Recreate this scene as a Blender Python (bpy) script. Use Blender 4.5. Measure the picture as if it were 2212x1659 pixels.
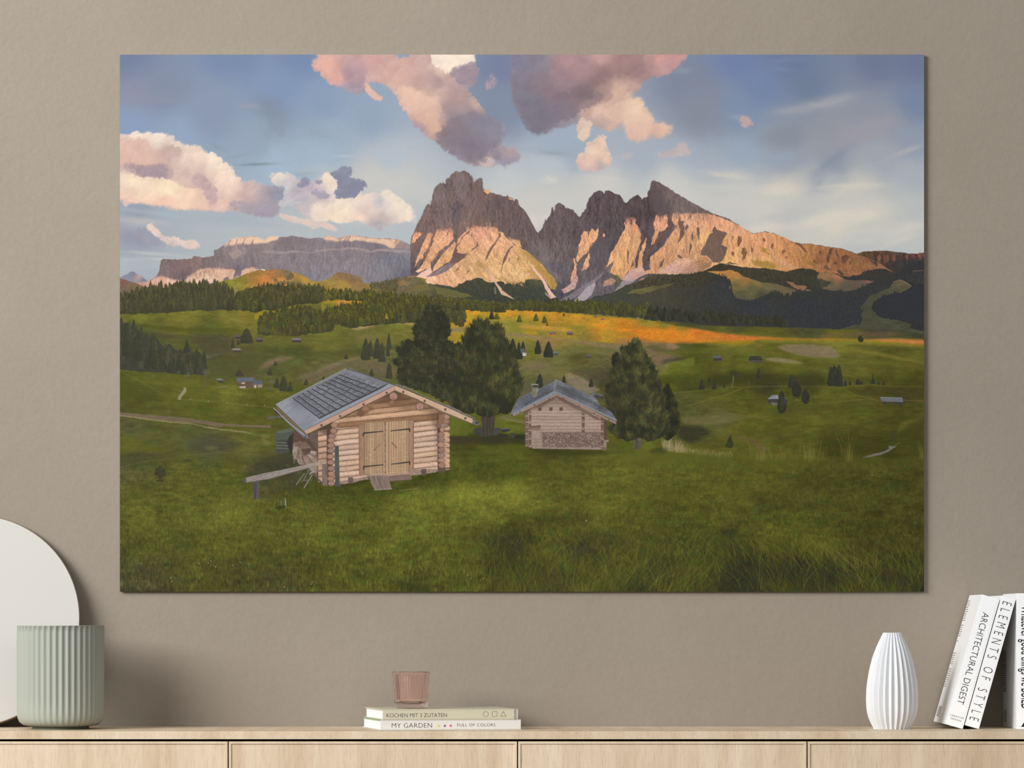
import bpy, bmesh, math
from mathutils import Matrix, Vector
import numpy as np
for o in list(bpy.data.objects): bpy.data.objects.remove(o)
SC = bpy.context.scene; COL = SC.collection
# ------------------------------------------------------------------ camera: long lens, raised frame, 8 m from the wall
D, FPX, ZC = 8.0, 8320.0, 1.0106           # distance, focal length in pixels of the 2212 x 1659 frame, eye height
HX, HY = 1106.0, 1350.0                    # where the lens axis meets the frame
cam = bpy.data.cameras.new('camera'); cam.sensor_width = 36.0; cam.lens = FPX/2212*36.0
cam.shift_y = (HY-829.5)/2212; cam.clip_start = .1; cam.clip_end = 60
co = bpy.data.objects.new('camera', cam); COL.objects.link(co)
co.location = (0, -D, ZC); co.rotation_euler = (math.pi/2, 0, 0); SC.camera = co
# ------------------------------------------------------------------ light: soft daylight in the room and a big window high on the left
w = bpy.data.worlds.new('world'); SC.world = w; w.use_nodes = True
w.node_tree.nodes['Background'].inputs[0].default_value = (1.0, 1.0, 1.0, 1); w.node_tree.nodes['Background'].inputs[1].default_value = .42
def area(name, loc, target, sx, sy, power, color):
    l = bpy.data.lights.new(name, 'AREA'); l.shape = 'RECTANGLE'; l.size = sx; l.size_y = sy; l.energy = power; l.color = color
    o = bpy.data.objects.new(name, l); COL.objects.link(o); o.location = loc
    o.rotation_euler = (Vector(target)-Vector(loc)).to_track_quat('-Z', 'Y').to_euler(); return o
win_l = area('window_light', (-5.0, -4.0, 3.5), (-1.15, 0, 2.3), 4.4, 3.0, 114, (1.0, 1.0, .995)); win_l.data.spread = math.radians(66)
area('room_light', (1.2, -6.5, 3.2), (.2, 0, 1.2), 3.0, 2.0, 44, (1.0, 1.0, .99))
SC.view_settings.view_transform = 'Standard'; SC.view_settings.look = 'None'; SC.view_settings.gamma = 1; SC.view_settings.use_curve_mapping = False
SC.view_settings.exposure = 0.0
def at(px, py, d):
    """photo pixel -> (x, z) on the vertical plane d metres in front of the wall"""
    return (px-HX)/FPX*(D-d), ZC+(HY-py)/FPX*(D-d)
def lin3(c):
    return tuple((v/255/12.92 if v/255 <= .04045 else ((v/255+.055)/1.055)**2.4) for v in c)
# ------------------------------------------------------------------ materials
def mat(name, col, rough=.5, spec=.3, **k):
    m = bpy.data.materials.new(name); m.use_nodes = True; b = m.node_tree.nodes['Principled BSDF']
    b.inputs['Base Color'].default_value = (*lin3(col), 1); b.inputs['Roughness'].default_value = rough; b.inputs['Specular IOR Level'].default_value = spec
    for a, v in k.items(): b.inputs[a].default_value = v
    return m
def N(m, t, **k):
    n = m.node_tree.nodes.new(t)
    for a, v in k.items():
        if a in n.inputs: n.inputs[a].default_value = v
        else: setattr(n, a, v)
    return n
def L(m, a, b): m.node_tree.links.new(a, b)
def ramp(m, stops):
    r = N(m, 'ShaderNodeValToRGB'); e = r.color_ramp.elements
    while len(e) < len(stops): e.new(.5)
    for q, (p, c) in zip(e, stops): q.position = p; q.color = (*lin3(c), 1) if isinstance(c, tuple) else (c, c, c, 1)
    return r
def mapping(m, scale):
    t = N(m, 'ShaderNodeTexCoord'); p = N(m, 'ShaderNodeMapping'); p.inputs['Scale'].default_value = scale; L(m, t.outputs['Object'], p.inputs['Vector']); return p.outputs[0]
def plaster():
    m = mat('taupe_plaster', (168, 157, 143), .85, .15); b = m.node_tree.nodes['Principled BSDF']
    v = mapping(m, (1, 1, 1))
    n1 = N(m, 'ShaderNodeTexNoise', Scale=2.2, Detail=5.0, Roughness=.6); n2 = N(m, 'ShaderNodeTexNoise', Scale=90.0, Detail=6.0, Roughness=.7)
    n3 = N(m, 'ShaderNodeTexNoise', Scale=28.0, Detail=4.0, Roughness=.6); vo = N(m, 'ShaderNodeTexVoronoi', Scale=34.0); vo.inputs['Randomness'].default_value = 1
    for n in (n1, n2, n3, vo): L(m, v, n.inputs['Vector'])
    cr = ramp(m, [(.3, WALL_A), (.7, WALL_B)]); L(m, n1.outputs[0], cr.inputs[0])
    pits = ramp(m, [(.0, 1.0), (.055, 0.0)]); L(m, vo.outputs['Distance'], pits.inputs[0])
    keep = N(m, 'ShaderNodeTexNoise', Scale=7.0, Detail=2.0); L(m, v, keep.inputs['Vector']); kr = ramp(m, [(.50, 0.0), (.57, 1.0)]); L(m, keep.outputs[0], kr.inputs[0])
    pm = N(m, 'ShaderNodeMath', operation='MULTIPLY'); L(m, pits.outputs[0], pm.inputs[0]); L(m, kr.outputs[0], pm.inputs[1])
    fm = N(m, 'ShaderNodeMixRGB'); fm.inputs[2].default_value = (*lin3((118, 106, 92)), 1); fs = N(m, 'ShaderNodeMath', operation='MULTIPLY'); L(m, pm.outputs[0], fs.inputs[0]); fs.inputs[1].default_value = .55
    L(m, fs.outputs[0], fm.inputs[0]); L(m, cr.outputs[0], fm.inputs[1])
    sp = N(m, 'ShaderNodeMixRGB', blend_type='MULTIPLY'); sp.inputs[0].default_value = 1; sr = ramp(m, [(.3, .93), (.7, 1.0)]); L(m, n2.outputs[0], sr.inputs[0]); L(m, fm.outputs[0], sp.inputs[1]); L(m, sr.outputs[0], sp.inputs[2])
    L(m, sp.outputs[0], b.inputs['Base Color'])
    a1 = N(m, 'ShaderNodeMath', operation='MULTIPLY_ADD'); L(m, n3.outputs[0], a1.inputs[0]); a1.inputs[1].default_value = 1.6; L(m, n2.outputs[0], a1.inputs[2])
    a2 = N(m, 'ShaderNodeMath', operation='SUBTRACT'); L(m, a1.outputs[0], a2.inputs[0]); L(m, pm.outputs[0], a2.inputs[1])
    bp = N(m, 'ShaderNodeBump', Strength=.35, Distance=.0022); L(m, a2.outputs[0], bp.inputs['Height']); L(m, bp.outputs[0], b.inputs['Normal'])
    return m
def oak(name, grain, tone=1.0):
    """pale oak; grain = mapping scale, small along the grain"""
    m = mat(name, (226, 206, 180), .55, .25); b = m.node_tree.nodes['Principled BSDF']
    v = mapping(m, grain)
    big = N(m, 'ShaderNodeTexNoise', Scale=1.0, Detail=3.0, Roughness=.55, Distortion=.6); fine = N(m, 'ShaderNodeTexNoise', Scale=14.0, Detail=5.0, Roughness=.7, Distortion=.3); pore = N(m, 'ShaderNodeTexNoise', Scale=40.0, Detail=5.0, Roughness=.75)
    for n in (big, fine, pore): L(m, v, n.inputs['Vector'])
    A, B, C = [tuple(min(255, q*tone) for q in c) for c in (OAK_D, OAK_M, OAK_L)]
    r1 = ramp(m, [(.28, A), (.5, B), (.72, C)]); L(m, big.outputs[0], r1.inputs[0])
    r2 = ramp(m, [(.30, .84), (.55, 1.0)]); L(m, fine.outputs[0], r2.inputs[0]); mu = N(m, 'ShaderNodeMixRGB', blend_type='MULTIPLY'); mu.inputs[0].default_value = .75; L(m, r1.outputs[0], mu.inputs[1]); L(m, r2.outputs[0], mu.inputs[2])
    r3 = ramp(m, [(.34, (176, 146, 118)), (.46, (255, 255, 255))]); L(m, pore.outputs[0], r3.inputs[0]); m2 = N(m, 'ShaderNodeMixRGB', blend_type='MULTIPLY'); m2.inputs[0].default_value = .34; L(m, mu.outputs[0], m2.inputs[1]); L(m, r3.outputs[0], m2.inputs[2])
    L(m, m2.outputs[0], b.inputs['Base Color'])
    bp = N(m, 'ShaderNodeBump', Strength=.12, Distance=.0006); L(m, fine.outputs[0], bp.inputs['Height']); L(m, bp.outputs[0], b.inputs['Normal'])
    return m
WALL_A, WALL_B = (144, 134, 121), (150, 140, 127)
OAK_D, OAK_M, OAK_L = (206, 180, 150), (219, 197, 169), (229, 210, 184)
M = {'plaster': plaster(), 'front': oak('oak_vertical_grain', (13, 13, .9), 1.025), 'top': oak('oak_top', (16, 2.2, 4)), 'body': oak('oak_body', (9, 9, 1.1), .95), 'dark': mat('dark_gap', (30, 24, 20), .8),
     'floor': oak('dark_floor', (1.2, 9, 9), .42), 'sage': mat('sage_ceramic', (156, 160, 148), .55, .35), 'white': mat('white_ceramic', (218, 220, 222), .6, .3), 'disc': mat('cream_white_face', (191, 188, 182), .35, .3), 'rim': mat('brown_rim', (128, 108, 92), .6),
     'cover': mat('white_cover', (250, 251, 252), .32, .45), 'cover2': mat('warm_white_cover', (224, 221, 216), .32, .4), 'foot': mat('dark_sage_foot', (96, 100, 86), .6), 'cream': mat('cream_cover', (204, 198, 174), .4, .35), 'green': mat('leaf_green_cover', (142, 164, 120), .5), 'paper': mat('page_paper', (226, 227, 228), .8, .1), 'ink': mat('black_ink', (28, 27, 26), .5), 'grey': mat('grey_ink', (128, 126, 124), .6), 'band': mat('grey_band', (150, 152, 142), .5),
     'yellow': mat('yellow_dot', (214, 208, 62), .5), 'purple': mat('purple_dot', (120, 100, 150), .5), 'pink': mat('pink_dot', (214, 96, 116), .5), 'edge': mat('panel_edge', (150, 150, 146), .35, .4)}
gl = mat('rose_glass', (255, 238, 232), .04, .6, **{'Transmission Weight': 1.0, 'IOR': 1.45}); M['glass'] = gl
# ------------------------------------------------------------------ object helpers
def obj(name, bm, m, parent=None, smooth=False, bevel=0, seg=2):
    me = bpy.data.meshes.new(name); bmesh.ops.recalc_face_normals(bm, faces=bm.faces); bm.to_mesh(me); bm.free()
    if smooth:
        for p in me.polygons: p.use_smooth = True
    me.materials.append(m); o = bpy.data.objects.new(name, me); COL.objects.link(o)
    if parent: o.parent = parent
    if bevel:
        b = o.modifiers.new('bevel', 'BEVEL'); b.width = bevel; b.segments = seg; b.limit_method = 'ANGLE'; b.harden_normals = False
    return o
def tag(o, label, cat, group=None):
    o['label'] = label; o['category'] = cat
    if group: o['group'] = group
    return o
def empty(name, loc, label, cat, group=None, rot=(0, 0, 0)):
    o = bpy.data.objects.new(name, None); COL.objects.link(o); o.location = loc; o.rotation_euler = rot; o.empty_display_size = .05
    return tag(o, label, cat, group)
def box(bm, x0, x1, y0, y1, z0, z1):
    v = [bm.verts.new((x, y, z)) for x in (x0, x1) for y in (y0, y1) for z in (z0, z1)]
    for f in ((0, 1, 3, 2), (4, 6, 7, 5), (0, 4, 5, 1), (2, 3, 7, 6), (0, 2, 6, 4), (1, 5, 7, 3)): bm.faces.new([v[i] for i in f])
    return bm
def nb(): return bmesh.new()
def lathe(prof, seg, rad=None, close_top=True, close_bot=True):
    """prof = [(r, z)]; rad(theta, r, z) may vary the radius round the axis"""
    bm = nb(); rings = []
    for r, z in prof:
        if r < 1e-6: rings.append([bm.verts.new((0, 0, z))]); continue
        ring = []
        for i in range(seg):
            t = 2*math.pi*i/seg; q = rad(t, r, z) if rad else r; ring.append(bm.verts.new((q*math.cos(t), q*math.sin(t), z)))
        rings.append(ring)
    for a, b in zip(rings, rings[1:]):
        if len(a) == 1 and len(b) == 1: continue
        for i in range(seg):
            j = (i+1) % seg
            if len(a) == 1: bm.faces.new((a[0], b[j], b[i]))
            elif len(b) == 1: bm.faces.new((a[i], a[j], b[0]))
            else: bm.faces.new((a[i], a[j], b[j], b[i]))
    return bm
def text_bm(s, w, h, mtx, thin=0.0, space=1.0, cap='H'):
    """lettering w metres long with capitals h metres tall, laid into a bmesh by mtx (x along the line, y up)"""
    def mesh(txt):
        cu = bpy.data.curves.new('t', 'FONT'); cu.body = txt; cu.size = 1; cu.offset = thin; cu.space_character = space; cu.resolution_u = 3
        o = bpy.data.objects.new('t', cu); COL.objects.link(o); bpy.context.view_layer.update()
        me = bpy.data.meshes.new_from_object(o.evaluated_get(bpy.context.evaluated_depsgraph_get())); bpy.data.objects.remove(o); bpy.data.curves.remove(cu); return me
    mh = mesh(cap); ys = [v.co.y for v in mh.vertices]; y0, y1 = min(ys), max(ys); bpy.data.meshes.remove(mh)
    me = mesh(s); xs = [v.co.x for v in me.vertices]; x0, x1 = min(xs), max(xs)
    bm = nb(); bm.from_mesh(me); bpy.data.meshes.remove(me)
    bm.transform(mtx @ Matrix.Diagonal((w/(x1-x0), h/(y1-y0), 1, 1)) @ Matrix.Translation((-x0, -y0, 0)))
    return bm
def join(bms):
    out = nb()
    for b in bms:
        me = bpy.data.meshes.new('j'); b.to_mesh(me); b.free(); out.from_mesh(me); bpy.data.meshes.remove(me)
    return out
# ------------------------------------------------------------------ the room
def struct(name, bm, m):
    o = obj(name, bm, m); o['kind'] = 'structure'; return o
struct('wall_back', box(nb(), -3.2, 3.2, 0, .12, 0, 2.9), M['plaster'])
struct('floor', box(nb(), -3.2, 3.2, -9.5, .12, -.05, 0), M['floor'])

# ---------------------------------------------------------------- the printed landscape (painted procedurally into an image)
import numpy as np
PX0, PY0, PW, PH = 259, 118, 1737, 1160           # the print in the frame of the photograph
rng = np.random.default_rng(7)
TILE = rng.random((256, 256)).astype(np.float32)
def vnoise(u, v):
    iu = np.floor(u).astype(np.int32); iv = np.floor(v).astype(np.int32)
    fu = (u-iu).astype(np.float32); fv = (v-iv).astype(np.float32)
    fu = fu*fu*(3-2*fu); fv = fv*fv*(3-2*fv)
    iu &= 255; iv &= 255; iu1 = (iu+1) & 255; iv1 = (iv+1) & 255
    a = TILE[iv, iu]; b = TILE[iv, iu1]; c = TILE[iv1, iu]; d = TILE[iv1, iu1]
    return (a+(b-a)*fu)*(1-fv)+(c+(d-c)*fu)*fv
def fbm(u, v, o=4, g=0.5, seed=0, rotate=True):
    s = 0; a = 1.0; t = 0
    for k in range(o):
        s = s+a*vnoise(u+17.3*k+seed*31.7, v+41.9*k+seed*13.1); t += a; a *= g
        if rotate: u, v = 1.61*u+1.19*v, 1.61*v-1.19*u
        else: u, v = 2.03*u, 2.03*v
    return s/t                                       # 0..1, mean .5
CV = np.zeros((PH, PW, 3), np.float32)
YY, XX = np.mgrid[0:PH, 0:PW].astype(np.float32)
YY += PY0+.5; XX += PX0+.5                           # photo coordinates of the canvas pixels
def Z(crop, pts):
    x0, y0, s = crop
    return [(x0+p[0]/s, y0+p[1]/s)+tuple(p[2:]) for p in pts]
cA = (250, 110, 3.8138); cB = (640, 110, 3.8138); cC = (1040, 110, 3.8138); cD = (1430, 110, 3.8138)
cE = (860, 350, 5.0263); cF = (1130, 370, 4.7064); cG = (1540, 440, 4.7064); cH = (250, 480, 4.74); cI = (550, 480, 4.7405)
cJ = (500, 770, 4.878); cK = (720, 780, 5.529); cL = (820, 640, 5.185); cM = (1080, 700, 5.2667); cN = (1440, 680, 3.8807)
cO = (250, 760, 4.4829); cP = (250, 1000, 2.4578); cQ = (1100, 960, 2.4308); c0 = (0, 0, 1)
def roughen(P, amp, step=2.5, f=0.12, seed=3):
    P = np.asarray(P, float); out = []
    for a, b in zip(P, np.roll(P, -1, 0)):
        n = max(1, int(np.hypot(*(b-a))/step)); t = np.arange(n)[:, None]/n
        out.append(a+(b-a)*t)
    Q = np.concatenate(out)
    dx = fbm(Q[:, 0]*f, Q[:, 1]*f, 4, .6, seed)-.5; dy = fbm(Q[:, 0]*f+50, Q[:, 1]*f+90, 4, .6, seed+1)-.5
    return Q+np.stack([dx, dy], 1)*amp*2.4
def smooth(P, n=4):
    """Catmull-Rom through the points of a closed outline."""
    P = np.asarray(P, float); out = []
    m = len(P)
    for i in range(m):
        a, b, c, d = P[i-1], P[i], P[(i+1) % m], P[(i+2) % m]
        for t in np.arange(n)/n:
            out.append(.5*((2*b)+(c-a)*t+(2*a-5*b+4*c-d)*t*t+(3*b-a-3*c+d)*t**3))
    return np.array(out)
def cover(P, pad=0):
    """anti-aliased coverage of a polygon: (window slices, mask)"""
    P = np.asarray(P, float)-[PX0, PY0]
    x0 = int(max(0, np.floor(P[:, 0].min())-pad)); x1 = int(min(PW, np.ceil(P[:, 0].max())+1+pad))
    y0 = int(max(0, np.floor(P[:, 1].min())-pad)); y1 = int(min(PH, np.ceil(P[:, 1].max())+1+pad))
    if x1 <= x0 or y1 <= y0: return None
    S = 4; w = x1-x0; h = y1-y0
    a = P; b = np.roll(P, -1, 0)
    ya = (a[:, 1]-y0)*S-.5; yb = (b[:, 1]-y0)*S-.5
    lo = np.ceil(np.minimum(ya, yb)); hi = np.ceil(np.maximum(ya, yb))
    lo = np.clip(lo, 0, h*S).astype(int); hi = np.clip(hi, 0, h*S).astype(int)
    cnt = hi-lo; tot = cnt.sum()
    D = np.zeros((h*S, w+2), np.float32)
    if tot:
        e = np.repeat(np.arange(len(P)), cnt)
        st = np.concatenate([[0], np.cumsum(cnt)[:-1]])
        r = np.arange(tot)-st[e]+lo[e]
        t = (r-ya[e])/(yb[e]-ya[e])
        xc = np.clip(a[e, 0]+(b[e, 0]-a[e, 0])*t-x0, 0, w)
        s = np.where(yb[e] > ya[e], 1., -1.)
        i = np.floor(xc).astype(int); f = xc-i
        np.add.at(D, (r, i), s*(1-f)); np.add.at(D, (r, i+1), s*f)
    M = np.abs(np.cumsum(D, 1)[:, :w]).reshape(h, S, w).mean(1)
    return (slice(y0, y1), slice(x0, x1)), np.clip(M, 0, 1)
def boxblur(M, r, ax):
    k = 2*r+1
    pad = [(0, 0), (0, 0)]; pad[ax] = (r+1, r)
    C = np.cumsum(np.pad(M, pad, mode='edge').astype(np.float64), ax)
    if ax == 0: return ((C[k:]-C[:-k])/k).astype(np.float32)
    return ((C[:, k:]-C[:, :-k])/k).astype(np.float32)
def blur(M, r):
    r = int(round(r))
    if r < 1: return M
    for _ in range(3): M = boxblur(boxblur(M, r, 0), r, 1)
    return M
def sstep(a, b, x):
    t = np.clip((x-a)/(b-a), 0, 1); return t*t*(3-2*t)
def field(ctrl, X, Y, soft=6, p=3.0):
    """smooth colour field through control points (x, y, r, g, b)"""
    C = np.array(ctrl, np.float32); h, w = X.shape
    step = 6 if h*w > 40000 else 2
    gy = np.arange(0, h+step, step); gx = np.arange(0, w+step, step)
    GX = X[0, 0]+gx[None, :]+0*gy[:, None]; GY = Y[0, 0]+gy[:, None]+0*gx[None, :]
    num = np.zeros(GX.shape+(3,), np.float32); den = np.zeros(GX.shape, np.float32)
    for c in C:
        wt = 1/((GX-c[0])**2+(GY-c[1])**2*1.3+soft*soft)**(p/2)
        den += wt; num += wt[..., None]*c[2:5]
    return num/den[..., None], step
def sample(G, step, X, Y, x0, y0):
    u = np.clip((X-x0)/step, 0, G.shape[1]-1.001); v = np.clip((Y-y0)/step, 0, G.shape[0]-1.001)
    iu = u.astype(int); iv = v.astype(int); fu = (u-iu)[..., None]; fv = (v-iv)[..., None]
    return (G[iv, iu]*(1-fu)+G[iv, iu+1]*fu)*(1-fv)+(G[iv+1, iu]*(1-fu)+G[iv+1, iu+1]*fu)*fv
def colour(col, X, Y, warp=0, wf=.03, soft=6, p=3.0, seed=0):
    if not isinstance(col, list): return np.array(col, np.float32)[None, None, :]
    if len(col) == 1: return np.array(col[0][2:5], np.float32)[None, None, :]
    G, st = field(col, X, Y, soft, p)
    dx = dy = 0
    if warp:
        dx = (fbm(X*wf, Y*wf, 5, .6, seed+5)-.5)*warp*2; dy = (fbm(X*wf+70, Y*wf+20, 5, .6, seed+6)-.5)*warp*2
    return sample(G, st, X+dx, Y+dy, X[0, 0], Y[0, 0])
def put(win, M, C, a=1.0):
    CV[win] += (C-CV[win])*(M*a)[..., None]
def poly(pts, col, a=1., rough=0, rf=.12, blr=0, sm=False, tex=0, ts=(.3, .3), rot=0, warp=0, wf=.03, soft=6, seed=0, mod=None, p=3., to=4):
    P = np.array([q[:2] for q in pts], float)
    if sm: P = smooth(P)
    if rough: P = roughen(P, rough, f=rf, seed=seed+3)
    r = cover(P, int(blr*3)+1 if blr else 0)
    if r is None: return
    win, M = r
    if blr: M = blur(M, blr)
    X, Y = XX[win], YY[win]
    C = colour(col, X, Y, warp, wf, soft, p, seed)
    if tex:
        c, s = np.cos(rot), np.sin(rot)
        n = fbm((X*c+Y*s)*ts[0], (-X*s+Y*c)*ts[1], to, .55, seed+9, rotate=abs(ts[0]-ts[1]) < 1e-6)-.5
        C = C*(1+n*tex)[..., None]
    if mod is not None: M = M*mod(X, Y)
    put(win, M, C, a)
def puff(X, Y, f, seed):
    n = 0; a = 1.; t = 0; U = (X*.8+Y*.6)*f; V = (Y*.8-X*.6)*f
    for k in range(4):
        q = np.abs(vnoise(U+seed*7.7+k*3.1, V+seed*5.3+k*9.2)*2-1)
        n = n+a*(1-(1-q)**2); t += a; a *= .55
        U, V = 1.61*U+1.19*V, 1.61*V-1.19*U
    return n/t
def cloud(pts, col, a=1., blr=4, k=.6, nf=.05, warp=14, tex=.3, soft=8, seed=0, edge=(.26, .74), p=3., lob=0, lr=(5, 20), rg=5, el=1.):
    P = np.array([q[:2] for q in pts], float)
    P0 = P; P = roughen(P, rg, f=.07, seed=seed+20, step=3)
    r = cover(P, int(blr*4)+10)
    if r is None: return
    win, M = r
    X, Y = XX[win], YY[win]
    B = blur(M, blr)
    n = .55*puff(X, Y, nf, seed)*1.3+.45*fbm(X*nf*2.2, Y*nf*2.2, 5, .6, seed+2)
    sv = fbm(X*.012, Y*.012, 2, .5, seed+8)              # softness varies along the rim
    e = edge[0]-(sv-.35)*.25; h = edge[1]+(sv-.35)*.3
    A = np.clip((B+(n-.5)*k*np.exp(-((B-.5)/.33)**2)-e)/(h-e), 0, 1); A = A*A*(3-2*A)
    C = colour(col, X, Y, warp, .035, soft, p, seed)
    t = (fbm(X*.05, Y*.05, 5, .55, seed+12)-.5)*.4
    C = C*(1+t*tex)[..., None]
    if lob:
        rn = np.random.default_rng(seed+900)
        C = np.broadcast_to(C, X.shape+(3,)).copy()
        ys, xs = np.nonzero(A > .55)
        ed = np.nonzero((B[ys, xs] < .8))[0]
        for q in range(lob):
            i = ed[rn.integers(len(ed))] if (q % 2 and len(ed)) else rn.integers(len(ys))
            r0 = rn.uniform(*lr)*(.6+.4*rn.random()); cy, cx = ys[i], xs[i]
            if q % 2: r0 *= .55
            a0, a1 = max(0, int(cy-r0*1.3)), min(A.shape[0], int(cy+r0*1.3)+1); b0, b1 = max(0, int(cx-r0*1.3)), min(A.shape[1], int(cx+r0*1.3)+1)
            gy, gx = np.mgrid[a0:a1, b0:b1]; dy = (gy-cy)/r0; dx = (gx-cx)/r0
            wob = 1+(fbm(gx*.11+seed, gy*.11+q, 3, .6, 2)-.5)*.7
            dd = np.sqrt(dx*dx+dy*dy)*wob
            m = sstep(1.12, .72, dd)
            sh = (-dx*.5-dy*.85)*np.clip(dd, 0, 1)          # brighter towards the upper left rim
            base = C[cy, cx]
            w = (slice(a0, a1), slice(b0, b1)); al = (m*.42)[..., None]
            C[w] += (base*(1+np.clip(sh, -.8, 1)*.085)[..., None]-C[w])*al
            if q % 2 and rn.random() < el: A[w] = np.maximum(A[w], m*.92*min(1, A[cy, cx]*1.2))
    put(win, A, np.clip(C, 0, 255), a)
def wisp(x, y, rx, ry, ang, col, a, seed=0, n=.6):
    R = max(rx, ry)*2.2
    x0 = int(max(0, x-PX0-R)); x1 = int(min(PW, x-PX0+R)); y0 = int(max(0, y-PY0-R)); y1 = int(min(PH, y-PY0+R))
    if x1 <= x0 or y1 <= y0: return
    win = (slice(y0, y1), slice(x0, x1)); X, Y = XX[win], YY[win]
    t = np.radians(ang); c, s = np.cos(t), np.sin(t)
    u = ((X-x)*c+(Y-y)*s)/rx; v = (-(X-x)*s+(Y-y)*c)/ry
    w = (fbm(u*1.3+seed, v*1.1+seed*3, 5, .6, seed)-.5)
    v = v+w*1.1*n
    M = np.exp(-(u*u+v*v)*1.6)*(1+(fbm(u*3, v*2.2, 4, .6, seed+3)-.5)*2*n)
    put(win, np.clip(M, 0, 1), np.array(col, np.float32), a)
def line(pts, wd, col, a=1.):
    P = np.array(pts, float)
    d = np.gradient(P, axis=0); d /= np.hypot(d[:, 0], d[:, 1])[:, None]+1e-6
    nrm = np.stack([-d[:, 1], d[:, 0]], 1)
    w = (np.asarray(wd, float)*np.ones(len(P)))[:, None]/2
    r = cover(np.concatenate([P+nrm*w, (P-nrm*w)[::-1]]))
    if r is None: return
    win, M = r
    CV[win] += (np.array(col, np.float32)-CV[win])*(M*a)[..., None]
def conifer(x, y, h, w, dark, lit, rnd, a=1., spiky=.35, side=1):
    n = 7; L = []; R = []
    for i in range(n+1):
        t = i/n
        ww = w*.5*(t**.62)*(1 if t < .93 else .8)
        j = 1+spiky*(rnd.random()-.5)
        L.append((x-ww*j, y-h*(1-t))); R.append((x+ww*(1+spiky*(rnd.random()-.5)), y-h*(1-t)))
    r = cover(np.array(L+R[::-1]))
    if r is None: return
    win, M = r
    X, Y = XX[win], YY[win]
    g = np.clip(.5+side*(X-x)/w*1.1+(fbm(X*.5, Y*.5, 2, .5, 1)-.5)*1.6, 0, 1)*np.clip(1.15-(Y-(y-h))/h*.8, 0, 1)
    C = np.array(dark, np.float32)+(np.array(lit, np.float32)-np.array(dark, np.float32))*g[..., None]
    put(win, M, C, a)

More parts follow.
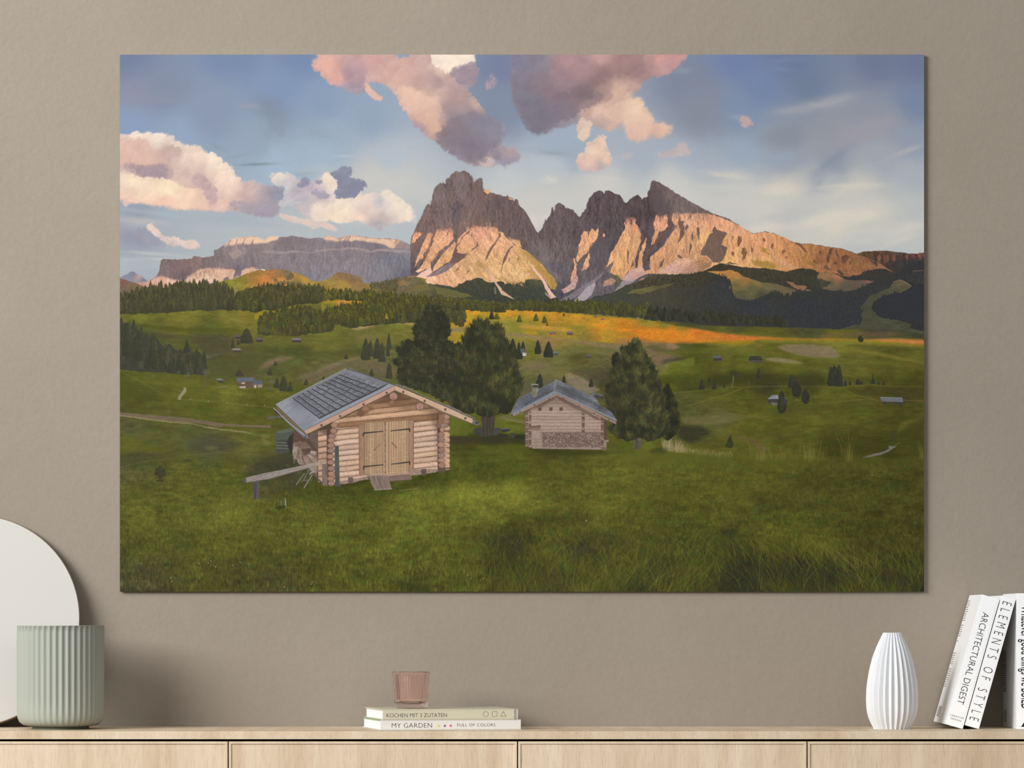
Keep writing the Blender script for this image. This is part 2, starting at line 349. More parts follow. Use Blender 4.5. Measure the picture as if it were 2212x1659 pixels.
def paint_sky():
    ctl = [(259,118,120,132,160),(500,118,124,142,174),(650,125,122,142,176),(350,200,134,144,165),(450,250,140,153,174),(600,200,132,153,184),(700,230,140,159,184),
    (560,300,150,166,184),(400,285,148,168,192),(280,285,140,160,190),(700,330,165,183,200),(850,350,180,191,202),(600,350,165,184,202),(800,260,150,166,186),(1060,250,130,142,162),(1085,150,122,131,158),
    (1110,220,132,143,163),(1200,300,160,174,190),(1250,330,160,172,186),(1180,360,186,193,197),(1100,400,196,199,199),(1300,400,200,199,194),(1250,440,197,196,192),(1150,450,198,196,190),
    (1600,130,112,129,167),(1700,130,108,122,152),(1900,130,110,120,145),(1990,130,108,118,145),(1650,180,115,133,166),(1750,180,112,126,150),(1980,220,118,132,158),(1500,180,124,134,155),
    (1520,250,134,141,155),(1600,235,125,143,170),(1700,300,138,145,156),(1800,280,146,149,156),(1900,250,140,145,158),(1980,300,142,152,168),(1600,330,152,167,184),(1700,345,152,161,174),
    (1500,340,164,175,187),(1800,350,142,150,164),(1900,350,160,166,174),(1980,390,166,173,179),(1600,400,194,195,191),(1690,410,206,199,186),(1780,400,176,179,181),(1850,400,192,190,182),
    (1600,450,188,188,186),(1700,460,179,181,181),(1800,480,212,204,188),(1750,510,200,197,188),(1900,470,194,192,184),(1950,510,194,192,184),(1970,440,181,185,184),(1850,535,185,188,186),
    (1950,535,181,187,187),(1650,490,206,201,190),(280,430,166,179,193),(350,450,172,183,191),(500,470,168,179,187),(600,485,178,185,189),(300,480,172,174,180),(280,520,154,158,172),
    (450,520,178,184,187),(500,500,180,186,188),(280,560,184,190,191),(340,560,172,180,186),(300,590,166,176,185),(350,590,168,177,185),(650,505,182,187,189),(800,500,182,189,193),
    (880,470,183,189,193),(870,380,196,196,193),(800,385,198,197,193),(720,290,158,174,192),(1450,400,200,199,195),(1380,330,165,175,186),(1000,600,185,190,192)]
    CV[:] = colour(ctl, XX, YY, 16, .012, 22, 3.2)
    W = wisp
    W(585,240,60,34,25,(132,143,160),.75,1); W(600,275,40,34,40,(138,150,166),.6,2); W(680,285,45,22,10,(146,160,176),.5,3); W(540,229,28,7,3,(158,160,172),.7,4)
    W(285,200,60,40,10,(148,148,168),.6,5); W(350,215,80,14,4,(146,152,170),.5,6); W(450,180,40,16,30,(142,152,174),.5,7); W(610,125,16,10,0,(135,138,165),.5,8)
    W(555,355,48,4,-2,(128,146,156),.9,9,.3); W(470,318,22,5,28,(140,156,168),.7,10,.4); W(510,338,28,3.5,-12,(142,158,170),.6,11,.3); W(745,337,32,2.5,1,(190,196,204),.7,12,.3)
    W(660,375,34,5,-6,(150,165,176),.7,13,.4); W(720,375,90,20,5,(196,195,193),.4,14); W(840,400,90,34,10,(206,203,196),.6,15); W(940,420,60,30,0,(205,203,197),.5,16)
    W(300,445,70,10,6,(145,156,170),.7,17); W(300,465,80,9,8,(148,158,172),.7,18,.4); W(310,478,60,9,3,(192,186,186),.7,19); W(500,476,110,14,4,(166,178,188),.6,20); W(560,500,120,12,3,(186,190,190),.5,21)
    W(300,520,60,22,18,(150,152,168),.85,22); W(275,545,45,9,5,(150,156,170),.7,23); W(330,548,90,5,4,(196,197,194),.7,24,.3); W(300,555,70,4,3,(150,160,172),.6,25,.3); W(350,560,80,5,5,(200,199,194),.6,26,.3); W(500,545,150,12,4,(176,184,188),.6,27)
    W(330,575,80,12,2,(164,174,184),.6,28); W(420,560,60,10,0,(184,190,190),.6,29)
    W(1195,330,42,9,4,(150,160,174),.75,30); W(1140,322,40,7,-4,(160,168,180),.5,31); W(1190,388,26,12,0,(212,206,198),.8,32); W(1290,392,60,16,4,(206,202,195),.6,33); W(1320,385,30,3,4,(212,206,198),.6,34,.3)
    W(1238,366,14,8,15,(168,172,182),.6,35); W(1180,470,40,18,-25,(216,208,198),.8,36); W(1145,480,22,22,0,(222,212,200),.9,37); W(1340,465,40,20,0,(196,197,195),.5,38)
    W(1500,230,90,55,70,(134,140,153),.7,40); W(1530,195,60,34,20,(132,138,154),.5,41); W(1475,152,26,8,-5,(150,156,172),.6,42); W(1490,200,50,10,-4,(128,140,166),.5,43)
    W(1765,228,88,15,-9,(166,165,170),.85,44); W(1810,213,50,10,-12,(162,163,170),.6,45); W(1700,240,40,10,-8,(156,160,170),.6,46); W(1700,130,45,9,-6,(124,136,164),.6,47); W(1690,150,30,8,8,(126,138,166),.6,48)
    W(1860,290,90,30,-14,(160,155,160),.7,49); W(1900,265,70,24,-10,(156,154,162),.6,50); W(1690,290,70,26,-10,(134,142,153),.7,51); W(1760,330,80,20,-20,(148,152,160),.6,52)
    W(1800,345,60,12,-38,(134,142,158),.75,53); W(1770,385,40,14,-60,(148,156,168),.6,54); W(1960,325,40,7,-20,(176,174,174),.8,55); W(1900,335,80,14,-14,(156,161,168),.5,56)
    W(1600,255,26,10,10,(160,166,176),.6,57); W(1680,345,60,20,0,(150,162,178),.6,58)
    W(1570,378,60,9,6,(206,200,190),.8,59); W(1680,412,70,15,-2,(214,206,192),.8,60); W(1840,402,75,8,-2,(210,204,190),.85,61); W(1810,420,50,14,-14,(206,200,190),.7,62); W(1770,475,120,14,-14,(216,208,192),.9,63)
    W(1860,468,60,16,-12,(216,208,192),.85,64); W(1650,492,50,12,-4,(214,206,194),.8,65); W(1700,462,70,12,-8,(176,178,180),.7,66); W(1740,430,60,14,-10,(188,188,186),.6,67); W(1940,520,50,9,-18,(206,202,190),.7,68)
    W(1970,490,40,12,-14,(206,202,190),.6,69); W(1640,430,60,12,0,(196,195,190),.6,70); W(1560,405,90,10,2,(198,197,192),.7,71); W(1600,470,60,14,10,(196,196,192),.6,72); W(1880,520,80,12,-6,(196,195,190),.6,73)
    for q in ((1250,430,150,40,0,.5),(1120,440,90,34,0,.5),(1480,420,120,34,4,.5),(1640,455,140,34,-4,.45),(1830,450,130,36,-8,.45),(1900,500,110,22,-6,.45),(820,440,100,40,0,.45),(400,575,120,16,0,.35),(700,470,120,18,2,.35),(1560,440,160,30,0,.4)):
        W(q[0], q[1], q[2], q[3], q[4], (208,204,194), q[5], int(q[0]), .7)
    # clouds
    cloud(Z(cA,[(0,710),(100,700),(190,690),(260,680),(290,668),(330,680),(400,690),(450,715),(500,745),(550,775),(600,790),(640,790),(665,775),(700,800),(740,825),(800,840),(830,880),(880,900),(910,940),(960,970),(980,1020),(1020,1060),(1060,1100),(1110,1080),(1150,1110),(1210,1085),(1250,1140),(1300,1125),(1360,1130),(1395,1190),(1360,1240),(1330,1290),(1330,1350),(1250,1365),(1100,1335),(950,1300),(800,1300),(700,1300),(560,1305),(450,1290),(350,1265),(200,1250),(60,1240),(0,1210)]),
      Z(cA,[(300,720,252,235,214),(180,705,250,232,212),(380,730,250,234,216),(480,790,250,234,214),(130,770,222,190,176),(60,830,224,190,176),(200,880,228,188,170),(200,760,214,184,172),(80,900,226,184,165),(420,790,198,170,164),(400,880,205,175,168),(360,950,176,152,154),(330,1010,160,142,150),(220,1000,176,154,158),(90,950,190,165,165),(560,900,232,206,192),(500,850,214,186,176),(650,850,246,222,202),(850,950,250,228,207),(760,870,248,226,206),(600,1030,214,185,175),(480,1000,218,190,178),(950,1030,249,226,206),(870,1050,244,216,196),(120,1080,249,226,196),(60,1030,238,212,195),(430,1150,253,233,196),(250,1150,248,222,192),(700,1150,226,196,178),(600,1230,247,206,182),(780,1180,194,169,168),(740,1080,196,172,170),(900,1130,242,212,192),(850,1230,236,200,182),(1080,1200,200,172,165),(1000,1250,222,188,175),(1150,1150,215,190,182),(1250,1170,166,156,166),(1330,1180,150,150,165),(1250,1300,162,160,172),(1050,1300,176,161,167),(400,1250,242,196,176),(100,1215,236,196,180),(700,1260,240,196,176)]), blr=6, k=1.0, lob=420, warp=9, seed=1, soft=6, el=.55)
    T = dict(k=1.5, nf=.07, lob=50, lr=(4, 13), rg=5, el=.4)
    cloud(Z(cA,[(0,760),(120,740),(180,705),(260,735),(285,790),(335,835),(350,880),(400,800),(460,768),(525,805),(525,865),(440,885),(405,935),(300,935),(160,940),(0,930)]), Z(cA,[(100,850,224,186,170),(250,800,220,184,170),(300,890,226,188,168),(450,820,200,172,164)]), .8, blr=5, seed=201, **T)
    cloud(Z(cA,[(60,935),(200,960),(300,940),(400,930),(430,1000),(390,1055),(280,1045),(180,1015),(80,975)]), (168,148,155), .85, blr=5, seed=202, **T)
    cloud(Z(cA,[(0,1025),(100,1012),(200,1045),(400,1055),(500,1110),(620,1150),(735,1150),(752,1280),(560,1292),(430,1272),(200,1235),(0,1205)]), Z(cA,[(150,1090,250,228,200),(420,1150,253,233,196),(600,1190,246,214,188),(700,1220,230,196,178),(400,1250,244,202,180),(100,1190,240,208,186)]), .85, blr=5, seed=203, **T)
    cloud(Z(cA,[(640,1000),(740,1050),(800,1120),(855,1160),(815,1240),(762,1285),(745,1180),(700,1120),(630,1080)]), (196,168,167), .8, blr=5, seed=204, **T)
    cloud(Z(cA,[(880,1235),(1000,1250),(1180,1260),(1330,1240),(1330,1350),(1250,1360),(1100,1330),(950,1300)]), (166,156,166), .7, blr=6, seed=205, **T)
    cloud(Z(cB,[(-232,1035),(-190,1005),(-120,1000),(-60,1010),(0,1050),(40,1085),(120,1080),(200,1060),(215,1020),(240,1005),(290,1020),(350,1060),(420,1100),(520,1160),(560,1210),(620,1180),(680,1160),(740,1140),(790,1190),(860,1220),(920,1270),(975,1300),(960,1350),(1005,1385),(990,1415),(900,1400),(800,1400),(740,1440),(650,1450),(580,1430),(450,1400),(350,1415),(250,1400),(120,1390),(80,1340),(50,1330),(0,1290),(-60,1250),(-130,1290),(-150,1250),(-100,1200),(-80,1140),(-150,1100),(-232,1060)]),
      Z(cB,[(-150,1030,234,217,203),(-60,1120,206,200,200),(-100,1220,196,194,198),(0,1150,182,172,180),(60,1230,186,180,187),(250,1050,247,227,208),(290,1120,240,222,206),(200,1180,200,186,190),(120,1120,190,178,184),(180,1290,242,220,202),(380,1300,251,231,207),(300,1380,246,223,197),(560,1230,238,216,202),(750,1200,241,226,207),(850,1290,239,221,202),(700,1240,196,192,196),(620,1330,226,202,190),(700,1380,204,186,180),(660,1430,178,170,174),(950,1380,240,220,202),(500,1390,238,211,192),(60,1320,205,192,190)]), blr=6, k=1.0, lob=260, lr=(4,14), warp=8, seed=2, soft=6, el=.4)
    cloud(Z(cB,[(290,1000),(350,985),(375,960),(370,945),(400,965),(450,955),(475,990),(440,1020),(430,1050),(470,1060),(520,1070),(560,1075),(560,1100),(620,1105),(560,1120),(520,1150),(510,1180),(480,1200),(440,1215),(330,1215),(320,1170),(345,1130),(350,1080),(330,1040),(300,1030)]), (140,142,160), blr=3, seed=3, warp=0, k=1.6, nf=.14, lob=60, lr=(3,8), rg=3)
    cloud(Z(cA,[(1490,1110),(1530,1080),(1540,1040),(1590,1060),(1615,1090),(1560,1110),(1530,1125)]), (150,149,166), blr=3, seed=4, k=1.5, nf=.14, rg=3)
    cloud(Z(cA,[(1640,1070),(1700,1065),(1710,1090),(1660,1100)]), (160,156,168), blr=3, seed=5, k=1.4, nf=.14, rg=3)
    cloud(Z(cA,[(1600,1140),(1680,1160),(1760,1200),(1700,1220),(1620,1180)]), (165,160,174), .8, blr=4, seed=6, k=1.3, nf=.12)
    cloud(Z(cA,[(1350,1320),(1400,1350),(1500,1380),(1600,1390),(1650,1420),(1720,1410),(1790,1440),(1850,1485),(1780,1480),(1700,1440),(1640,1460),(1560,1430),(1450,1410),(1370,1380)]), (226,202,190), .9, blr=3, seed=7, k=1.3, nf=.11, rg=3)
    cloud(Z(cA,[(150,1455),(230,1470),(340,1540),(480,1610),(350,1600),(220,1580),(180,1520)]), (156,156,169), .8, blr=6, seed=8, k=1.2, nf=.09)
    cloud(Z(cA,[(250,1440),(275,1425),(330,1465),(360,1490),(375,1520),(430,1540),(480,1525),(540,1560),(640,1555),(695,1590),(690,1625),(600,1625),(500,1605),(420,1585),(350,1545),(300,1500)]), Z(cA,[(300,1460,236,214,200),(500,1560,232,208,196),(640,1590,226,202,192),(450,1590,205,186,184)]), blr=3, seed=9, k=1.2, nf=.11, lob=60, lr=(3,8), rg=3)
    cloud(Z(cB,[(125,100),(190,40),(190,5),(830,5),(800,60),(850,75),(900,50),(960,70),(940,5),(1462,5),(1465,100),(1490,200),(1480,260),(1415,270),(1400,340),(1440,400),(1500,420),(1510,470),(1560,500),(1575,555),(1640,560),(1700,600),(1720,650),(1700,730),(1660,755),(1690,790),(1760,790),(1830,830),(1845,870),(1810,920),(1760,915),(1740,950),(1700,975),(1685,940),(1700,910),(1640,925),(1620,950),(1560,945),(1500,930),(1400,920),(1340,880),(1280,850),(1250,800),(1150,760),(1130,720),(1060,690),(1020,640),(960,590),(940,540),(900,480),(860,430),(840,370),(800,310),(740,270),(650,260),(580,250),(560,300),(480,370),(400,330),(350,290),(270,260),(220,190),(150,150)]),
      Z(cB,[(250,130,233,179,161),(350,230,226,171,158),(160,100,220,176,163),(470,180,182,152,160),(480,270,168,148,158),(430,330,168,157,170),(620,80,212,167,159),(560,120,192,157,160),(650,200,216,179,169),(1250,70,249,230,210),(1400,60,249,230,212),(1280,130,240,214,196),(1200,160,233,202,182),(1050,60,205,171,166),(900,100,212,172,162),(740,150,214,172,160),(850,200,216,176,163),(900,330,231,192,171),(1000,400,237,200,178),(940,420,232,192,172),(1140,420,230,194,173),(1000,250,196,162,156),(1150,250,182,154,153),(1250,200,196,166,161),(1400,150,156,139,149),(1440,230,162,147,160),(1300,350,181,153,151),(1250,450,168,145,145),(1090,560,224,184,162),(1150,640,219,176,156),(1000,520,206,166,156),(1020,620,176,157,166),(1300,550,150,135,140),(1480,440,202,172,162),(1400,460,170,148,148),(1450,550,140,130,140),(1600,620,138,135,150),(1700,650,150,148,162),(1250,700,135,122,130),(1400,750,130,120,130),(1500,850,135,125,135),(1300,830,150,142,155),(1650,860,150,140,150),(1790,830,184,164,162),(1810,880,160,150,160),(1590,910,216,192,182),(1700,940,155,150,165),(1550,700,140,130,142)]), blr=6, k=1.0, lob=420, lr=(5,18), warp=9, seed=10, soft=6, el=.3)
    cloud(Z(cB,[(1120,0),(1465,0),(1462,90),(1380,112),(1290,150),(1240,195),(1180,150),(1130,90)]), (249,230,210), .9, blr=5, seed=206, **T)
    cloud(Z(cB,[(1290,150),(1380,112),(1475,100),(1492,230),(1420,285),(1330,270),(1290,210)]), (158,142,152), .8, blr=6, seed=207, **T)
    cloud(Z(cB,[(1170,660),(1300,560),(1480,520),(1640,565),(1710,640),(1690,740),(1560,850),(1600,900),(1400,905),(1280,840),(1160,750)]), Z(cB,[(1250,700,134,122,130),(1600,620,140,136,150),(1450,850,132,124,134)]), .7, blr=8, seed=208, **T)
    cloud(Z(cB,[(840,280),(960,300),(1060,390),(1180,400),(1190,500),(1140,560),(1190,640),(1170,680),(1080,640),(1000,560),(930,500),(870,400)]), Z(cB,[(950,400,236,196,176),(1140,430,230,192,172),(1100,600,222,180,160)]), .6, blr=6, seed=209, **T)
    cloud(Z(cB,[(560,270),(590,270),(620,320),(660,350),(715,380),(690,405),(640,400),(580,350)]), (229,187,170), .95, blr=3, seed=11, k=1.4, nf=.12, rg=3)
    cloud(Z(cB,[(1560,290),(1600,210),(1620,180),(1650,260),(1620,300),(1560,320)]), (186,162,168), .75, blr=6, seed=12, k=1.5, nf=.1)
    cloud(Z(cC,[(250,5),(1720,5),(1690,60),(1620,120),(1570,180),(1540,230),(1500,190),(1440,190),(1400,220),(1310,250),(1300,290),(1280,350),(1200,380),(1180,415),(1240,400),(1310,395),(1350,430),(1360,490),(1400,520),(1410,580),(1440,610),(1480,590),(1550,595),(1590,630),(1540,690),(1480,710),(1400,700),(1340,730),(1290,760),(1220,740),(1200,700),(1190,620),(1130,590),(1080,570),(1120,620),(1110,670),(1060,660),(1040,620),(990,640),(920,600),(890,570),(850,560),(800,600),(700,620),(640,600),(560,660),(480,690),(400,675),(370,600),(320,540),(290,440),(270,360),(250,250),(240,150)]),
      Z(cC,[(300,100,132,127,147),(450,100,137,130,142),(350,250,136,126,139),(400,450,128,125,138),(450,600,125,122,135),(550,500,130,122,130),(650,250,156,130,137),(700,100,177,142,142),(850,150,172,140,140),(1000,70,197,157,152),(1200,80,167,132,131),(1500,70,203,153,147),(1550,150,192,152,152),(1200,150,156,127,123),(1000,200,151,123,123),(850,350,128,110,115),(950,280,146,121,119),(1300,150,157,127,127),(1150,330,212,177,157),(1050,400,197,164,147),(1250,300,192,160,152),(900,500,217,180,162),(1000,500,224,190,170),(1250,450,235,203,178),(1200,550,228,193,173),(1300,600,230,195,172),(1280,700,224,182,167),(1520,640,230,190,170),(1420,660,217,177,162),(700,500,140,132,145),(750,580,155,146,156),(950,590,180,156,156),(1080,640,206,176,162),(600,350,140,120,128)]), blr=8, k=.9, lob=300, lr=(6,22), warp=10, seed=13, soft=6, el=.12)
    cloud(Z(cC,[(320,440),(500,420),(700,340),(900,290),(1010,360),(860,470),(700,560),(560,650),(420,670),(350,560)]), Z(cC,[(450,550,126,120,132),(800,380,130,112,118)]), .6, blr=10, seed=210, **T)
    cloud(Z(cC,[(1180,420),(1310,397),(1355,440),(1365,500),(1410,560),(1410,640),(1300,740),(1220,720),(1200,600),(1080,560),(1000,540),(1050,470)]), Z(cC,[(1250,470,236,204,180),(1330,600,230,196,174),(1270,700,222,182,166),(1080,520,224,190,170)]), .7, blr=5, seed=211, **T)
    cloud(Z(cC,[(785,610),(830,560),(880,570),(915,600),(900,660),(870,735),(810,745),(790,660)]), (227,198,178), .95, blr=4, seed=14, k=1.4, nf=.11, lob=40, lr=(3,8), rg=4)
    cloud(Z(cC,[(1020,675),(1010,760),(1030,820),(1070,870),(1090,910),(1020,965),(930,995),(860,990),(795,955),(795,880),(850,830),(890,750),(950,730),(990,690)]), Z(cC,[(950,830,236,206,182),(880,900,230,196,176),(1030,900,232,200,178),(980,750,226,194,176),(850,960,205,178,170),(1000,960,190,172,170)]), blr=4, seed=15, k=1.3, nf=.1, lob=90, lr=(4,11))
    cloud(Z(cC,[(1600,800),(1650,725),(1680,770),(1725,820),(1700,865),(1640,870),(1560,880),(1500,875),(1425,855),(1480,825),(1560,840)]), (198,178,172), .75, blr=4, seed=16, k=1.6, nf=.12)
    cloud(Z(cC,[(1140,855),(1260,845),(1240,875),(1160,890)]), (192,178,174), .6, blr=4, seed=17, k=1.4, nf=.12, rg=3)
    cloud(Z(cD,[(620,555),(690,550),(745,590),(725,630),(665,615)]), (203,168,160), .8, blr=5, seed=18, k=1.5, nf=.12, rg=3)

def rock(pts, col, a=1., rough=2.2, ts=(.16, .035), rot=0., tex=.35, seed=0, blr=0, warp=5, fade=None, soft=8, rf=.16):
    """rock face: colour field, streaks down the fall line, cracks and grain"""
    P = np.array([q[:2] for q in pts], float)
    if rough: P = roughen(P, rough, f=rf, seed=seed+3, step=2)
    r = cover(P, int(blr*3)+1 if blr else 0)
    if r is None: return
    win, M = r
    if blr: M = blur(M, blr)
    X, Y = XX[win], YY[win]
    if fade: M = M*sstep(fade[0], fade[1], Y+(fbm(X*.3, Y*.05, 4, .6, seed+8, False)-.5)*14)
    C = colour(col, X, Y, warp, .06, soft, 3., seed)
    wx = (fbm(X*.04, Y*.04, 3, .5, seed+1)-.5)*26
    c, s = np.cos(rot), np.sin(rot)
    U = (X+wx*.5)*c+(Y)*s; V = -(X)*s+(Y)*c
    n = fbm(U*ts[0], V*ts[1], 5, .62, seed, False)-.5
    rd = 1-np.abs(fbm(U*ts[0]*.8, V*ts[1]*1.3, 4, .6, seed+4, False)*2-1)      # cracks
    cr = sstep(.86, .98, rd)
    g = fbm(X*.55, Y*.5, 3, .7, seed+6)-.5
    C = C*(1+n*tex*1.5+g*tex*.85-cr*tex*.42)[..., None]
    put(win, M, C, a)
def crags(pts, n, ang, dark, lite, seed=0, L=(5, 20), W=(1, 3.2), a=.55, spread=14, fan=0, cx=0):
    """ribs and clefts: tapering dark wedges, each with a light flank"""
    rnd = np.random.default_rng(seed)
    r = cover([q[:2] for q in pts])
    if r is None: return
    win, M = r
    h, w = M.shape
    ys, xs = np.nonzero(M > .9)
    if not len(ys): return
    pk = rnd.integers(0, len(ys), n)
    for i in pk:
        x = xs[i]+win[1].start+PX0; y = ys[i]+win[0].start+PY0
        l = rnd.uniform(*L)*rnd.uniform(.5, 1); wd = rnd.uniform(*W)
        th = np.radians(ang+rnd.normal()*spread+fan*(x-cx)); d = np.array((np.cos(th), np.sin(th))); nn = np.array((-d[1], d[0]))
        p0 = np.array((x, y), float); ps = [p0+d*l*t+nn*rnd.normal()*.8 for t in (0, .35, .7, 1)]
        k = rnd.random()
        if k < .72: line(ps, np.array([.3, wd, wd*.8, .3]), dark, a*rnd.uniform(.4, 1))
        if k > .35:
            q = [p+nn*(-wd*.8) for p in ps]; line(q, np.array([.3, wd, wd*.7, .3]), lite, a*.75*rnd.uniform(.4, 1))
SH = [(905,500,129,106,100),(950,430,131,112,108),(1000,400,125,108,106),(1040,430,117,98,94),(1020,480,133,108,100),(980,460,108,94,94),(1080,450,112,96,94),(1120,460,108,92,91),(1140,520,112,98,98),(1170,500,100,88,90),(1200,480,102,90,92),(1210,540,114,102,104),(1190,560,123,112,111),(1200,590,110,102,104),(1240,500,96,84,88),(1300,450,87,74,79),(1340,440,89,77,81),(1320,500,89,80,84),(1360,480,85,74,79),(1400,450,83,70,73),(1440,420,108,95,94),(1480,440,112,100,98),(1520,450,108,96,94),(1280,560,102,94,98),(1300,600,100,92,96),(1270,620,108,100,104),(1250,600,100,94,100),(1210,625,81,78,84),(885,600,96,86,88),(1380,540,85,74,79),(1500,540,91,80,82)]
def paint_mountains():
    # far left peak and ridge
    poly(Z(cH, [(30,575),(100,540),(160,505),(190,508),(215,530),(260,545),(300,585),(330,605),(330,640),(30,640)]), Z(cH, [(100,570,140,142,155),(180,530,135,132,145),(240,560,190,160,155),(280,600,125,125,140)]), rough=1, tex=.1)
    # plateau massif
    top = Z(cH, [(250,640),(330,610),(420,550),(450,490),(460,400),(480,372),(620,382),(740,375),(780,370),(800,350),(820,347),(860,350),(880,360),(960,350),(1005,345),(1010,290),(1050,270),(1090,245),(1150,205),(1190,180),(1260,155),(1400,145),(1450,148),(1510,185),(1560,165),(1600,148)]) + \
        Z(cI, [(150,150),(240,152),(350,150),(360,138),(400,142),(450,150),(540,160),(570,168),(640,160),(700,160),(750,138),(800,150),(870,165),(950,135),(1050,138),(1200,158),(1430,172),(1500,190),(1590,230),(1680,260),(1680,700),(0,700)])+Z(cH, [(250,760)])
    rock(top, Z(cH, [(490,450,122,106,106),(560,500,134,114,112),(650,500,128,108,108),(700,560,116,100,104),(820,420,142,118,114),(950,410,130,114,114),(1080,380,136,122,122),(1230,320,164,146,142),(1150,430,138,122,122),(1300,420,136,124,128),(1250,480,112,104,114)]) +
        Z(cI, [(100,250,150,135,134),(300,220,132,120,124),(500,220,136,124,128),(800,220,142,130,132),(950,240,136,124,128),(300,400,140,128,132),(500,440,142,130,134),(600,550,138,132,140),(800,400,142,132,136),(900,450,142,134,140),(1100,330,144,132,136),(1250,250,126,116,122),(1400,400,128,124,132),(1300,500,140,136,142),(1500,400,122,120,130),(1550,300,140,132,138),(1550,550,110,108,118),(200,480,138,126,130)]), ts=(.22,.05), tex=.2, seed=11, rough=1.6, warp=4)
    # pale ledge across the wall
    poly(Z(cI, [(60,300),(120,290),(250,300),(400,290),(560,310),(640,290),(740,268),(850,275),(950,260),(1080,262),(1180,285),(1320,275),(1500,285),(1600,290),(1600,310),(1480,315),(1350,300),(1250,300),(1150,310),(1080,280),(900,285),(780,290),(600,315),(450,315),(300,318),(130,322),(70,315)]), (166,150,150), .8, rough=2.5, tex=.2)
    poly(Z(cI, [(900,420),(960,380),(1040,365),(1100,380),(1020,400),(940,430)]), (160,148,150), .5, rough=2, blr=1)
    poly(Z(cH, [(1140,320),(1230,295),(1330,310),(1260,350),(1220,385),(1180,345)]), (168,148,142), .8, rough=1.5, tex=.15)
    for x, w, h in ((950,16,100),(1045,12,110),(1065,8,90),(975,14,90),(1120,16,110),(1235,10,80),(1335,8,100),(1440,10,80),(560,14,120),(350,10,90),(250,14,110)):
        y = 300 if x < 1070 and x > 940 else 430
        if x in (975,): y = 460
        poly(Z(cI, [(x-w/2,y),(x+w/2,y),(x+w*.3,y+h),(x-w*.6,y+h)]), (112,104,114), .45, rough=2, blr=1)
    # sunlit rim
    LT = (240,202,172)
    poly(Z(cH, [(1130,215),(1190,180),(1260,155),(1400,145),(1450,148),(1510,185),(1560,165),(1600,148),(1680,150),(1660,175),(1560,205),(1480,210),(1420,225),(1400,205),(1360,235),(1300,215),(1200,235),(1160,235),(1100,250)]), LT, .92, rough=2, blr=1, tex=.2)
    for x in (1150,1225,1300,1385): line(Z(cH, [(x+25,165+abs(x-1290)*.12),(x,235)]), 1.8, (150,112,104), .8)
    poly(Z(cI, [(0,145),(60,155),(100,180),(150,150),(240,152),(230,175),(160,190),(100,200),(40,215),(0,225)]), LT, .85, rough=2, blr=1.3)
    poly(Z(cI, [(700,165),(750,138),(800,150),(870,168),(950,137),(1050,140),(1200,160),(1430,174),(1500,192),(1450,230),(1430,270),(1390,268),(1340,240),(1280,215),(1180,205),(1120,190),(1050,185),(985,205),(960,185),(870,190),(850,200),(780,190),(720,178)]), (238,198,168), .92, rough=2, blr=1, tex=.2)
    for x, y in ((870,160),(930,145),(960,140),(1440,175)): line(Z(cI, [(x+20,y),(x-12,y+45)]), 2, (146,112,106), .75)
    poly(Z(cI, [(1440,180),(1520,195),(1590,235),(1600,275),(1480,275),(1435,265)]), (176,144,134), .6, rough=2, blr=1)
    # sunlit foot of the plateau
    rock(Z(cH, [(330,610),(420,555),(470,548),(520,565),(600,588),(690,600),(715,590),(735,555),(780,530),(860,478),(950,470),(1050,468),(1200,485),(1230,500),(1215,560),(1280,545),(1290,490),(1400,458),(1480,490),(1420,520),(1350,540),(1200,585),(1100,610),(1000,625),(900,640),(860,670),(700,655),(400,712),(300,670),(200,622)]),
         Z(cH, [(350,620,226,184,162),(460,580,220,174,150),(540,600,232,190,168),(300,640,190,150,136),(700,620,222,184,164),(850,530,218,176,150),(980,500,214,170,146),(1100,520,226,184,156),(950,590,228,190,166),(1200,560,222,184,160),(1350,490,222,178,152),(850,640,240,202,180)]), ts=(.3,.12), tex=.2, seed=15, rough=1.5, blr=1)
    for pts in ([(1225,490),(1255,480),(1245,530),(1215,578),(1205,570)],[(1262,480),(1290,470),(1285,520),(1275,560),(1258,545)],[(1100,585),(1130,560),(1160,560),(1160,595),(1110,605)],[(925,470),(935,440),(915,510),(900,530)],[(1070,470),(1085,440),(1078,500)]):
        poly(Z(cH, pts), (118,104,110), .85, rough=1.2)
    line(Z(cH,[(330,610),(470,545),(520,560)]), 1, (150,110,104), .4)
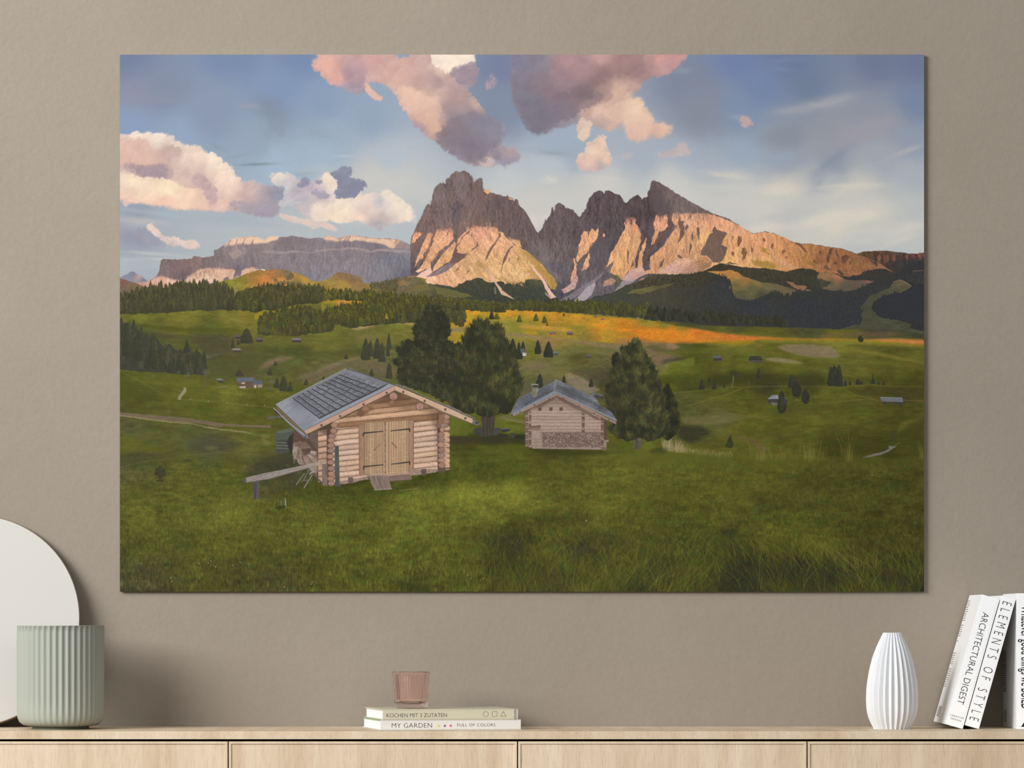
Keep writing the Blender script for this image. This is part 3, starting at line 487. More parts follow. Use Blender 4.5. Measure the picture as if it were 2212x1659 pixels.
    # the massif, all in shade first
    rim = Z(cE, [(150,1260),(135,1100),(135,900),(138,830),(160,780),(200,690),(240,620),(280,520),(310,460),(325,448),(355,470),(370,400),(385,330),(395,290),(410,265),(440,235),(460,222),(478,235),(490,220),(500,240),(515,235),(520,195),(545,175),(560,172),(570,145),(580,135),(600,118),(620,105),(640,100),(665,112),(680,100),(710,92),(740,105),(770,115),(790,160),(800,132),(810,180),(825,225),(840,205),(860,180),(885,168),(910,180),(918,220),(920,290),(950,300),(958,325),(970,292),(985,290),(1000,325),(1050,345),(1120,362),(1140,375),(1180,375),(1188,350),(1197,378),(1240,390),(1255,430),(1265,430),(1268,405),(1290,402),(1305,420),(1310,460),(1340,490),(1370,520),(1400,570),(1415,600),(1430,620),(1460,680),(1500,750),(1520,768),(1530,750),(1550,738),(1560,720),(1580,670),(1592,640),(1597,608),(1605,635),(1640,600),(1660,560),(1668,500),(1680,490),(1692,545),(1705,520),(1710,470),(1745,443),(1780,460),(1810,480),(1815,505),(1830,488),(1840,510),(1850,497),(1860,515)]) + \
          Z(cF, [(460,368),(470,390),(510,395),(540,430),(570,468),(590,455),(600,430),(620,410),(625,392),(640,388),(645,330),(660,300),(680,265),(700,240),(720,215),(740,210),(770,198),(800,203),(825,232),(835,200),(870,195),(900,205),(930,225),(980,240),(1015,280),(1020,300),(1045,328),(1080,290),(1130,250),(1165,240),(1190,260),(1215,292),(1220,270),(1250,262),(1262,260),(1270,205),(1290,180),(1300,120),(1315,100),(1335,90),(1370,105),(1420,135),(1500,185),(1560,225),(1700,310),(1850,390),(1960,440),(2080,480),(2200,545)]) + \
          Z(cG, [(100,150),(250,210),(320,260),(400,300),(440,302),(480,290),(520,282),(620,300),(740,350),(800,385),(900,410),(1000,408),(1080,420),(1200,445),(1300,455),(1400,485),(1460,510),(1530,487),(1650,480),(1780,478),(1850,490),(2000,505),(2080,508),(2160,490),(2160,1300),(0,1300)])+[(1200,700),(880,700)]
    rock(rim, SH, ts=(.2,.045), tex=.3, seed=21, rough=1.8)
    # big buttress modelling inside the shade
    for pts, c, a in (([(610,240),(640,170),(700,120),(745,150),(755,300),(740,400),(700,440),(640,390),(610,320)],(132,118,118),.55), ([(590,440),(640,430),(700,440),(690,560),(650,700),(620,700),(590,560)],(96,88,96),.6),
                      ([(480,520),(520,460),(560,500),(590,600),(600,700),(430,710),(450,600)],(136,118,114),.5), ([(780,400),(850,200),(900,190),(915,300),(960,420),(900,560),(780,620),(700,560)],(130,110,106),.45),
                      ([(940,420),(1050,380),(1150,400),(1160,470),(1080,520),(1000,480)],(100,88,92),.55), ([(700,440),(780,400),(800,560),(760,660),(660,740),(680,600)],(138,116,112),.5),
                      ([(400,290),(490,250),(510,330),(500,430),(420,500),(380,440)],(132,118,116),.45), ([(270,560),(330,480),(360,560),(330,700),(260,760),(200,740)],(132,108,104),.5),
                      ([(560,180),(610,110),(600,260),(560,330),(540,240)],(104,94,98),.5), ([(750,110),(790,160),(800,250),(770,380),(750,300)],(100,88,90),.5),
                      ([(1140,470),(1230,440),(1300,560),(1330,700),(1200,690),(1150,600)],(118,102,102),.4), ([(1090,640),(1200,700),(1230,800),(1130,740)],(100,90,96),.5), ([(1290,480),(1400,620),(1480,760),(1400,760),(1320,620)],(98,88,92),.45),
                      ([(1700,480),(1780,470),(1790,600),(1700,660)],(112,100,102),.5), ([(1430,840),(1560,860),(1560,1000),(1640,1080),(1500,1010),(1430,960)],(126,116,120),.5)):
        poly(Z(cE, pts), c, a, rough=3, blr=2, tex=.3, ts=(.3,.06), seed=int(pts[0][0]))
    for pts, c, a in (([(780,300),(830,240),(850,330),(830,440),(780,420)],(100,84,92),.6), ([(1310,130),(1360,180),(1400,300),(1470,400),(1450,440),(1380,420),(1290,330)],(88,78,84),.55), ([(640,560),(830,560),(980,640),(930,740),(900,640),(760,640)],(82,76,84),.5),
                      ([(690,740),(860,680),(880,800),(840,960),(700,970),(690,850)],(96,90,96),.6), ([(880,700),(960,690),(900,820),(860,920)],(78,74,84),.5), ([(60,860),(160,870),(280,900),(330,980),(400,1120),(330,1080),(200,960)],(118,110,116),.5),
                      ([(230,900),(420,920),(480,960),(470,1050),(340,1040),(240,960)],(92,90,98),.5)):
        poly(Z(cF, pts), c, a, rough=4, blr=2, tex=.35, ts=(.3,.08), seed=int(pts[0][0])+1)
    dk_, lt_ = (74,64,66), (142,122,114)
    crags(Z(cE, [(160,760),(330,450),(420,250),(700,110),(900,190),(920,320),(1000,700),(600,700),(300,740)]), 520, 92, dk_, lt_, 101, L=(8,26), a=.42)
    crags(Z(cE, [(900,320),(1250,420),(1500,760),(1540,1000),(1340,930),(1100,760),(960,700)]), 420, 88, dk_, (128,108,102), 102, L=(8,26), a=.42)
    crags(Z(cE, [(1560,740),(1680,500),(1745,450),(1900,520),(1900,1150),(1600,900)]), 260, 90, dk_, (126,110,108), 103, L=(8,24), a=.38)
    crags(Z(cF, [(560,480),(650,320),(780,210),(900,230),(1040,340),(1160,250),(1250,280),(1250,700),(1050,900),(850,1000),(650,1100),(400,1100),(200,700)]), 900, 92, (66,58,62), (122,108,106), 104, L=(8,26), a=.38)
    crags(Z(cF, [(1290,150),(1400,150),(1950,440),(1500,430),(1350,420)]), 260, 32, (96,84,84), (138,122,118), 105, L=(10,30), W=(.6,1.4), a=.35, spread=6)
    poly(Z(cF, [(1330,130),(1380,170),(1450,290),(1520,400),(1480,430),(1400,430),(1310,330),(1300,240)]), (88,78,80), .45, rough=3, blr=1)
    # scree flecks in the cirque
    rnd = np.random.default_rng(5)
    for _ in range(160):
        x = rnd.uniform(1180, 1260); y = rnd.uniform(560, 628); l = rnd.uniform(2, 6)
        line([(x, y), (x+l, y+l*rnd.uniform(.2, 1))], rnd.uniform(.6, 1.4), (150,142,146), rnd.uniform(.15, .5))
    # sunlit rock, left tower
    L1 = [(900,520,237,176,130),(890,500,228,161,124),(915,560,231,174,121),(960,520,241,183,136),(960,560,228,176,115),(940,590,237,189,136),(980,500,218,157,126),(1000,540,220,170,119),(1040,500,228,168,132),(1060,520,233,180,136),(1020,560,218,174,121),(1060,570,222,178,119),(1040,600,220,178,115),(1090,540,228,176,126),(1130,560,214,172,111),(1080,600,233,195,132),(1120,600,220,180,117),(1150,580,214,168,104),(1180,600,200,156,92),(920,600,250,208,171),(980,600,231,183,134),(960,620,226,170,130),(1000,610,224,174,126),(1120,595,235,204,139),(1190,620,171,142,74)]
    E = lambda pts, **k: rock(Z(cE, pts), L1, ts=(.2,.05), rot=-.62, tex=.26, rough=2.2, **k)
    up = dict(seed=31)
    E([(150,880),(152,830),(160,790),(178,755),(215,750),(255,765),(240,800),(200,840),(175,880)], fade=(498.2,508.2), **up)
    E([(172,1140),(200,1060),(240,960),(270,880),(310,800),(330,765),(380,740),(372,800),(350,860),(325,930),(280,990),(265,1040),(230,1060),(200,1110)], fade=(497.2,509.2), **up)
    E([(190,1190),(240,1150),(300,1060),(320,990),(370,890),(395,800),(420,725),(520,700),(600,715),(600,830),(560,880),(500,920),(440,970),(400,1030),(350,1110),(355,1150),(290,1165),(220,1205)], fade=(489.3,503.2), **up)
    E([(375,1190),(400,1120),(440,1060),(500,970),(560,920),(620,858),(632,905),(600,970),(580,1060),(500,1110),(440,1150)], blr=0, seed=33)
    E([(640,895),(650,840),(690,790),(740,745),(742,690),(755,672),(772,730),(800,700),(822,672),(860,690),(920,700),(1000,700),(1060,700),(1085,760),(1140,770),(1180,830),(1250,890),(1320,930),(1400,970),(1480,1040),(1560,1110),(1620,1190),(1700,1270),(1725,1340),(1700,1392),(1650,1370),(1600,1300),(1500,1275),(1400,1280),(1370,1350),(1300,1330),(1200,1330),(1000,1310),(860,1270),(740,1290),(620,1360),(480,1340),(330,1330),(250,1265),(60,1255),(150,1240),(200,1235),(300,1170),(360,1150),(370,1200),(330,1245),(420,1230),(520,1190),(600,1120),(660,1080),(720,1040),(760,990),(700,1000),(640,990),(620,960)], fade=(482.3,496.2), seed=35)
    E([(1172,800),(1220,800),(1250,832),(1325,850),(1345,930),(1300,920),(1250,890),(1190,830)], fade=(509.2,521.1), seed=36)
    E([(925,300),(950,300),(960,325),(970,292),(985,292),(998,330),(985,350),(960,345),(935,325)], blr=0, seed=37)
    E([(1195,385),(1240,395),(1250,415),(1230,408),(1205,400)], blr=0, seed=38)
    LD, LL = (158,112,84), (252,210,152)
    crags(Z(cE, [(650,900),(840,700),(1080,710),(1320,930),(1560,1110),(1700,1300),(1300,1320),(700,1280),(350,1300),(600,1120),(700,1000)]), 620, 118, LD, LL, 111, L=(4,18), W=(.8,2.2), a=.42)
    crags(Z(cE, [(180,1120),(300,830),(420,730),(600,720),(590,860),(400,1060),(240,1180)]), 240, 116, LD, LL, 112, L=(5,18), W=(.8,2.2), a=.42)
    crags(Z(cE, [(380,1180),(500,970),(625,870),(590,1050),(480,1120)]), 80, 120, LD, LL, 113, L=(5,16), a=.4)
    crags(Z(cE, [(400,640),(1080,640),(1080,730),(400,740)]), 110, 92, (120,98,92), (214,164,134), 114, L=(6,18), W=(1.2,3), a=.5, spread=8)
    G1 = (108,86,80)
    for pts in ([(1095,768),(1112,775),(1108,810),(1060,880),(1030,930),(1000,985),(955,1058),(945,1050),(975,975),(1000,935),(1040,880),(1085,825)], [(1235,905),(1250,910),(1215,960),(1190,1010),(1170,1060),(1145,1110),(1120,1180),(1110,1185),(1135,1110),(1145,1030),(1180,970)],
                [(840,690),(800,735),(740,770),(700,810),(665,870),(635,905),(600,1000),(575,1060),(560,1120),(610,1115),(660,1080),(700,1050),(745,992),(690,1000),(640,985),(650,960),(640,930),(680,860),(720,800),(770,770)],
                [(820,730),(800,800),(812,770),(805,820),(795,800)], [(860,880),(870,910),(830,940),(790,975),(800,950),(845,915)], [(880,850),(862,880),(850,910),(848,880)], [(780,1160),(775,1190),(740,1225),(750,1195)], [(1215,1035),(1212,1075),(1200,1080)],
                [(1310,1010),(1302,1060),(1285,1070)], [(560,730),(545,780),(520,830),(530,790)], [(1010,800),(1005,850),(998,830)], [(965,770),(945,800),(955,790)], [(680,1110),(650,1170),(610,1200),(640,1160)]):
        poly(Z(cE, pts), G1, .85, rough=1.8, tex=.3)
    # shaded scree below the left ribs
    poly(Z(cE, [(370,1200),(460,1150),(560,1100),(640,1090),(600,1130),(520,1190),(420,1235),(300,1250)]), (140,120,122), .8, rough=2, tex=.3)
    poly(Z(cE, [(400,1215),(470,1155),(520,1125),(450,1190),(380,1235)]), (176,156,158), .7, rough=1.5, blr=1)
    poly(Z(cE, [(210,1235),(280,1180),(355,1150),(365,1195),(330,1230),(270,1250)]), (236,202,172), .9, rough=1.5, tex=.15)
    # grass ledges and scree chutes
    for pts, c, a in (([(840,1090),(880,1075),(930,1110),(1000,1190),(1080,1240),(1200,1300),(1100,1290),(1010,1230),(940,1170),(860,1130)],(164,134,66),.5), ([(1290,930),(1400,975),(1480,1040),(1560,1110),(1620,1190),(1700,1270),(1722,1340),(1700,1385),(1600,1260),(1520,1180),(1440,1090),(1360,1010)],(168,136,64),.6),
                      ([(1440,1130),(1500,1200),(1560,1280),(1600,1330),(1500,1280),(1420,1190)],(164,136,68),.5), ([(680,1070),(730,1080),(760,1110),(700,1100)],(165,140,60),.5), ([(1100,1230),(1200,1290),(1330,1310),(1420,1270),(1500,1280),(1400,1290),(1360,1320),(1200,1330)],(150,124,64),.6),
                      ([(170,1245),(240,1265),(300,1320),(260,1320),(200,1270)],(160,132,60),.8)):
        poly(Z(cE, pts), c, a, rough=3, blr=1, tex=.35, ts=(.4,.4))
    poly(Z(cE, [(1310,1240),(1350,1190),(1365,1215),(1345,1260),(1315,1270)]), (236,208,140), .7, rough=1.5, blr=1)
    poly(Z(cE, [(1420,1095),(1500,1170),(1560,1240),(1610,1320),(1660,1400),(1720,1465),(1660,1485),(1640,1440),(1600,1380),(1570,1310),(1520,1230),(1450,1140)]), (232,196,168), .9, rough=1.5, tex=.2)
    poly(Z(cG, [(100,150),(100,151),(101,150)]), G1)
    # hollow rock of the right peaks
    R1 = [(1250,530,237,181,129),(1262,510,226,168,118),(1285,510,235,181,127),(1262,600,218,166,133),(1355,480,224,158,122),(1360,520,235,181,122),(1340,560,231,179,118),(1345,590,220,168,106),(1375,520,218,168,114),(1375,560,207,156,106),(1400,530,222,166,122),(1420,480,228,164,125),(1440,500,218,158,116),(1490,480,228,175,135),(1540,480,220,162,122),(1580,500,224,168,125),(1460,520,212,162,112),(1480,550,207,158,116),(1430,570,207,156,108),(1500,520,201,156,108),(1520,520,241,194,118),(1500,545,212,164,114),(1560,520,218,162,101),(1575,570,231,181,112),(1600,560,224,175,116),(1640,520,222,162,112),(1650,570,220,168,106),(1700,560,190,136,80),(1740,570,172,124,70),(1780,560,156,108,70),(1820,570,146,100,64),(1870,570,138,96,70),(1900,600,150,106,72),(1950,560,108,78,66),(1640,600,190,151,78),(1690,560,207,149,97),(1720,590,196,144,90),(1760,600,168,118,72),(1850,600,150,104,70)]
    F = lambda pts, **k: rock(Z(cF, pts), R1, ts=(.22,.04), rot=-.25, tex=.27, rough=2.4, **k)
    F([(540,905),(550,840),(560,780),(580,700),(600,640),(620,605),(660,610),(655,700),(668,640),(690,580),(720,590),(740,620),(765,570),(762,650),(735,705),(690,740),(675,800),(620,850),(570,900),(548,925)], seed=41)
    F([(595,1010),(640,880),(668,830),(680,840),(668,900),(670,960),(640,1000)], seed=42)
    F([(512,885),(528,890),(543,950),(542,1050),(515,1105),(480,1122),(490,1040),(520,980)], seed=43)
    F([(800,682),(822,625),(832,660)], seed=44)
    F([(835,990),(860,920),(900,830),(950,740),(975,680),(1000,640),(1035,580),(1030,520),(1060,440),(1080,460),(1138,465),(1145,530),(1180,580),(1200,640),(1200,720),(1185,760),(1150,850),(1135,920),(1140,980),(1060,1020),(1000,1110),(930,1050),(890,1030),(895,990),(925,905),(880,950)], fade=(463.5,482.6), seed=45)
    F([(1158,975),(1170,900),(1180,850),(1220,740),(1245,700),(1255,665),(1258,700),(1245,780),(1215,860),(1212,900),(1218,970)], seed=46)
    F([(1300,748),(1315,680),(1335,620),(1330,530),(1345,480),(1345,440),(1380,430),(1390,520),(1400,460),(1460,430),(1472,500),(1468,570),(1420,610),(1385,620),(1350,720)], seed=47, fade=(459.2,474.1))
    F([(1290,1000),(1285,880),(1350,830),(1440,745),(1490,650),(1570,560),(1540,545),(1515,520),(1515,440),(1560,400),(1600,430),(1700,425),(1850,425),(1960,455),(2080,495),(2212,560),(2330,640),(2330,950),(2212,950),(2100,935),(2000,930),(1900,1000),(1850,1010),(1700,1045),(1500,1045),(1300,1040),(1220,1050),(1260,1010)], seed=48, fade=(453.9,468.8))
    LD, LL = (154,108,80), (250,206,148)
    crags(Z(cF, [(545,900),(620,610),(760,580),(740,700),(600,880)]), 90, 100, LD, LL, 121, L=(6,20), W=(.8,2.4), a=.45)
    crags(Z(cF, [(840,990),(1040,560),(1140,470),(1200,660),(1140,970),(1000,1090)]), 260, 100, LD, LL, 122, L=(6,22), W=(.8,2.4), a=.45, spread=10)
    crags(Z(cF, [(1290,990),(1290,880),(1500,640),(1520,430),(1960,450),(2212,560),(2212,940),(1900,1000),(1500,1040)]), 800, 102, LD, LL, 123, L=(6,26), W=(.8,2.6), a=.45, spread=12)
    crags(Z(cF, [(1320,740),(1345,440),(1470,440),(1460,570),(1360,700)]), 80, 96, LD, LL, 124, L=(6,20), a=.45)
    crags(Z(cF, [(1500,420),(1960,425),(1960,470),(1500,470)]), 90, 96, (128,100,92), (222,170,130), 125, L=(6,16), W=(1,2.6), a=.5)
    crags(Z(cF, [(1700,430),(2212,560),(2212,620),(1980,600),(1700,560)]), 120, 30, (176,126,96), (246,198,146), 126, L=(8,22), W=(.5,1.1), a=.35, spread=6)
    g = (98,80,78)
    for pts in ([(1950,550),(1970,590),(2000,600),(2050,600),(2075,620),(2040,690),(2020,750),(2075,770),(2060,840),(2035,900),(2000,930),(1925,925),(1880,860),(1800,850),(1830,780),(1860,720),(1890,650),(1930,620)],
                [(1595,440),(1600,500),(1645,505),(1620,540),(1645,580),(1640,640),(1600,700),(1560,745),(1585,680),(1592,600),(1580,530)], [(1770,560),(1795,580),(1790,640),(1785,720),(1765,650)], [(1700,720),(1715,760),(1690,820),(1690,890),(1682,830)], [(1665,540),(1690,560),(1660,600),(1650,570)],
                [(1040,480),(1050,520),(1030,560)], [(1095,480),(1115,500),(1115,550),(1090,540)], [(1060,780),(1080,830),(1070,900),(1090,980),(1062,920)], [(1110,900),(1130,960),(1100,990)], [(1380,630),(1440,610),(1470,620),(1430,690),(1350,760),(1290,840),(1210,900),(1250,800),(1330,740)],
                [(1570,860),(1590,845),(1620,890),(1600,890)], [(1720,600),(1730,680),(1718,720),(1712,650)], [(1950,465),(1960,490),(1948,560),(1942,500)], [(1700,430),(1715,450),(1700,490)], [(1835,470),(1835,500),(1828,500)], [(1440,880),(1420,960),(1370,1000),(1390,940)],
                [(1465,520),(1500,480),(1520,520),(1545,545),(1500,600),(1470,620)], [(1555,420),(1565,470),(1558,490)]):
        poly(Z(cF, pts), g, .88, rough=2.4, tex=.35, ts=(.4,.2))
    poly(Z(cF, [(1350,1035),(1440,980),(1560,905),(1620,885),(1700,890),(1730,920),(1840,855),(1925,925),(1870,990),(1760,1040),(1560,1050)]), Z(cF,[(1500,960,206,168,148),(1650,910,216,172,140),(1840,900,182,136,92),(1700,1000,176,138,116),(1850,960,150,116,84)]), .95, rough=3, tex=.5, ts=(.5,.5))
    # fans of scree
    sc = (176,160,160)
    poly(Z(cF, [(1000,1100),(1080,1010),(1200,965),(1260,1045),(1180,1080),(1120,1110),(1050,1120)]), Z(cF,[(1190,1000,222,180,152),(1080,1060,200,170,156),(1200,1060,190,158,140)]), .92, rough=1.6, tex=.15)
    poly(Z(cF, [(920,1230),(980,1160),(1020,1100),(1150,1095),(1100,1150),(1040,1200),(960,1240)]), (170,154,156), .75, rough=2, tex=.3)
    poly(Z(cF, [(515,1330),(580,1250),(650,1180),(720,1095),(735,1160),(700,1250),(640,1310),(540,1335)]), (176,164,168), .9, rough=2, tex=.25)
    poly(Z(cF, [(360,1320),(450,1270),(560,1200),(700,1110),(830,1010),(780,1080),(680,1160),(560,1260),(440,1340)]), (134,124,130), .8, rough=2.5, tex=.35)
    poly(Z(cF, [(385,1200),(440,1170),(500,1120),(545,1060),(560,1110),(540,1170),(480,1220),(420,1245)]), (206,172,152), .85, rough=3, tex=.4)
    poly(Z(cF, [(810,1150),(830,1110),(900,1090),(950,1110),(920,1150),(860,1160),(820,1190)]), (186,148,120), .85, rough=3, tex=.5)
    poly(Z(cF, [(1170,1110),(1210,1085),(1270,1085),(1250,1110)]), (190,150,130), .7, rough=2, tex=.4)
    poly(Z(cF, [(890,1050),(960,1060),(1000,1100),(985,1170),(930,1100)]), (96,92,60), .6, rough=3, tex=.4)
    # right shoulder and the far ridge
    rock(Z(cG, [(0,105),(100,155),(250,215),(320,262),(400,302),(440,304),(480,292),(520,284),(620,302),(740,352),(800,387),(900,412),(1000,410),(1080,422),(1200,447),(1300,457),(1400,487),(1460,512),(1530,490),(1600,560),(1680,600),(1750,640),(1850,700),(1700,760),(1500,760),(1350,770),(1200,740),(1000,690),(850,670),(730,695),(640,670),(400,655),(300,645),(80,612),(130,520),(150,430),(90,420),(150,300),(60,270),(0,200)]), R1, ts=(.2,.05), rot=-.1, tex=.24, rough=1.6, seed=51)
    rock(Z(cG, [(1460,514),(1530,489),(1650,482),(1780,480),(1850,492),(2000,507),(2080,510),(2160,492),(2160,760),(1900,720),(1820,690),(1700,610),(1600,560)]), Z(cG, [(1600,500,84,66,50),(1800,490,88,72,56),(1750,560,104,72,60),(1800,640,66,58,56),(1950,560,88,66,58),(2100,530,112,76,66),(2000,620,62,56,56),(1650,560,112,78,62)]), ts=(.2,.08), tex=.3, rough=1, seed=52)
    def G(pts, c, a, rough=2.4, tex=.3, **k): poly(Z(cG, pts), c, a, rough=rough, tex=tex, ts=(.3,.2), **k)
    for pts in ([(250,340),(290,335),(295,380),(260,440),(245,400)],[(300,450),(330,450),(350,500),(330,560),(300,580),(310,520),(280,500)],[(200,320),(210,350),(195,375)],[(390,430),(410,460),(405,500),(390,490)],[(190,490),(220,490),(210,530),(195,520)],[(505,345),(540,370),(520,400),(505,380)],[(600,400),(620,410),(600,470),(585,450)],[(700,480),(735,460),(740,490),(700,525)],[(770,490),(782,495),(770,525)],[(735,540),(765,540),(755,560)],
                [(430,360),(440,370),(425,385)],[(820,390),(900,410),(930,450),(960,510),(940,500),(900,450),(850,420)]): G(pts, (104,72,56), .8)
    for pts in ([(1190,450),(1215,450),(1200,510),(1180,580),(1150,600),(1160,540)],[(1250,460),(1265,480),(1280,560),(1260,540)],[(1300,590),(1310,540),(1350,515),(1390,530),(1370,580),(1330,610)],[(1120,640),(1160,620),(1180,660),(1210,690),(1150,665)],[(1020,560),(1060,610),(1030,600)],[(1560,540),(1620,580),(1675,610),(1670,650),(1620,600)],[(1380,590),(1420,565),(1440,580),(1380,620)],[(1080,480),(1100,490),(1080,530)],[(1240,580),(1270,620),(1230,610)]): G(pts, (84,62,54), .8)
    for x in (1640,1710,1790,1860,1930,1985,2060,2110): G([(x,520),(x+14,510),(x+34,570),(x+22,620),(x-4,600)], (64,56,54), .7)
    for x in (1680,1760,1830,1960,2090): G([(x,520),(x+20,520),(x+30,570),(x+5,580)], (134,88,72), .6)
    G([(1820,600),(1900,570),(2160,550),(2160,700),(1900,720),(1840,690)], (60,58,58), .7, blr=2)
    G([(480,440),(520,450),(600,520),(570,515),(500,490)], (166,136,48), .8); G([(380,570),(480,580),(560,580),(640,620),(640,660),(500,650),(420,620)], (146,124,48), .75, blr=1)
    G([(560,460),(640,540),(720,570),(830,650),(850,665),(790,665),(700,620),(620,560)], (208,160,120), .75, rough=2, blr=1)
    G([(940,560),(1000,590),(1070,600),(1040,640),(970,620)], (134,100,48), .6, blr=1); G([(1380,560),(1500,590),(1620,650),(1560,660),(1440,620)], (150,112,60), .6, blr=1)
    G([(1180,690),(1300,700),(1350,760),(1240,730),(1100,730),(1080,700)], (176,116,72), .6, blr=1); G([(1380,745),(1500,735),(1700,755),(1600,780),(1400,775)], (150,100,76), .7, blr=1)
    crags(Z(cG, [(150,300),(440,310),(620,310),(900,430),(1000,600),(900,650),(300,600),(120,500)]), 330, 100, (140,96,68), (236,184,120), 131, L=(5,18), W=(.8,2.4), a=.42)
    crags(Z(cG, [(950,420),(1300,460),(1460,520),(1650,640),(1300,690),(1050,640)]), 200, 84, (98,68,56), (190,134,88), 132, L=(5,18), W=(.8,2.4), a=.42, spread=16)
    crags(Z(cI, [(0,230),(600,230),(1590,270),(1600,580),(600,580),(0,480)]), 420, 92, (112,102,106), (160,148,148), 133, L=(5,18), W=(.8,2.2), a=.32)
    crags(Z(cH, [(470,390),(860,370),(1000,350),(1000,480),(700,580),(480,540)]), 160, 92, (100,84,86), (160,134,126), 134, L=(5,18), W=(.8,2.4), a=.4)
    crags(Z(cH, [(1010,290),(1150,210),(1650,210),(1650,440),(1000,460)]), 160, 94, (110,96,100), (164,146,142), 135, L=(5,16), W=(.8,2.2), a=.36)

def meadow(pts, col, a=1., rough=1.5, seed=0, tex=.16, blr=0, ts=(.05, .16), warp=9, soft=14, grain=.16, rot=0):
    P = np.array([q[:2] for q in pts], float)
    if rough: P = roughen(P, rough, f=.06, seed=seed+3)
    r = cover(P, int(blr*3)+1 if blr else 0)
    if r is None: return
    win, M = r
    if blr: M = blur(M, blr)
    X, Y = XX[win], YY[win]
    C = colour(col, X, Y, warp, .02, soft, 3., seed)
    c, s = np.cos(rot), np.sin(rot)
    n = fbm((X*c+Y*s)*ts[0], (Y*c-X*s)*ts[1], 4, .6, seed, False)-.5
    g = fbm(X*.35, Y*.7, 3, .7, seed+2, False)-.5
    C = C*(1+n*tex*2+g*grain)[..., None]
    put(win, M, C, a)
LAND = [(300,690,112,112,46),(400,684,124,118,44),(500,690,120,115,46),(530,678,130,115,48),(300,712,88,98,46),(450,715,86,99,43),(350,760,80,84,50),(450,742,84,90,46),(520,790,82,86,46),(480,780,88,82,58),
  (600,740,98,108,44),(700,735,108,115,46),(800,720,112,108,56),(860,705,112,116,50),(650,770,85,98,45),(750,760,92,98,48),(600,800,85,92,48),(700,800,100,98,60),(830,790,92,92,56),(560,790,97,89,64),
  (1000,700,180,140,42),(1100,720,142,138,42),(1050,712,138,136,46),(1150,712,165,138,46),(1200,705,205,148,50),(1350,690,112,120,44),(1250,725,160,130,60),(1180,735,150,120,82),(1100,728,135,120,82),
  (1500,704,78,82,46),(1600,708,74,80,44),(1750,712,72,76,48),(1900,712,68,66,55),(1980,712,60,62,48),(1600,742,140,122,38),(1800,746,115,112,32),(1850,770,100,99,46),(1980,770,96,96,36),
  (1500,762,76,88,30),(1600,760,92,102,24),(1600,790,88,100,22),(1500,800,85,98,22),(1700,800,95,102,27),(1800,790,95,98,40),(1950,800,82,84,22),(1980,830,70,74,20),(1650,832,60,64,36),(1760,836,64,68,34),(1900,822,80,84,26),(1550,830,72,78,27),(1850,800,92,94,40),
  (1480,870,80,88,42),(1560,850,88,98,40),(1600,860,82,92,26),(1700,884,80,86,36),(1780,850,96,104,30),(1850,858,88,92,32),(1950,852,70,66,36),(1500,900,88,86,48),(1560,905,96,92,56),(1650,900,90,98,17),(1750,910,92,98,20),(1850,900,85,90,17),(1950,915,76,80,22),
  (1500,942,75,80,36),(1600,940,88,94,22),(1700,950,82,84,26),(1850,950,72,76,16),(1950,960,68,72,16),(1800,980,66,69,20),(1920,985,56,58,22),
  (1150,760,98,106,38),(1250,755,100,105,56),(1350,760,108,104,70),(1430,775,112,94,74),(1200,780,105,106,60),(1160,792,112,104,74),(1150,822,95,92,52),(1250,815,112,104,66),(1300,800,84,80,52),(1330,830,72,76,40),(1250,772,80,80,38),(1400,790,100,90,60),
  (300,822,88,98,34),(400,830,95,108,32),(500,852,107,114,32),(600,842,96,100,36),(300,870,80,90,32),(450,872,88,98,26),(560,882,84,93,26),(600,910,84,88,36),
  (290,925,84,90,52),(400,945,86,93,46),(450,962,82,88,56),(550,962,99,106,46),(280,960,96,104,32),(330,975,86,92,40),(300,990,78,82,46),(400,1005,88,95,36),(280,1030,90,95,48),(500,1030,85,95,32),(600,962,92,98,40),(580,1010,72,72,48),(620,1000,64,62,44),(660,1060,80,85,46),(640,1030,72,72,46),(450,1060,88,98,26),(300,1070,85,92,36),
  (300,1120,98,108,28),(500,1110,106,116,22),(650,1100,90,100,27),(800,1075,80,92,17),(950,1045,85,98,22),(1050,1010,76,90,22),(1100,1000,80,95,16),(1010,960,68,72,30),(1050,940,84,100,22),(1090,930,96,112,20),
  (900,1066,100,114,12),(1000,1062,115,128,12),(1100,1070,118,128,16),(900,1090,105,120,12),(1200,1000,86,96,22),(1200,975,64,60,36),(1350,1000,95,105,17),(1330,960,88,98,24),(1500,1000,85,98,17),(1700,1010,85,92,22),(1900,1010,80,82,22),
  (300,1180,80,88,32),(500,1170,88,98,27),(700,1150,95,108,17),(900,1150,98,112,12),(1100,1130,95,105,17),(1300,1080,92,102,17),(1500,1080,80,88,22),(1700,1080,75,82,24),(1900,1070,72,76,22),
  (300,1240,72,72,42),(500,1230,75,78,34),(700,1220,78,85,27),(900,1200,85,95,22),(1100,1190,70,78,36),(1300,1180,72,76,36),(1500,1140,78,86,22),(1700,1160,85,95,17),(1900,1150,68,72,26),
  (300,1270,70,68,43),(600,1265,72,72,40),(900,1265,70,76,32),(1150,1265,62,62,38),(1400,1250,60,64,32),(1600,1250,55,55,36),(1750,1220,80,90,17),(1850,1240,62,60,27),(1980,1265,50,50,30),(1980,1150,65,65,27)]
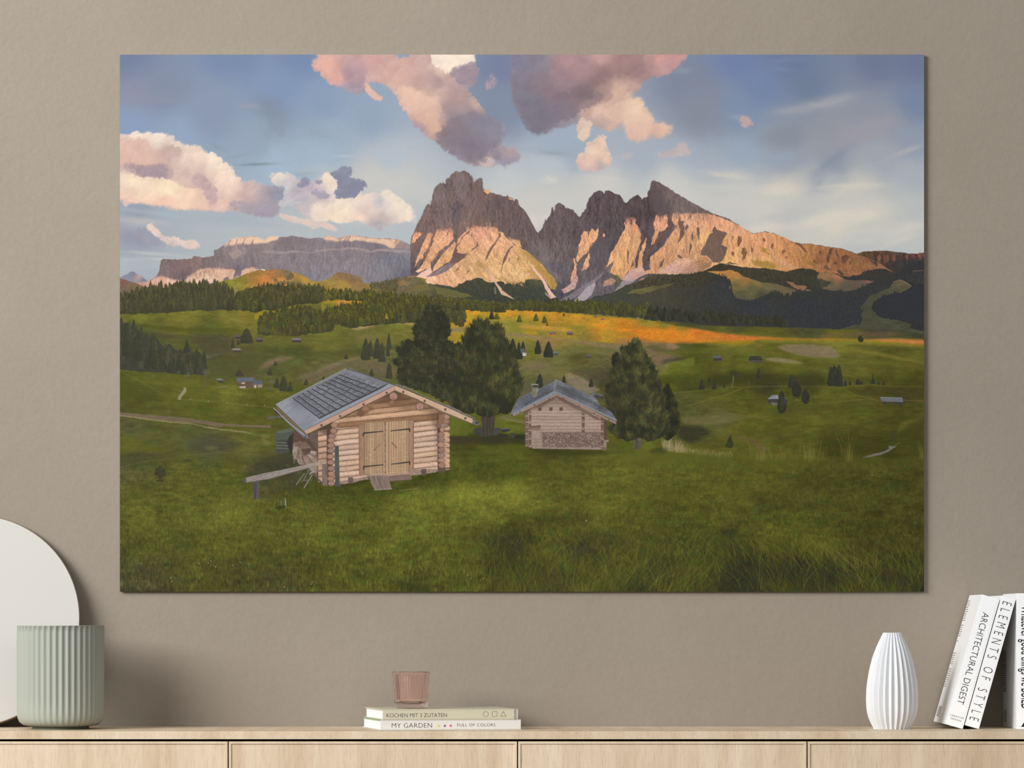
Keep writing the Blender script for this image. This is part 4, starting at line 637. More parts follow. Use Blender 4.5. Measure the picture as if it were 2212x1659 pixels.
def band(x0, x1, ftop, fbot, n, h, w, darks, lits, rnd, a=1., side=1, spiky=.35):
    T = []
    for _ in range(n):
        x = rnd.uniform(x0, x1); t = rnd.random()
        T.append((ftop(x)+(fbot(x)-ftop(x))*t, x))
    T.sort()
    for y, x in T:
        k = rnd.uniform(.7, 1.25); m = rnd.random()
        d = np.array(darks[rnd.integers(len(darks))])*rnd.uniform(.85, 1.1); l = np.array(lits[rnd.integers(len(lits))])*rnd.uniform(.8, 1.15)
        conifer(x, y, h*k*.92, w*rnd.uniform(.9, 1.45), d, l, rnd, a, spiky, side)
def lin(*p):
    xs = [q[0] for q in p]; ys = [q[1] for q in p]
    return lambda x: float(np.interp(x, xs, ys))
def barn(x, y, w, h, roof, wall, k=.45):
    """small far hut: roof slab over a log wall"""
    poly([(x-w*.44, y-h*.55), (x+w*.44, y-h*.55), (x+w*.44, y), (x-w*.44, y)], wall, tex=.4, ts=(.1, 1.2))
    poly([(x-w*.36, y-h), (x+w*.34, y-h), (x+w*.5, y-h*k), (x-w*.5, y-h*k)], roof, tex=.2, ts=(1, .3))
    poly([(x-w*.46, y-h*k), (x+w*.46, y-h*k), (x+w*.44, y-h*k+1.2), (x-w*.44, y-h*k+1.2)], np.array(wall)*.6)
def paint_land():
    rnd = np.random.default_rng(11)
    # ---- middle distance hills behind the forest
    poly(Z(cH, [(30,575),(100,590),(200,620),(300,660),(400,700),(500,720),(500,900),(30,900)]), Z(cH,[(80,600,128,94,84),(200,660,124,104,76),(120,720,112,100,80),(300,690,136,100,88),(400,720,96,84,70)]), rough=2, tex=.4, ts=(.3,.3))
    poly(Z(cH, [(250,615),(400,615),(560,650),(500,700),(400,700),(320,650),(230,640)]), (208,160,136), .6, rough=3, blr=1, tex=.4, ts=(.4,.4))
    poly(Z(cH, [(860,660),(900,635),(1020,622),(1100,640),(1160,720),(1140,760),(1000,740)]), (92,86,74), rough=3, tex=.4, ts=(.4,.4))
    hill = Z(cH, [(1000,625),(1100,600),(1200,580),(1290,545),(1350,525),(1470,492),(1530,490),(1590,492)])+Z(cI, [(120,498),(180,485),(240,480),(330,495),(420,520),(520,560),(600,605),(660,608),(760,580),(800,550),(850,510),(930,515),(1000,535),(1090,560),(1110,620),(1180,630),(1340,615),(1440,585),(1560,560),(1640,555),(1754,580),(1754,760),(0,760)])+Z(cH, [(1130,740)])
    meadow(hill, Z(cH,[(1100,625,128,126,52),(1200,650,136,134,54),(1300,620,140,128,56),(1400,540,150,118,60),(1500,520,166,122,70),(1500,600,196,126,70),(1600,560,172,116,72),(1600,620,190,132,70),(1400,650,166,130,66)])+
      Z(cI,[(240,500,150,116,76),(330,520,118,102,80),(100,600,206,130,70),(280,600,200,140,72),(400,540,180,138,70),(500,580,186,144,66),(450,620,128,112,70),(600,640,160,132,64),(760,610,158,136,72),(860,560,140,110,72),(1000,570,138,108,76),(1060,600,150,118,80),(900,640,170,138,70),(700,650,150,124,56),(1200,640,140,120,60),(1300,640,100,92,58),(1450,610,92,88,62),(1560,610,170,130,84),(1680,600,140,122,60),(1600,680,110,102,56)]), rough=1.5, tex=.14, seed=3, soft=6, warp=4, grain=.3)
    poly(Z(cI, [(330,560),(370,520),(400,535),(400,570),(360,590),(320,600)]), (86,84,70), .7, rough=3); poly(Z(cI,[(855,520),(900,510),(1000,545),(1090,565),(1090,620),(950,600),(880,590)]), (136,108,84), .6, rough=3, tex=.7, ts=(.5,.3))
    line(Z(cH,[(1490,482),(1530,492)]), 2.4, (232,220,200)); line(Z(cH,[(1215,655),(1225,690),(1290,725)]), 1, (190,170,130), .7); line(Z(cI,[(912,512),(912,480)]), 1, (120,110,116), .8)
    band(590, 660, lin((590,604),(660,618)), lin((590,618),(660,622)), 60, 6, 3, [(88,88,70)], [(120,108,70)], rnd, .8)
    band(800, 925, lin((800,614),(840,606),(880,600),(925,618)), lin((800,624),(925,640)), 260, 7, 4, [(72,76,58),(84,84,68)], [(112,102,64)], rnd, .8)
    poly(Z(cE, [(0,1260),(60,1255),(170,1245),(240,1265),(300,1320),(420,1335),(620,1362),(740,1295),(860,1260),(1000,1310),(1100,1300),(1230,1330),(1250,1370),(1300,1330),(1360,1360),(1390,1290),(1450,1270),(1540,1290),(1590,1340),(1610,1390),(1650,1470),(1740,1480),(1800,1540),(1900,1480),(1910,1640),(0,1640)]),
         Z(cE,[(100,1300,112,100,76),(300,1360,100,98,62),(500,1360,74,74,62),(700,1360,70,70,58),(900,1320,72,72,56),(1100,1350,70,70,54),(1400,1350,70,74,60),(1500,1300,84,82,60),(1550,1400,70,76,66),(1000,1480,62,64,60),(1400,1480,62,66,64),(1700,1520,60,60,62),(600,1460,72,70,60)]), rough=4, tex=.4, ts=(.45,.3))
    band(960, 1185, lin((960,628),(1010,618),(1060,618),(1130,612),(1185,625)), lin((960,640),(1185,650)), 700, 6, 3, [(58,62,56),(66,68,60)], [(84,84,62)], rnd, .6)
    poly(Z(cE, [(400,1360),(560,1380),(700,1420),(820,1455),(700,1475),(540,1470),(440,1460)]), (108,104,62), .9, rough=2, tex=.2); poly(Z(cE, [(200,1330),(300,1320),(350,1370),(260,1410),(150,1400)]), (116,106,64), .85, rough=2)
    poly(Z(cE, [(930,1115),(990,1180),(1040,1240),(1080,1320),(1130,1390),(1200,1440),(1270,1495),(1200,1470),(1130,1440),(1080,1370),(1040,1300),(1010,1240),(960,1170)]), (214,182,152), .9, rough=1.5, tex=.25)
    poly(Z(cE, [(1040,1370),(1060,1350),(1070,1440),(1055,1440)]), (150,132,116), .6, rough=2)
    poly(Z(cE, [(1420,1095),(1500,1170),(1560,1240),(1610,1320),(1660,1400),(1700,1455),(1660,1485),(1640,1440),(1600,1380),(1570,1310),(1520,1230),(1450,1140)]), (230,194,166), .85, rough=1.5, tex=.2)
    poly(Z(cE, [(1590,1400),(1640,1440),(1720,1465),(1660,1485),(1600,1440)]), (196,166,150), .7, rough=2.5, tex=.5)
    poly(Z(cE, [(0,1300),(60,1290),(130,1300),(100,1340),(20,1345)]), (160,122,84), .6, rough=3, tex=.5, ts=(.4,.4))
    # ---- dark forested slopes on the right
    dk = Z(cF, [(270,1330),(380,1320),(520,1335),(640,1310),(760,1265),(900,1240),(1050,1160),(1180,1120),(1260,1080),(1330,1050),(1500,1045),(1700,1045),(1850,1010),(2000,935),(2100,930),(2212,950)])+Z(cG, [(100,610),(300,645),(400,655),(560,655),(640,670),(735,695),(850,662),(1000,660),(1060,690),(1200,700),(1350,740),(1500,720),(1620,670),(1750,665),(1850,700),(1900,690),(1950,620),(2160,560),(2160,1400),(0,1400)])+[(1200,690)]
    poly(dk, Z(cF,[(400,1340,66,68,70),(800,1300,70,72,64),(1000,1220,70,72,60),(1300,1100,78,74,58),(1500,1090,72,68,56),(1700,1100,64,62,54),(1900,980,62,58,48)])+Z(cG,[(50,650,62,58,46),(300,700,66,62,50),(500,740,64,62,50),(900,700,62,60,50),(1000,760,58,58,50),(100,900,58,60,62),(400,1050,56,58,62),(900,1050,54,55,58),(1300,950,54,55,58),(1700,800,56,56,56),(2000,1000,50,50,52),(1100,1200,54,55,58),(200,1180,58,56,54)]), rough=3, tex=.3, ts=(.5,.25))
    band(1370, 1790, lin((1370,612),(1430,600),(1530,590),(1600,585),(1700,592),(1790,600)), lin((1370,640),(1530,612),(1600,600),(1700,612),(1790,612)), 900, 7, 3.5, [(54,54,46),(62,58,48)], [(84,76,54)], rnd, .7)
    M = lambda pts, c, **k: meadow(pts, c, tex=.12, grain=.25, rough=2, warp=4, soft=6, **k)
    M(Z(cF, [(1050,1245),(1120,1210),(1250,1180),(1400,1155),(1560,1130),(1450,1180),(1300,1225),(1200,1250)]), Z(cF,[(1200,1220,104,100,62),(1450,1150,90,84,60)]))
    M(Z(cG, [(-60,690),(0,688),(100,682),(180,678),(250,700),(320,740),(400,770),(500,800),(640,810),(760,850),(900,890),(1000,890),(900,900),(820,900),(780,930),(700,940),(600,905),(520,930),(440,965),(350,985),(230,960),(200,900),(170,850),(180,800),(130,760),(50,720)]),
      Z(cG,[(50,695,186,130,64),(180,700,176,126,62),(250,740,168,122,62),(350,780,150,112,62),(450,800,130,108,66),(250,820,104,96,60),(400,850,92,92,64),(550,850,98,94,66),(300,920,84,86,62),(700,870,106,92,70),(850,880,92,84,66),(500,920,76,78,58)]), seed=4)
    poly(Z(cG, [(740,785),(800,800),(860,825),(960,840),(940,860),(1010,885),(900,885),(820,850),(770,815)]), (158,112,82), .8, rough=2)
    M(Z(cG, [(1080,705),(1200,700),(1280,730),(1350,770),(1500,780),(1640,790),(1560,840),(1440,880),(1330,895),(1200,880),(1100,860),(1090,800),(1060,740)]), Z(cG,[(1150,730,148,110,74),(1250,745,160,108,76),(1200,800,86,82,66),(1350,830,84,80,68),(1500,810,96,82,72),(1600,790,118,88,76)]), seed=5)
    poly(Z(cG, [(960,760),(1100,770),(1200,800),(1180,830),(1100,870),(1000,850),(940,800)]), (62,62,54), .85, rough=4, tex=.3)
    poly(Z(cG, [(1480,740),(1540,680),(1640,668),(1760,672),(1830,700),(1720,740),(1600,760)]), (62,56,52), .85, rough=3, tex=.3); poly(Z(cG,[(1250,670),(1300,680),(1340,720),(1300,730)]), (66,60,50), .8, rough=3)
    M(Z(cG, [(1830,800),(1890,770),(1960,790),(2020,830),(2000,860),(1930,900),(1850,940),(1780,960),(1700,1000),(1650,1060),(1660,1130),(1750,1160),(1900,1190),(2020,1220),(2000,1270),(2140,1290),(2140,1330),(1280,1290),(1300,1270),(1400,1240),(1500,1230),(1520,1180),(1500,1130),(1530,1100),(1500,1060),(1560,980),(1620,920),(1700,890),(1790,860)]),
      Z(cG,[(1900,810,92,84,68),(1850,870,78,78,60),(1600,980,76,78,60),(1560,1080,74,76,58),(1700,1200,76,80,60),(1900,1250,72,76,58),(1400,1280,74,78,58)]), seed=6)
    line(Z(cG, [(1830,800),(1890,775),(1950,792),(2010,832)]), 1.6, (136,112,84), .6); line(Z(cG, [(2030,685),(2140,680)]), 2, (120,96,76), .6)
    poly(Z(cG, [(1960,740),(2030,700),(2142,700),(2142,820),(2060,820),(1980,780)]), (58,58,56), .9, rough=3, tex=.3)
    band(1585, 1990, lin((1585,650),(1640,645),(1700,637),(1760,632),(1850,628),(1900,615),(1990,612)), lin((1585,690),(1990,640)), 0, 12, 5, [(50,52,54)], [(60,62,60)], rnd)
    edge = lin(*Z(cG, [(0,735),(120,745),(180,790),(200,940),(250,985),(350,1000),(450,980),(560,940),(620,900),(700,915),(780,935),(850,890),(1000,900),(1100,885),(1180,920),(1300,900),(1420,905),(1520,850),(1640,800),(1760,750),(1830,740)]))
    for _ in range(520):
        x = rnd.uniform(1540, 1930); y = edge(x)+rnd.uniform(3, 12)
        conifer(x, y, rnd.uniform(6, 12), rnd.uniform(3, 5), (54,55,54), (60,61,56), rnd, .95)
    for _ in range(200):
        x = rnd.uniform(1885, 1995); y = 632+max(0, (1930-x))*.5+rnd.uniform(8, 20)
        if x > 1885+(rnd.random()*10): conifer(x, y, rnd.uniform(8, 14), rnd.uniform(4, 6), (50,51,54), (56,57,54), rnd, .95)
    poly(Z(cG, [(2010,860),(2142,850),(2142,1240),(2010,1200),(1850,1180),(1700,1150),(1650,1110),(1610,1060),(1640,1000),(1700,960),(1750,930),(1850,920),(1930,900)]), (51,52,55), 1, rough=4, tex=.15, ts=(.6,.3))
    # ---- land proper
    main = [(250,700),(250,668),(450,655),(560,655),(700,640),(900,672),(1000,664),(1200,668),(1400,690),(1540,704)]+Z(cG, [(300,1246),(600,1256),(900,1262),(1100,1268),(1280,1282),(1500,1270),(1800,1285),(2160,1330)])+[(2000,1280),(250,1280)]
    meadow(main, LAND, rough=1, tex=.17, seed=7)
    # golden meadow
    GO = [(1000,690,196,145,47),(1020,676,215,151,45),(1060,690,168,141,45),(1100,676,213,147,49),(1150,676,206,141,47),(1200,682,194,139,45),(1100,694,143,133,47),(1150,698,143,133,45),(1180,708,168,133,51),(1200,716,148,126,51),(1120,712,127,126,45),(1170,722,126,122,47),(1250,690,187,139,45),(1300,692,191,137,45),(1250,712,139,126,45),(1300,704,196,137,45),(1320,722,171,133,47),(1260,730,133,116,56),(1350,702,196,129,41),(1400,698,133,126,45),(1440,704,126,118,45),(1400,714,202,122,41),(1400,730,177,110,45),(1450,718,206,120,43),(1500,722,204,118,45),(1470,710,143,120,45),(1600,731,196,114,51),(1750,735,187,116,58),(1900,738,177,116,69)]
    meadow([(992,674),(1004,666),(1050,663),(1150,668),(1300,684),(1400,690),(1450,702),(1540,716),(1600,725),(1700,730),(1850,733),(1996,736),(1996,746),(1900,741),(1850,737),(1750,735),(1650,735),(1550,739),(1480,742),(1400,740),(1330,742),(1280,738),(1230,733),(1170,726),(1120,724),(1080,722),(1030,712),(1008,706),(994,696),(990,684)], GO, rough=1.5, tex=.14, seed=8, soft=5, warp=5, grain=.3, blr=1)
    meadow(Z(cL, [(860,300),(1000,210),(1150,210),(1300,270),(1500,290),(1763,330),(1763,450),(1500,430),(1300,400),(1100,350),(1030,350),(900,340)]), Z(cL,[(920,260,200,150,44),(1000,320,196,144,44),(1100,260,146,136,42),(1300,310,132,132,40),(1500,330,140,134,40),(1650,335,170,140,70),(1500,400,128,128,44),(1700,410,170,138,40)]), rough=2, blr=2, seed=9, soft=5, a=.85)
    poly(Z(cL, [(1390,415),(1500,415),(1763,450),(1763,470),(1600,460),(1420,440)]), (142,124,92), .8, blr=1, tex=.3); poly(Z(cL,[(790,350),(900,340),(1030,350),(1000,400),(800,400)]), (134,120,84), .8, blr=1, tex=.3); line(Z(cL,[(800,402),(980,405)]), 1.5, (150,144,112), .7)
    poly(Z(cL, [(270,300),(400,292),(400,325),(300,310)]), (160,138,96), .8, rough=1.5)
    for a_, b_, c_ in (((1240,699),(1290,713),(196,104,44)),((1330,713),(1400,716),(180,96,40))): line([a_, b_], 1.2, c_, .5)
    poly(Z(cM, [(200,25),(400,20),(560,20),(700,40),(860,65),(740,90),(560,70),(330,50),(220,40)]), (206,150,70), .6, blr=1, tex=.3)
    poly(Z(cM, [(950,0),(1100,5),(1300,50),(1500,55),(1510,80),(1400,80),(1180,40)]), (226,138,42), .8, blr=1, tex=.2); poly(Z(cM,[(1560,60),(1850,50),(2000,70),(2212,100),(2212,180),(1950,200),(1750,190),(1560,150),(1530,90)]), (220,134,40), .75, blr=1.5, tex=.3, ts=(.2,.4))
    line(Z(cM,[(1510,95),(1518,130),(1524,165)]), 2, (170,120,60)); line(Z(cM,[(1530,95),(1700,105)]), 1.2, (180,104,40), .7)
    poly(Z(cM, [(1310,170),(1500,160),(1700,190),(1950,215),(1650,250),(1400,240),(1300,210)]), (146,112,72), .7, blr=2)
    poly(Z(cM, [(60,110),(250,110),(500,140),(800,180),(1100,210),(1430,240),(1400,290),(1200,270),(950,230),(700,190),(400,150),(60,135)]), (140,116,84), .75, blr=1.5, tex=.25)
    poly(Z(cM, [(1640,290),(1720,290),(1900,340),(2000,390),(1960,420),(1780,480),(1740,440),(1680,380)]), (126,102,80), .7, blr=2, tex=.3); poly(Z(cM,[(1780,250),(1950,235),(2080,265),(1960,285),(1820,280)]), (150,124,90), .7, blr=1.5)
    poly(Z(cM, [(1860,410),(2000,380),(2150,390),(2100,410),(1950,430),(1830,460)]), (66,68,52), .8, blr=1.5); poly(Z(cM,[(1700,250),(1900,240),(2212,210),(2212,280),(2100,320),(1900,330),(1760,300)]), (82,84,48), .45, blr=2)
    meadow(Z(cM, [(1760,500),(1950,440),(2212,370),(2212,760),(1950,760),(1820,640)]), Z(cM,[(1850,490,112,112,60),(2100,440,100,112,36),(2000,560,88,104,14),(2200,560,88,102,14),(1900,700,84,96,14),(2150,720,70,76,30)]), seed=10, soft=5, blr=1)
    poly(Z(cM, [(740,560),(800,550),(900,590),(1000,650),(1140,750),(1050,790),(980,790),(880,740),(780,680)]), (138,124,88), .8, blr=1, rough=2, tex=.3, ts=(.3,.5)); meadow(Z(cM,[(760,530),(900,510),(1050,500),(1250,540),(1260,640),(1150,720),(1040,660),(900,590)]), Z(cM,[(850,540,88,78,56),(1100,600,82,80,54),(1200,640,68,70,46)]), .8, blr=2, seed=14)
    poly(Z(cM, [(220,440),(500,440),(600,470),(480,510),(240,500)]), (118,106,76), .6, blr=2); poly(Z(cM, [(240,630),(560,620),(640,640),(480,760),(240,830)]), (96,88,62), .6, blr=2)
    line(Z(cM,[(60,1085),(160,1100),(290,1130)]), 1.6, (158,146,112), .8); line(Z(cM,[(1060,490),(1140,480),(1200,500)]), 1, (140,132,92), .6); line(Z(cM,[(1180,385),(1230,400),(1280,435)]), 1, (150,136,100), .6)
    # right hand meadows
    for pts, c, a, b in (([(0,235),(60,240),(110,270),(60,290),(0,285)],(150,122,96),.7,1), ([(290,235),(420,222),(600,218),(760,225),(700,240),(500,245),(350,245)],(168,128,36),.75,1.5), ([(740,210),(900,205),(1500,205),(1800,215),(2150,255),(2150,275),(1900,262),(1600,248),(1300,238),(1000,235),(800,225)],(132,122,30),.8,1.5),
                         ([(1650,205),(1900,195),(2150,205),(2150,235),(2000,225),(1800,220)],(206,136,66),.6,1), ([(920,265),(1000,248),(1200,245),(1380,262),(1450,330),(1440,362),(1250,362),(1080,335),(980,300)],(128,112,88),.85,1), ([(810,360),(950,358),(1080,380),(1160,410),(1000,408),(850,385)],(136,122,94),.8,1),
                         ([(1480,285),(1700,300),(1900,340),(2150,395),(2150,408),(1900,365),(1700,330),(1500,300)],(126,122,40),.7,1.5), ([(560,470),(900,490),(1300,500),(1340,590),(1100,600),(900,580),(640,590),(400,600),(100,640),(300,560),(480,500)],(58,60,34),.65,4),
                         ([(1500,620),(1700,600),(2150,610),(2150,690),(1800,690),(1650,680)],(66,60,34),.7,3), ([(1000,790),(1300,750),(1700,690),(1780,730),(1400,800),(1000,850),(860,870)],(76,72,40),.45,3), ([(120,860),(400,840),(700,850),(860,850),(600,880),(420,925),(150,930)],(112,102,66),.55,2),
                         ([(1280,160),(1500,150),(1900,145),(2000,160),(1800,185),(1500,190),(1300,185)],(104,84,58),.7,1.5), ([(100,930),(300,935),(380,990),(300,1040),(200,1080),(100,1040)],(52,54,38),.8,3), ([(450,990),(600,1000),(750,1040),(850,1120),(800,1160),(720,1100),(600,1040)],(96,84,56),.7,2),
                         ([(1280,1000),(1900,1000),(1880,1100),(1650,1190),(1500,1130),(1300,1100)],(60,62,24),.6,5), ([(1720,870),(2000,850),(2150,880),(2150,1100),(1950,1080),(1900,950)],(62,64,22),.6,5), ([(1960,900),(2150,850),(2150,870),(2020,930),(1930,1000)],(100,96,36),.6,2),
                         ([(1870,1010),(1900,960),(1925,965),(1920,1080),(1880,1080)],(62,60,44),.7,2)):
        poly(Z(cN, pts), c, a, blr=b, tex=.25, ts=(.1,.4))
    for pts, w, c, a in (([(190,760),(350,710),(500,670),(640,615)],1.2,(124,124,58),.7), ([(45,655),(300,635),(480,612),(700,605),(900,598),(1100,600),(1350,605),(1600,592),(1720,585),(1900,600),(2150,605)],1.3,(108,114,50),.55), ([(1500,630),(1570,670),(1680,695),(1780,722)],1.4,(116,106,64),.6),
                         ([(1400,735),(1600,712),(1740,712)],1.2,(112,108,66),.6), ([(1980,715),(2150,725)],1.3,(120,102,70),.7), ([(520,830),(700,850),(860,850)],1,(128,114,76),.6), ([(1480,500),(1600,530),(1700,578)],1.6,(110,112,50),.7), ([(1180,420),(1600,425),(1850,415)],1,(78,78,34),.6), ([(1060,470),(1400,480),(2000,510)],.9,(104,104,48),.5)):
        line(Z(cN, pts), w, c, a)
    for k in range(120):
        x = rnd.uniform(1480, 1980); y = rnd.uniform(900, 960)+(x-1700)*-.02; L = rnd.uniform(14, 50)
        line([(x, y), (x+L/2, y-rnd.uniform(0, 2)), (x+L, y-rnd.uniform(-1, 4))], rnd.uniform(.6, 1.2), (104,106,44) if rnd.random() < .6 else (72,76,30), .16)
    for k in range(140):
        x = rnd.uniform(1420, 1960); y = rnd.uniform(745, 820); L = rnd.uniform(10, 60)
        line([(x, y), (x+L/2, y+rnd.uniform(-1, 2)), (x+L, y+rnd.uniform(-1, 3))], rnd.uniform(.6, 1.2), (112,110,58) if rnd.random() < .6 else (70,76,34), .16)
    # left meadows
    for pts, c, a, b in (([(40,1060),(400,1070),(900,1080),(1350,1100),(1250,1150),(900,1150),(600,1130),(250,1070)],(92,100,36),.6,2), ([(180,1050),(400,1060),(700,1090),(1250,1090),(1300,1110),(900,1120),(560,1110),(250,1075)],(74,88,30),.6,1.5), ([(190,1090),(400,1130),(700,1160),(1180,1150),(1180,1400),(930,1450),(880,1300),(760,1200),(300,1180)],(78,78,52),.8,3),
                         ([(860,1480),(930,1430),(1060,1370),(1200,1320),(1400,1250),(1659,1230),(1659,1500),(1500,1560),(1200,1600),(860,1580)],(82,92,46),.8,2), ([(930,1400),(1000,1370),(1180,1320),(1190,1310),(1100,1340),(930,1370)],(120,108,84),.8,1.5), ([(1480,1480),(1560,1430),(1659,1380),(1659,1440),(1560,1490),(1440,1540)],(108,92,70),.7,2)):
        poly(Z(cH, pts), c, a, blr=b, tex=.2, ts=(.1,.4))
    for pts, c, a, b in (([(0,1230),(200,1190),(600,1180),(900,1180),(1050,1240),(800,1250),(400,1260),(150,1300),(0,1340)],(96,106,44),.7,3), ([(400,1590),(560,1530),(750,1470),(950,1400),(1100,1380),(1350,1400),(1430,1500),(1450,1600),(1300,1560),(1100,1500),(940,1490),(750,1590),(640,1659)],(110,98,66),.9,3), ([(420,1600),(600,1540),(800,1450),(1000,1390),(1100,1380),(950,1430),(750,1500),(560,1560)],(134,116,84),.85,1.5),
                         ([(60,1470),(150,1410),(260,1380),(420,1370),(380,1400),(240,1430),(120,1480)],(128,106,84),.8,1.5), ([(330,1290),(480,1270),(620,1280),(560,1330),(420,1330),(320,1350)],(78,84,40),.6,2), ([(980,1090),(1180,1050),(1240,1060),(1050,1105)],(168,142,100),.85,1), ([(1380,1035),(1640,1030),(1620,1055),(1500,1045)],(170,140,96),.8,1), ([(1000,1180),(1200,1150),(1250,1200),(1100,1200)],(124,112,76),.6,2)):
        poly(Z(cI, pts), c, a, blr=b, tex=.25, ts=(.15,.4))
    line(Z(cI,[(0,1282),(150,1255),(260,1238)]), 1.3, (122,124,80), .6); line(Z(cI,[(420,1190),(800,1190),(980,1190)]), 1, (136,132,74), .6)
    # ---- forests of the middle distance
    D1 = [(68,70,47),(64,66,46),(74,76,49)]; Lt1 = [(92,94,48),(84,86,49),(102,100,46)]
    poly(Z(cH, [(30,800),(80,770),(200,745),(330,700),(480,680),(560,665),(700,655),(800,670),(900,665),(1000,690),(1140,700),(1160,760),(1250,770),(1250,900),(1050,905),(900,900),(700,915),(500,930),(200,940),(30,940)]), (68,70,46), 1, rough=3, tex=.3)
    band(256, 505, lin((256,652),(290,642),(330,630),(380,624),(440,624),(490,632),(512,650)), lin((256,676),(400,672),(512,668)), 520, 24, 8, [(70,71,50),(66,67,48),(74,74,52)], [(88,88,54),(80,82,54),(92,90,50)], rnd)
    poly(Z(cH, [(1250,740),(1300,700),(1400,670),(1659,640),(1659,900),(1450,925),(1380,920),(1260,870)]), (66,68,42), 1, rough=3); poly(Z(cI, [(0,670),(150,655),(300,650),(600,670),(730,680),(730,780),(690,810),(640,830),(380,850),(180,900),(0,930)]), (66,68,42), 1, rough=3)
    band(508, 700, lin((508,650),(540,636),(590,626),(640,628),(700,634)), lin((508,668),(545,676),(600,664),(640,654),(700,650)), 420, 20, 8, D1, Lt1, rnd)
    meadow(Z(cI, [(690,820),(740,790),(860,795),(1000,800),(1150,800),(1100,840),(900,850),(800,880),(700,900),(680,860)]), Z(cI,[(760,810,168,138,44),(900,800,196,136,60),(1050,810,180,132,56),(760,870,116,116,46)]), 1, seed=12, soft=4)
    meadow(Z(cI, [(0,930),(100,900),(200,910),(350,870),(580,830),(600,900),(400,900),(250,940),(60,980),(0,1000)]), Z(cI,[(50,940,150,134,40),(300,890,140,120,44),(500,860,110,108,46)]), .9, seed=13, soft=4)
    band(700, 1085, lin((700,636),(800,640),(860,648),(930,650),(1000,660),(1085,668)), lin((700,650),(780,650),(860,660),(950,668),(1085,672)), 420, 18, 8, D1, [(106,108,42),(92,98,44),(124,116,36)], rnd)
    poly(Z(cI, [(30,1060),(100,960),(300,900),(600,880),(700,960),(800,1000),(780,1100),(600,1130),(400,1165),(100,1160),(60,1120)]), (62,66,42), 1, rough=3)
    band(560, 720, lin((560,700),(600,680),(660,672),(720,694)), lin((560,724),(640,728),(720,716)), 330, 21, 9, D1, [(92,96,42),(82,88,44),(106,102,40)], rnd)
    poly(Z(cI, [(700,930),(800,880),(950,860),(1100,840),(1200,800),(1400,780),(1754,800),(1700,1000),(1600,1030),(1250,1050),(1000,1080),(800,1000)]), (62,66,42), 1, rough=3)
    band(705, 900, lin((705,684),(760,672),(800,662),(850,654),(900,660)), lin((705,696),(760,710),(800,702),(840,700),(900,698)), 520, 24, 9, D1, [(96,100,40),(84,90,44),(112,108,38)], rnd)
    band(880, 992, lin((880,662),(940,664),(992,674)), lin((880,690),(940,694),(992,702)), 150, 26, 10, D1, [(104,106,40),(88,92,42)], rnd)
    conifer(835, 689, 14, 8, (130,112,30), (186,150,48), rnd)
    band(955, 1003, lin((955,668),(1003,676)), lin((955,694),(1003,708)), 90, 20, 9, D1, [(100,100,46),(86,88,48)], rnd)
    band(985, 1090, lin((985,662),(1090,668)), lin((985,672),(1090,676)), 70, 18, 8, D1, [(100,102,44),(84,88,46)], rnd)
    poly([(1090,660),(1180,658),(1300,660),(1400,664),(1430,676),(1390,682),(1250,676),(1090,668)], (58,62,44), .9, rough=3)
    band(1085, 1400, lin((1085,662),(1200,660),(1300,662),(1400,668)), lin((1085,672),(1200,674),(1300,682),(1400,690)), 330, 17, 8, D1, [(104,106,38),(92,96,40),(78,82,42)], rnd)
    band(1395, 1700, lin((1395,672),(1500,680),(1600,690),(1700,694)), lin((1395,692),(1500,698),(1600,702),(1700,706)), 260, 16, 8, [(54,55,50),(50,52,46)], [(70,70,46),(66,64,44)], rnd)
    # left dark wood
    poly(Z(cH, [(30,990),(60,1010),(100,1080),(130,1030),(180,1100),(200,1180),(250,1130),(300,1180),(330,1260),(360,1180),(400,1160),(440,1220),(480,1280),(560,1250),(600,1310),(680,1330),(780,1350),(860,1330),(900,1400),(880,1460),(760,1540),(700,1560),(500,1540),(300,1535),(30,1510)]), (66,66,54), 1, rough=3, tex=.2)
    band(255, 335, lin((255,712),(300,745),(335,765)), lin((255,790),(335,800)), 150, 44, 15, [(60,62,50),(64,66,52),(70,70,56)], [(76,78,58),(72,72,60)], rnd)
    band(330, 445, lin((330,768),(400,785),(445,792)), lin((330,802),(400,812),(445,810)), 110, 34, 12, [(62,64,50),(68,70,54)], [(82,86,56),(74,76,58)], rnd)
    for x, y, h, w in ((404,762,30,15),(425,795,46,12),(388,800,44,14),(441,783,28,10),(300,780,60,20),(330,790,70,22),(274,770,76,26)): conifer(x, y, h, w, (58,62,46), (74,78,54), rnd)
    for pts, c, a in (([(556,700),(700,742),(860,716),(880,722),(700,752),(560,712)],(116,112,52),.35), ([(560,745),(700,760),(860,742),(860,752),(700,775),(560,758)],(74,82,38),.45), ([(259,815),(400,828),(560,836),(560,842),(400,836),(259,824)],(112,116,40),.4),
                      ([(1100,742),(1250,752),(1340,762),(1340,770),(1240,762),(1100,752)],(118,116,66),.45), ([(1420,760),(1600,752),(1760,770),(1990,785),(1990,792),(1760,780),(1600,762),(1420,768)],(104,106,44),.4), ([(1430,812),(1600,806),(1760,812),(1990,818),(1990,830),(1700,826),(1430,830)],(62,68,30),.4)):
        poly(smooth(pts, 3), c, a, blr=2, tex=.3, ts=(.08,.5))
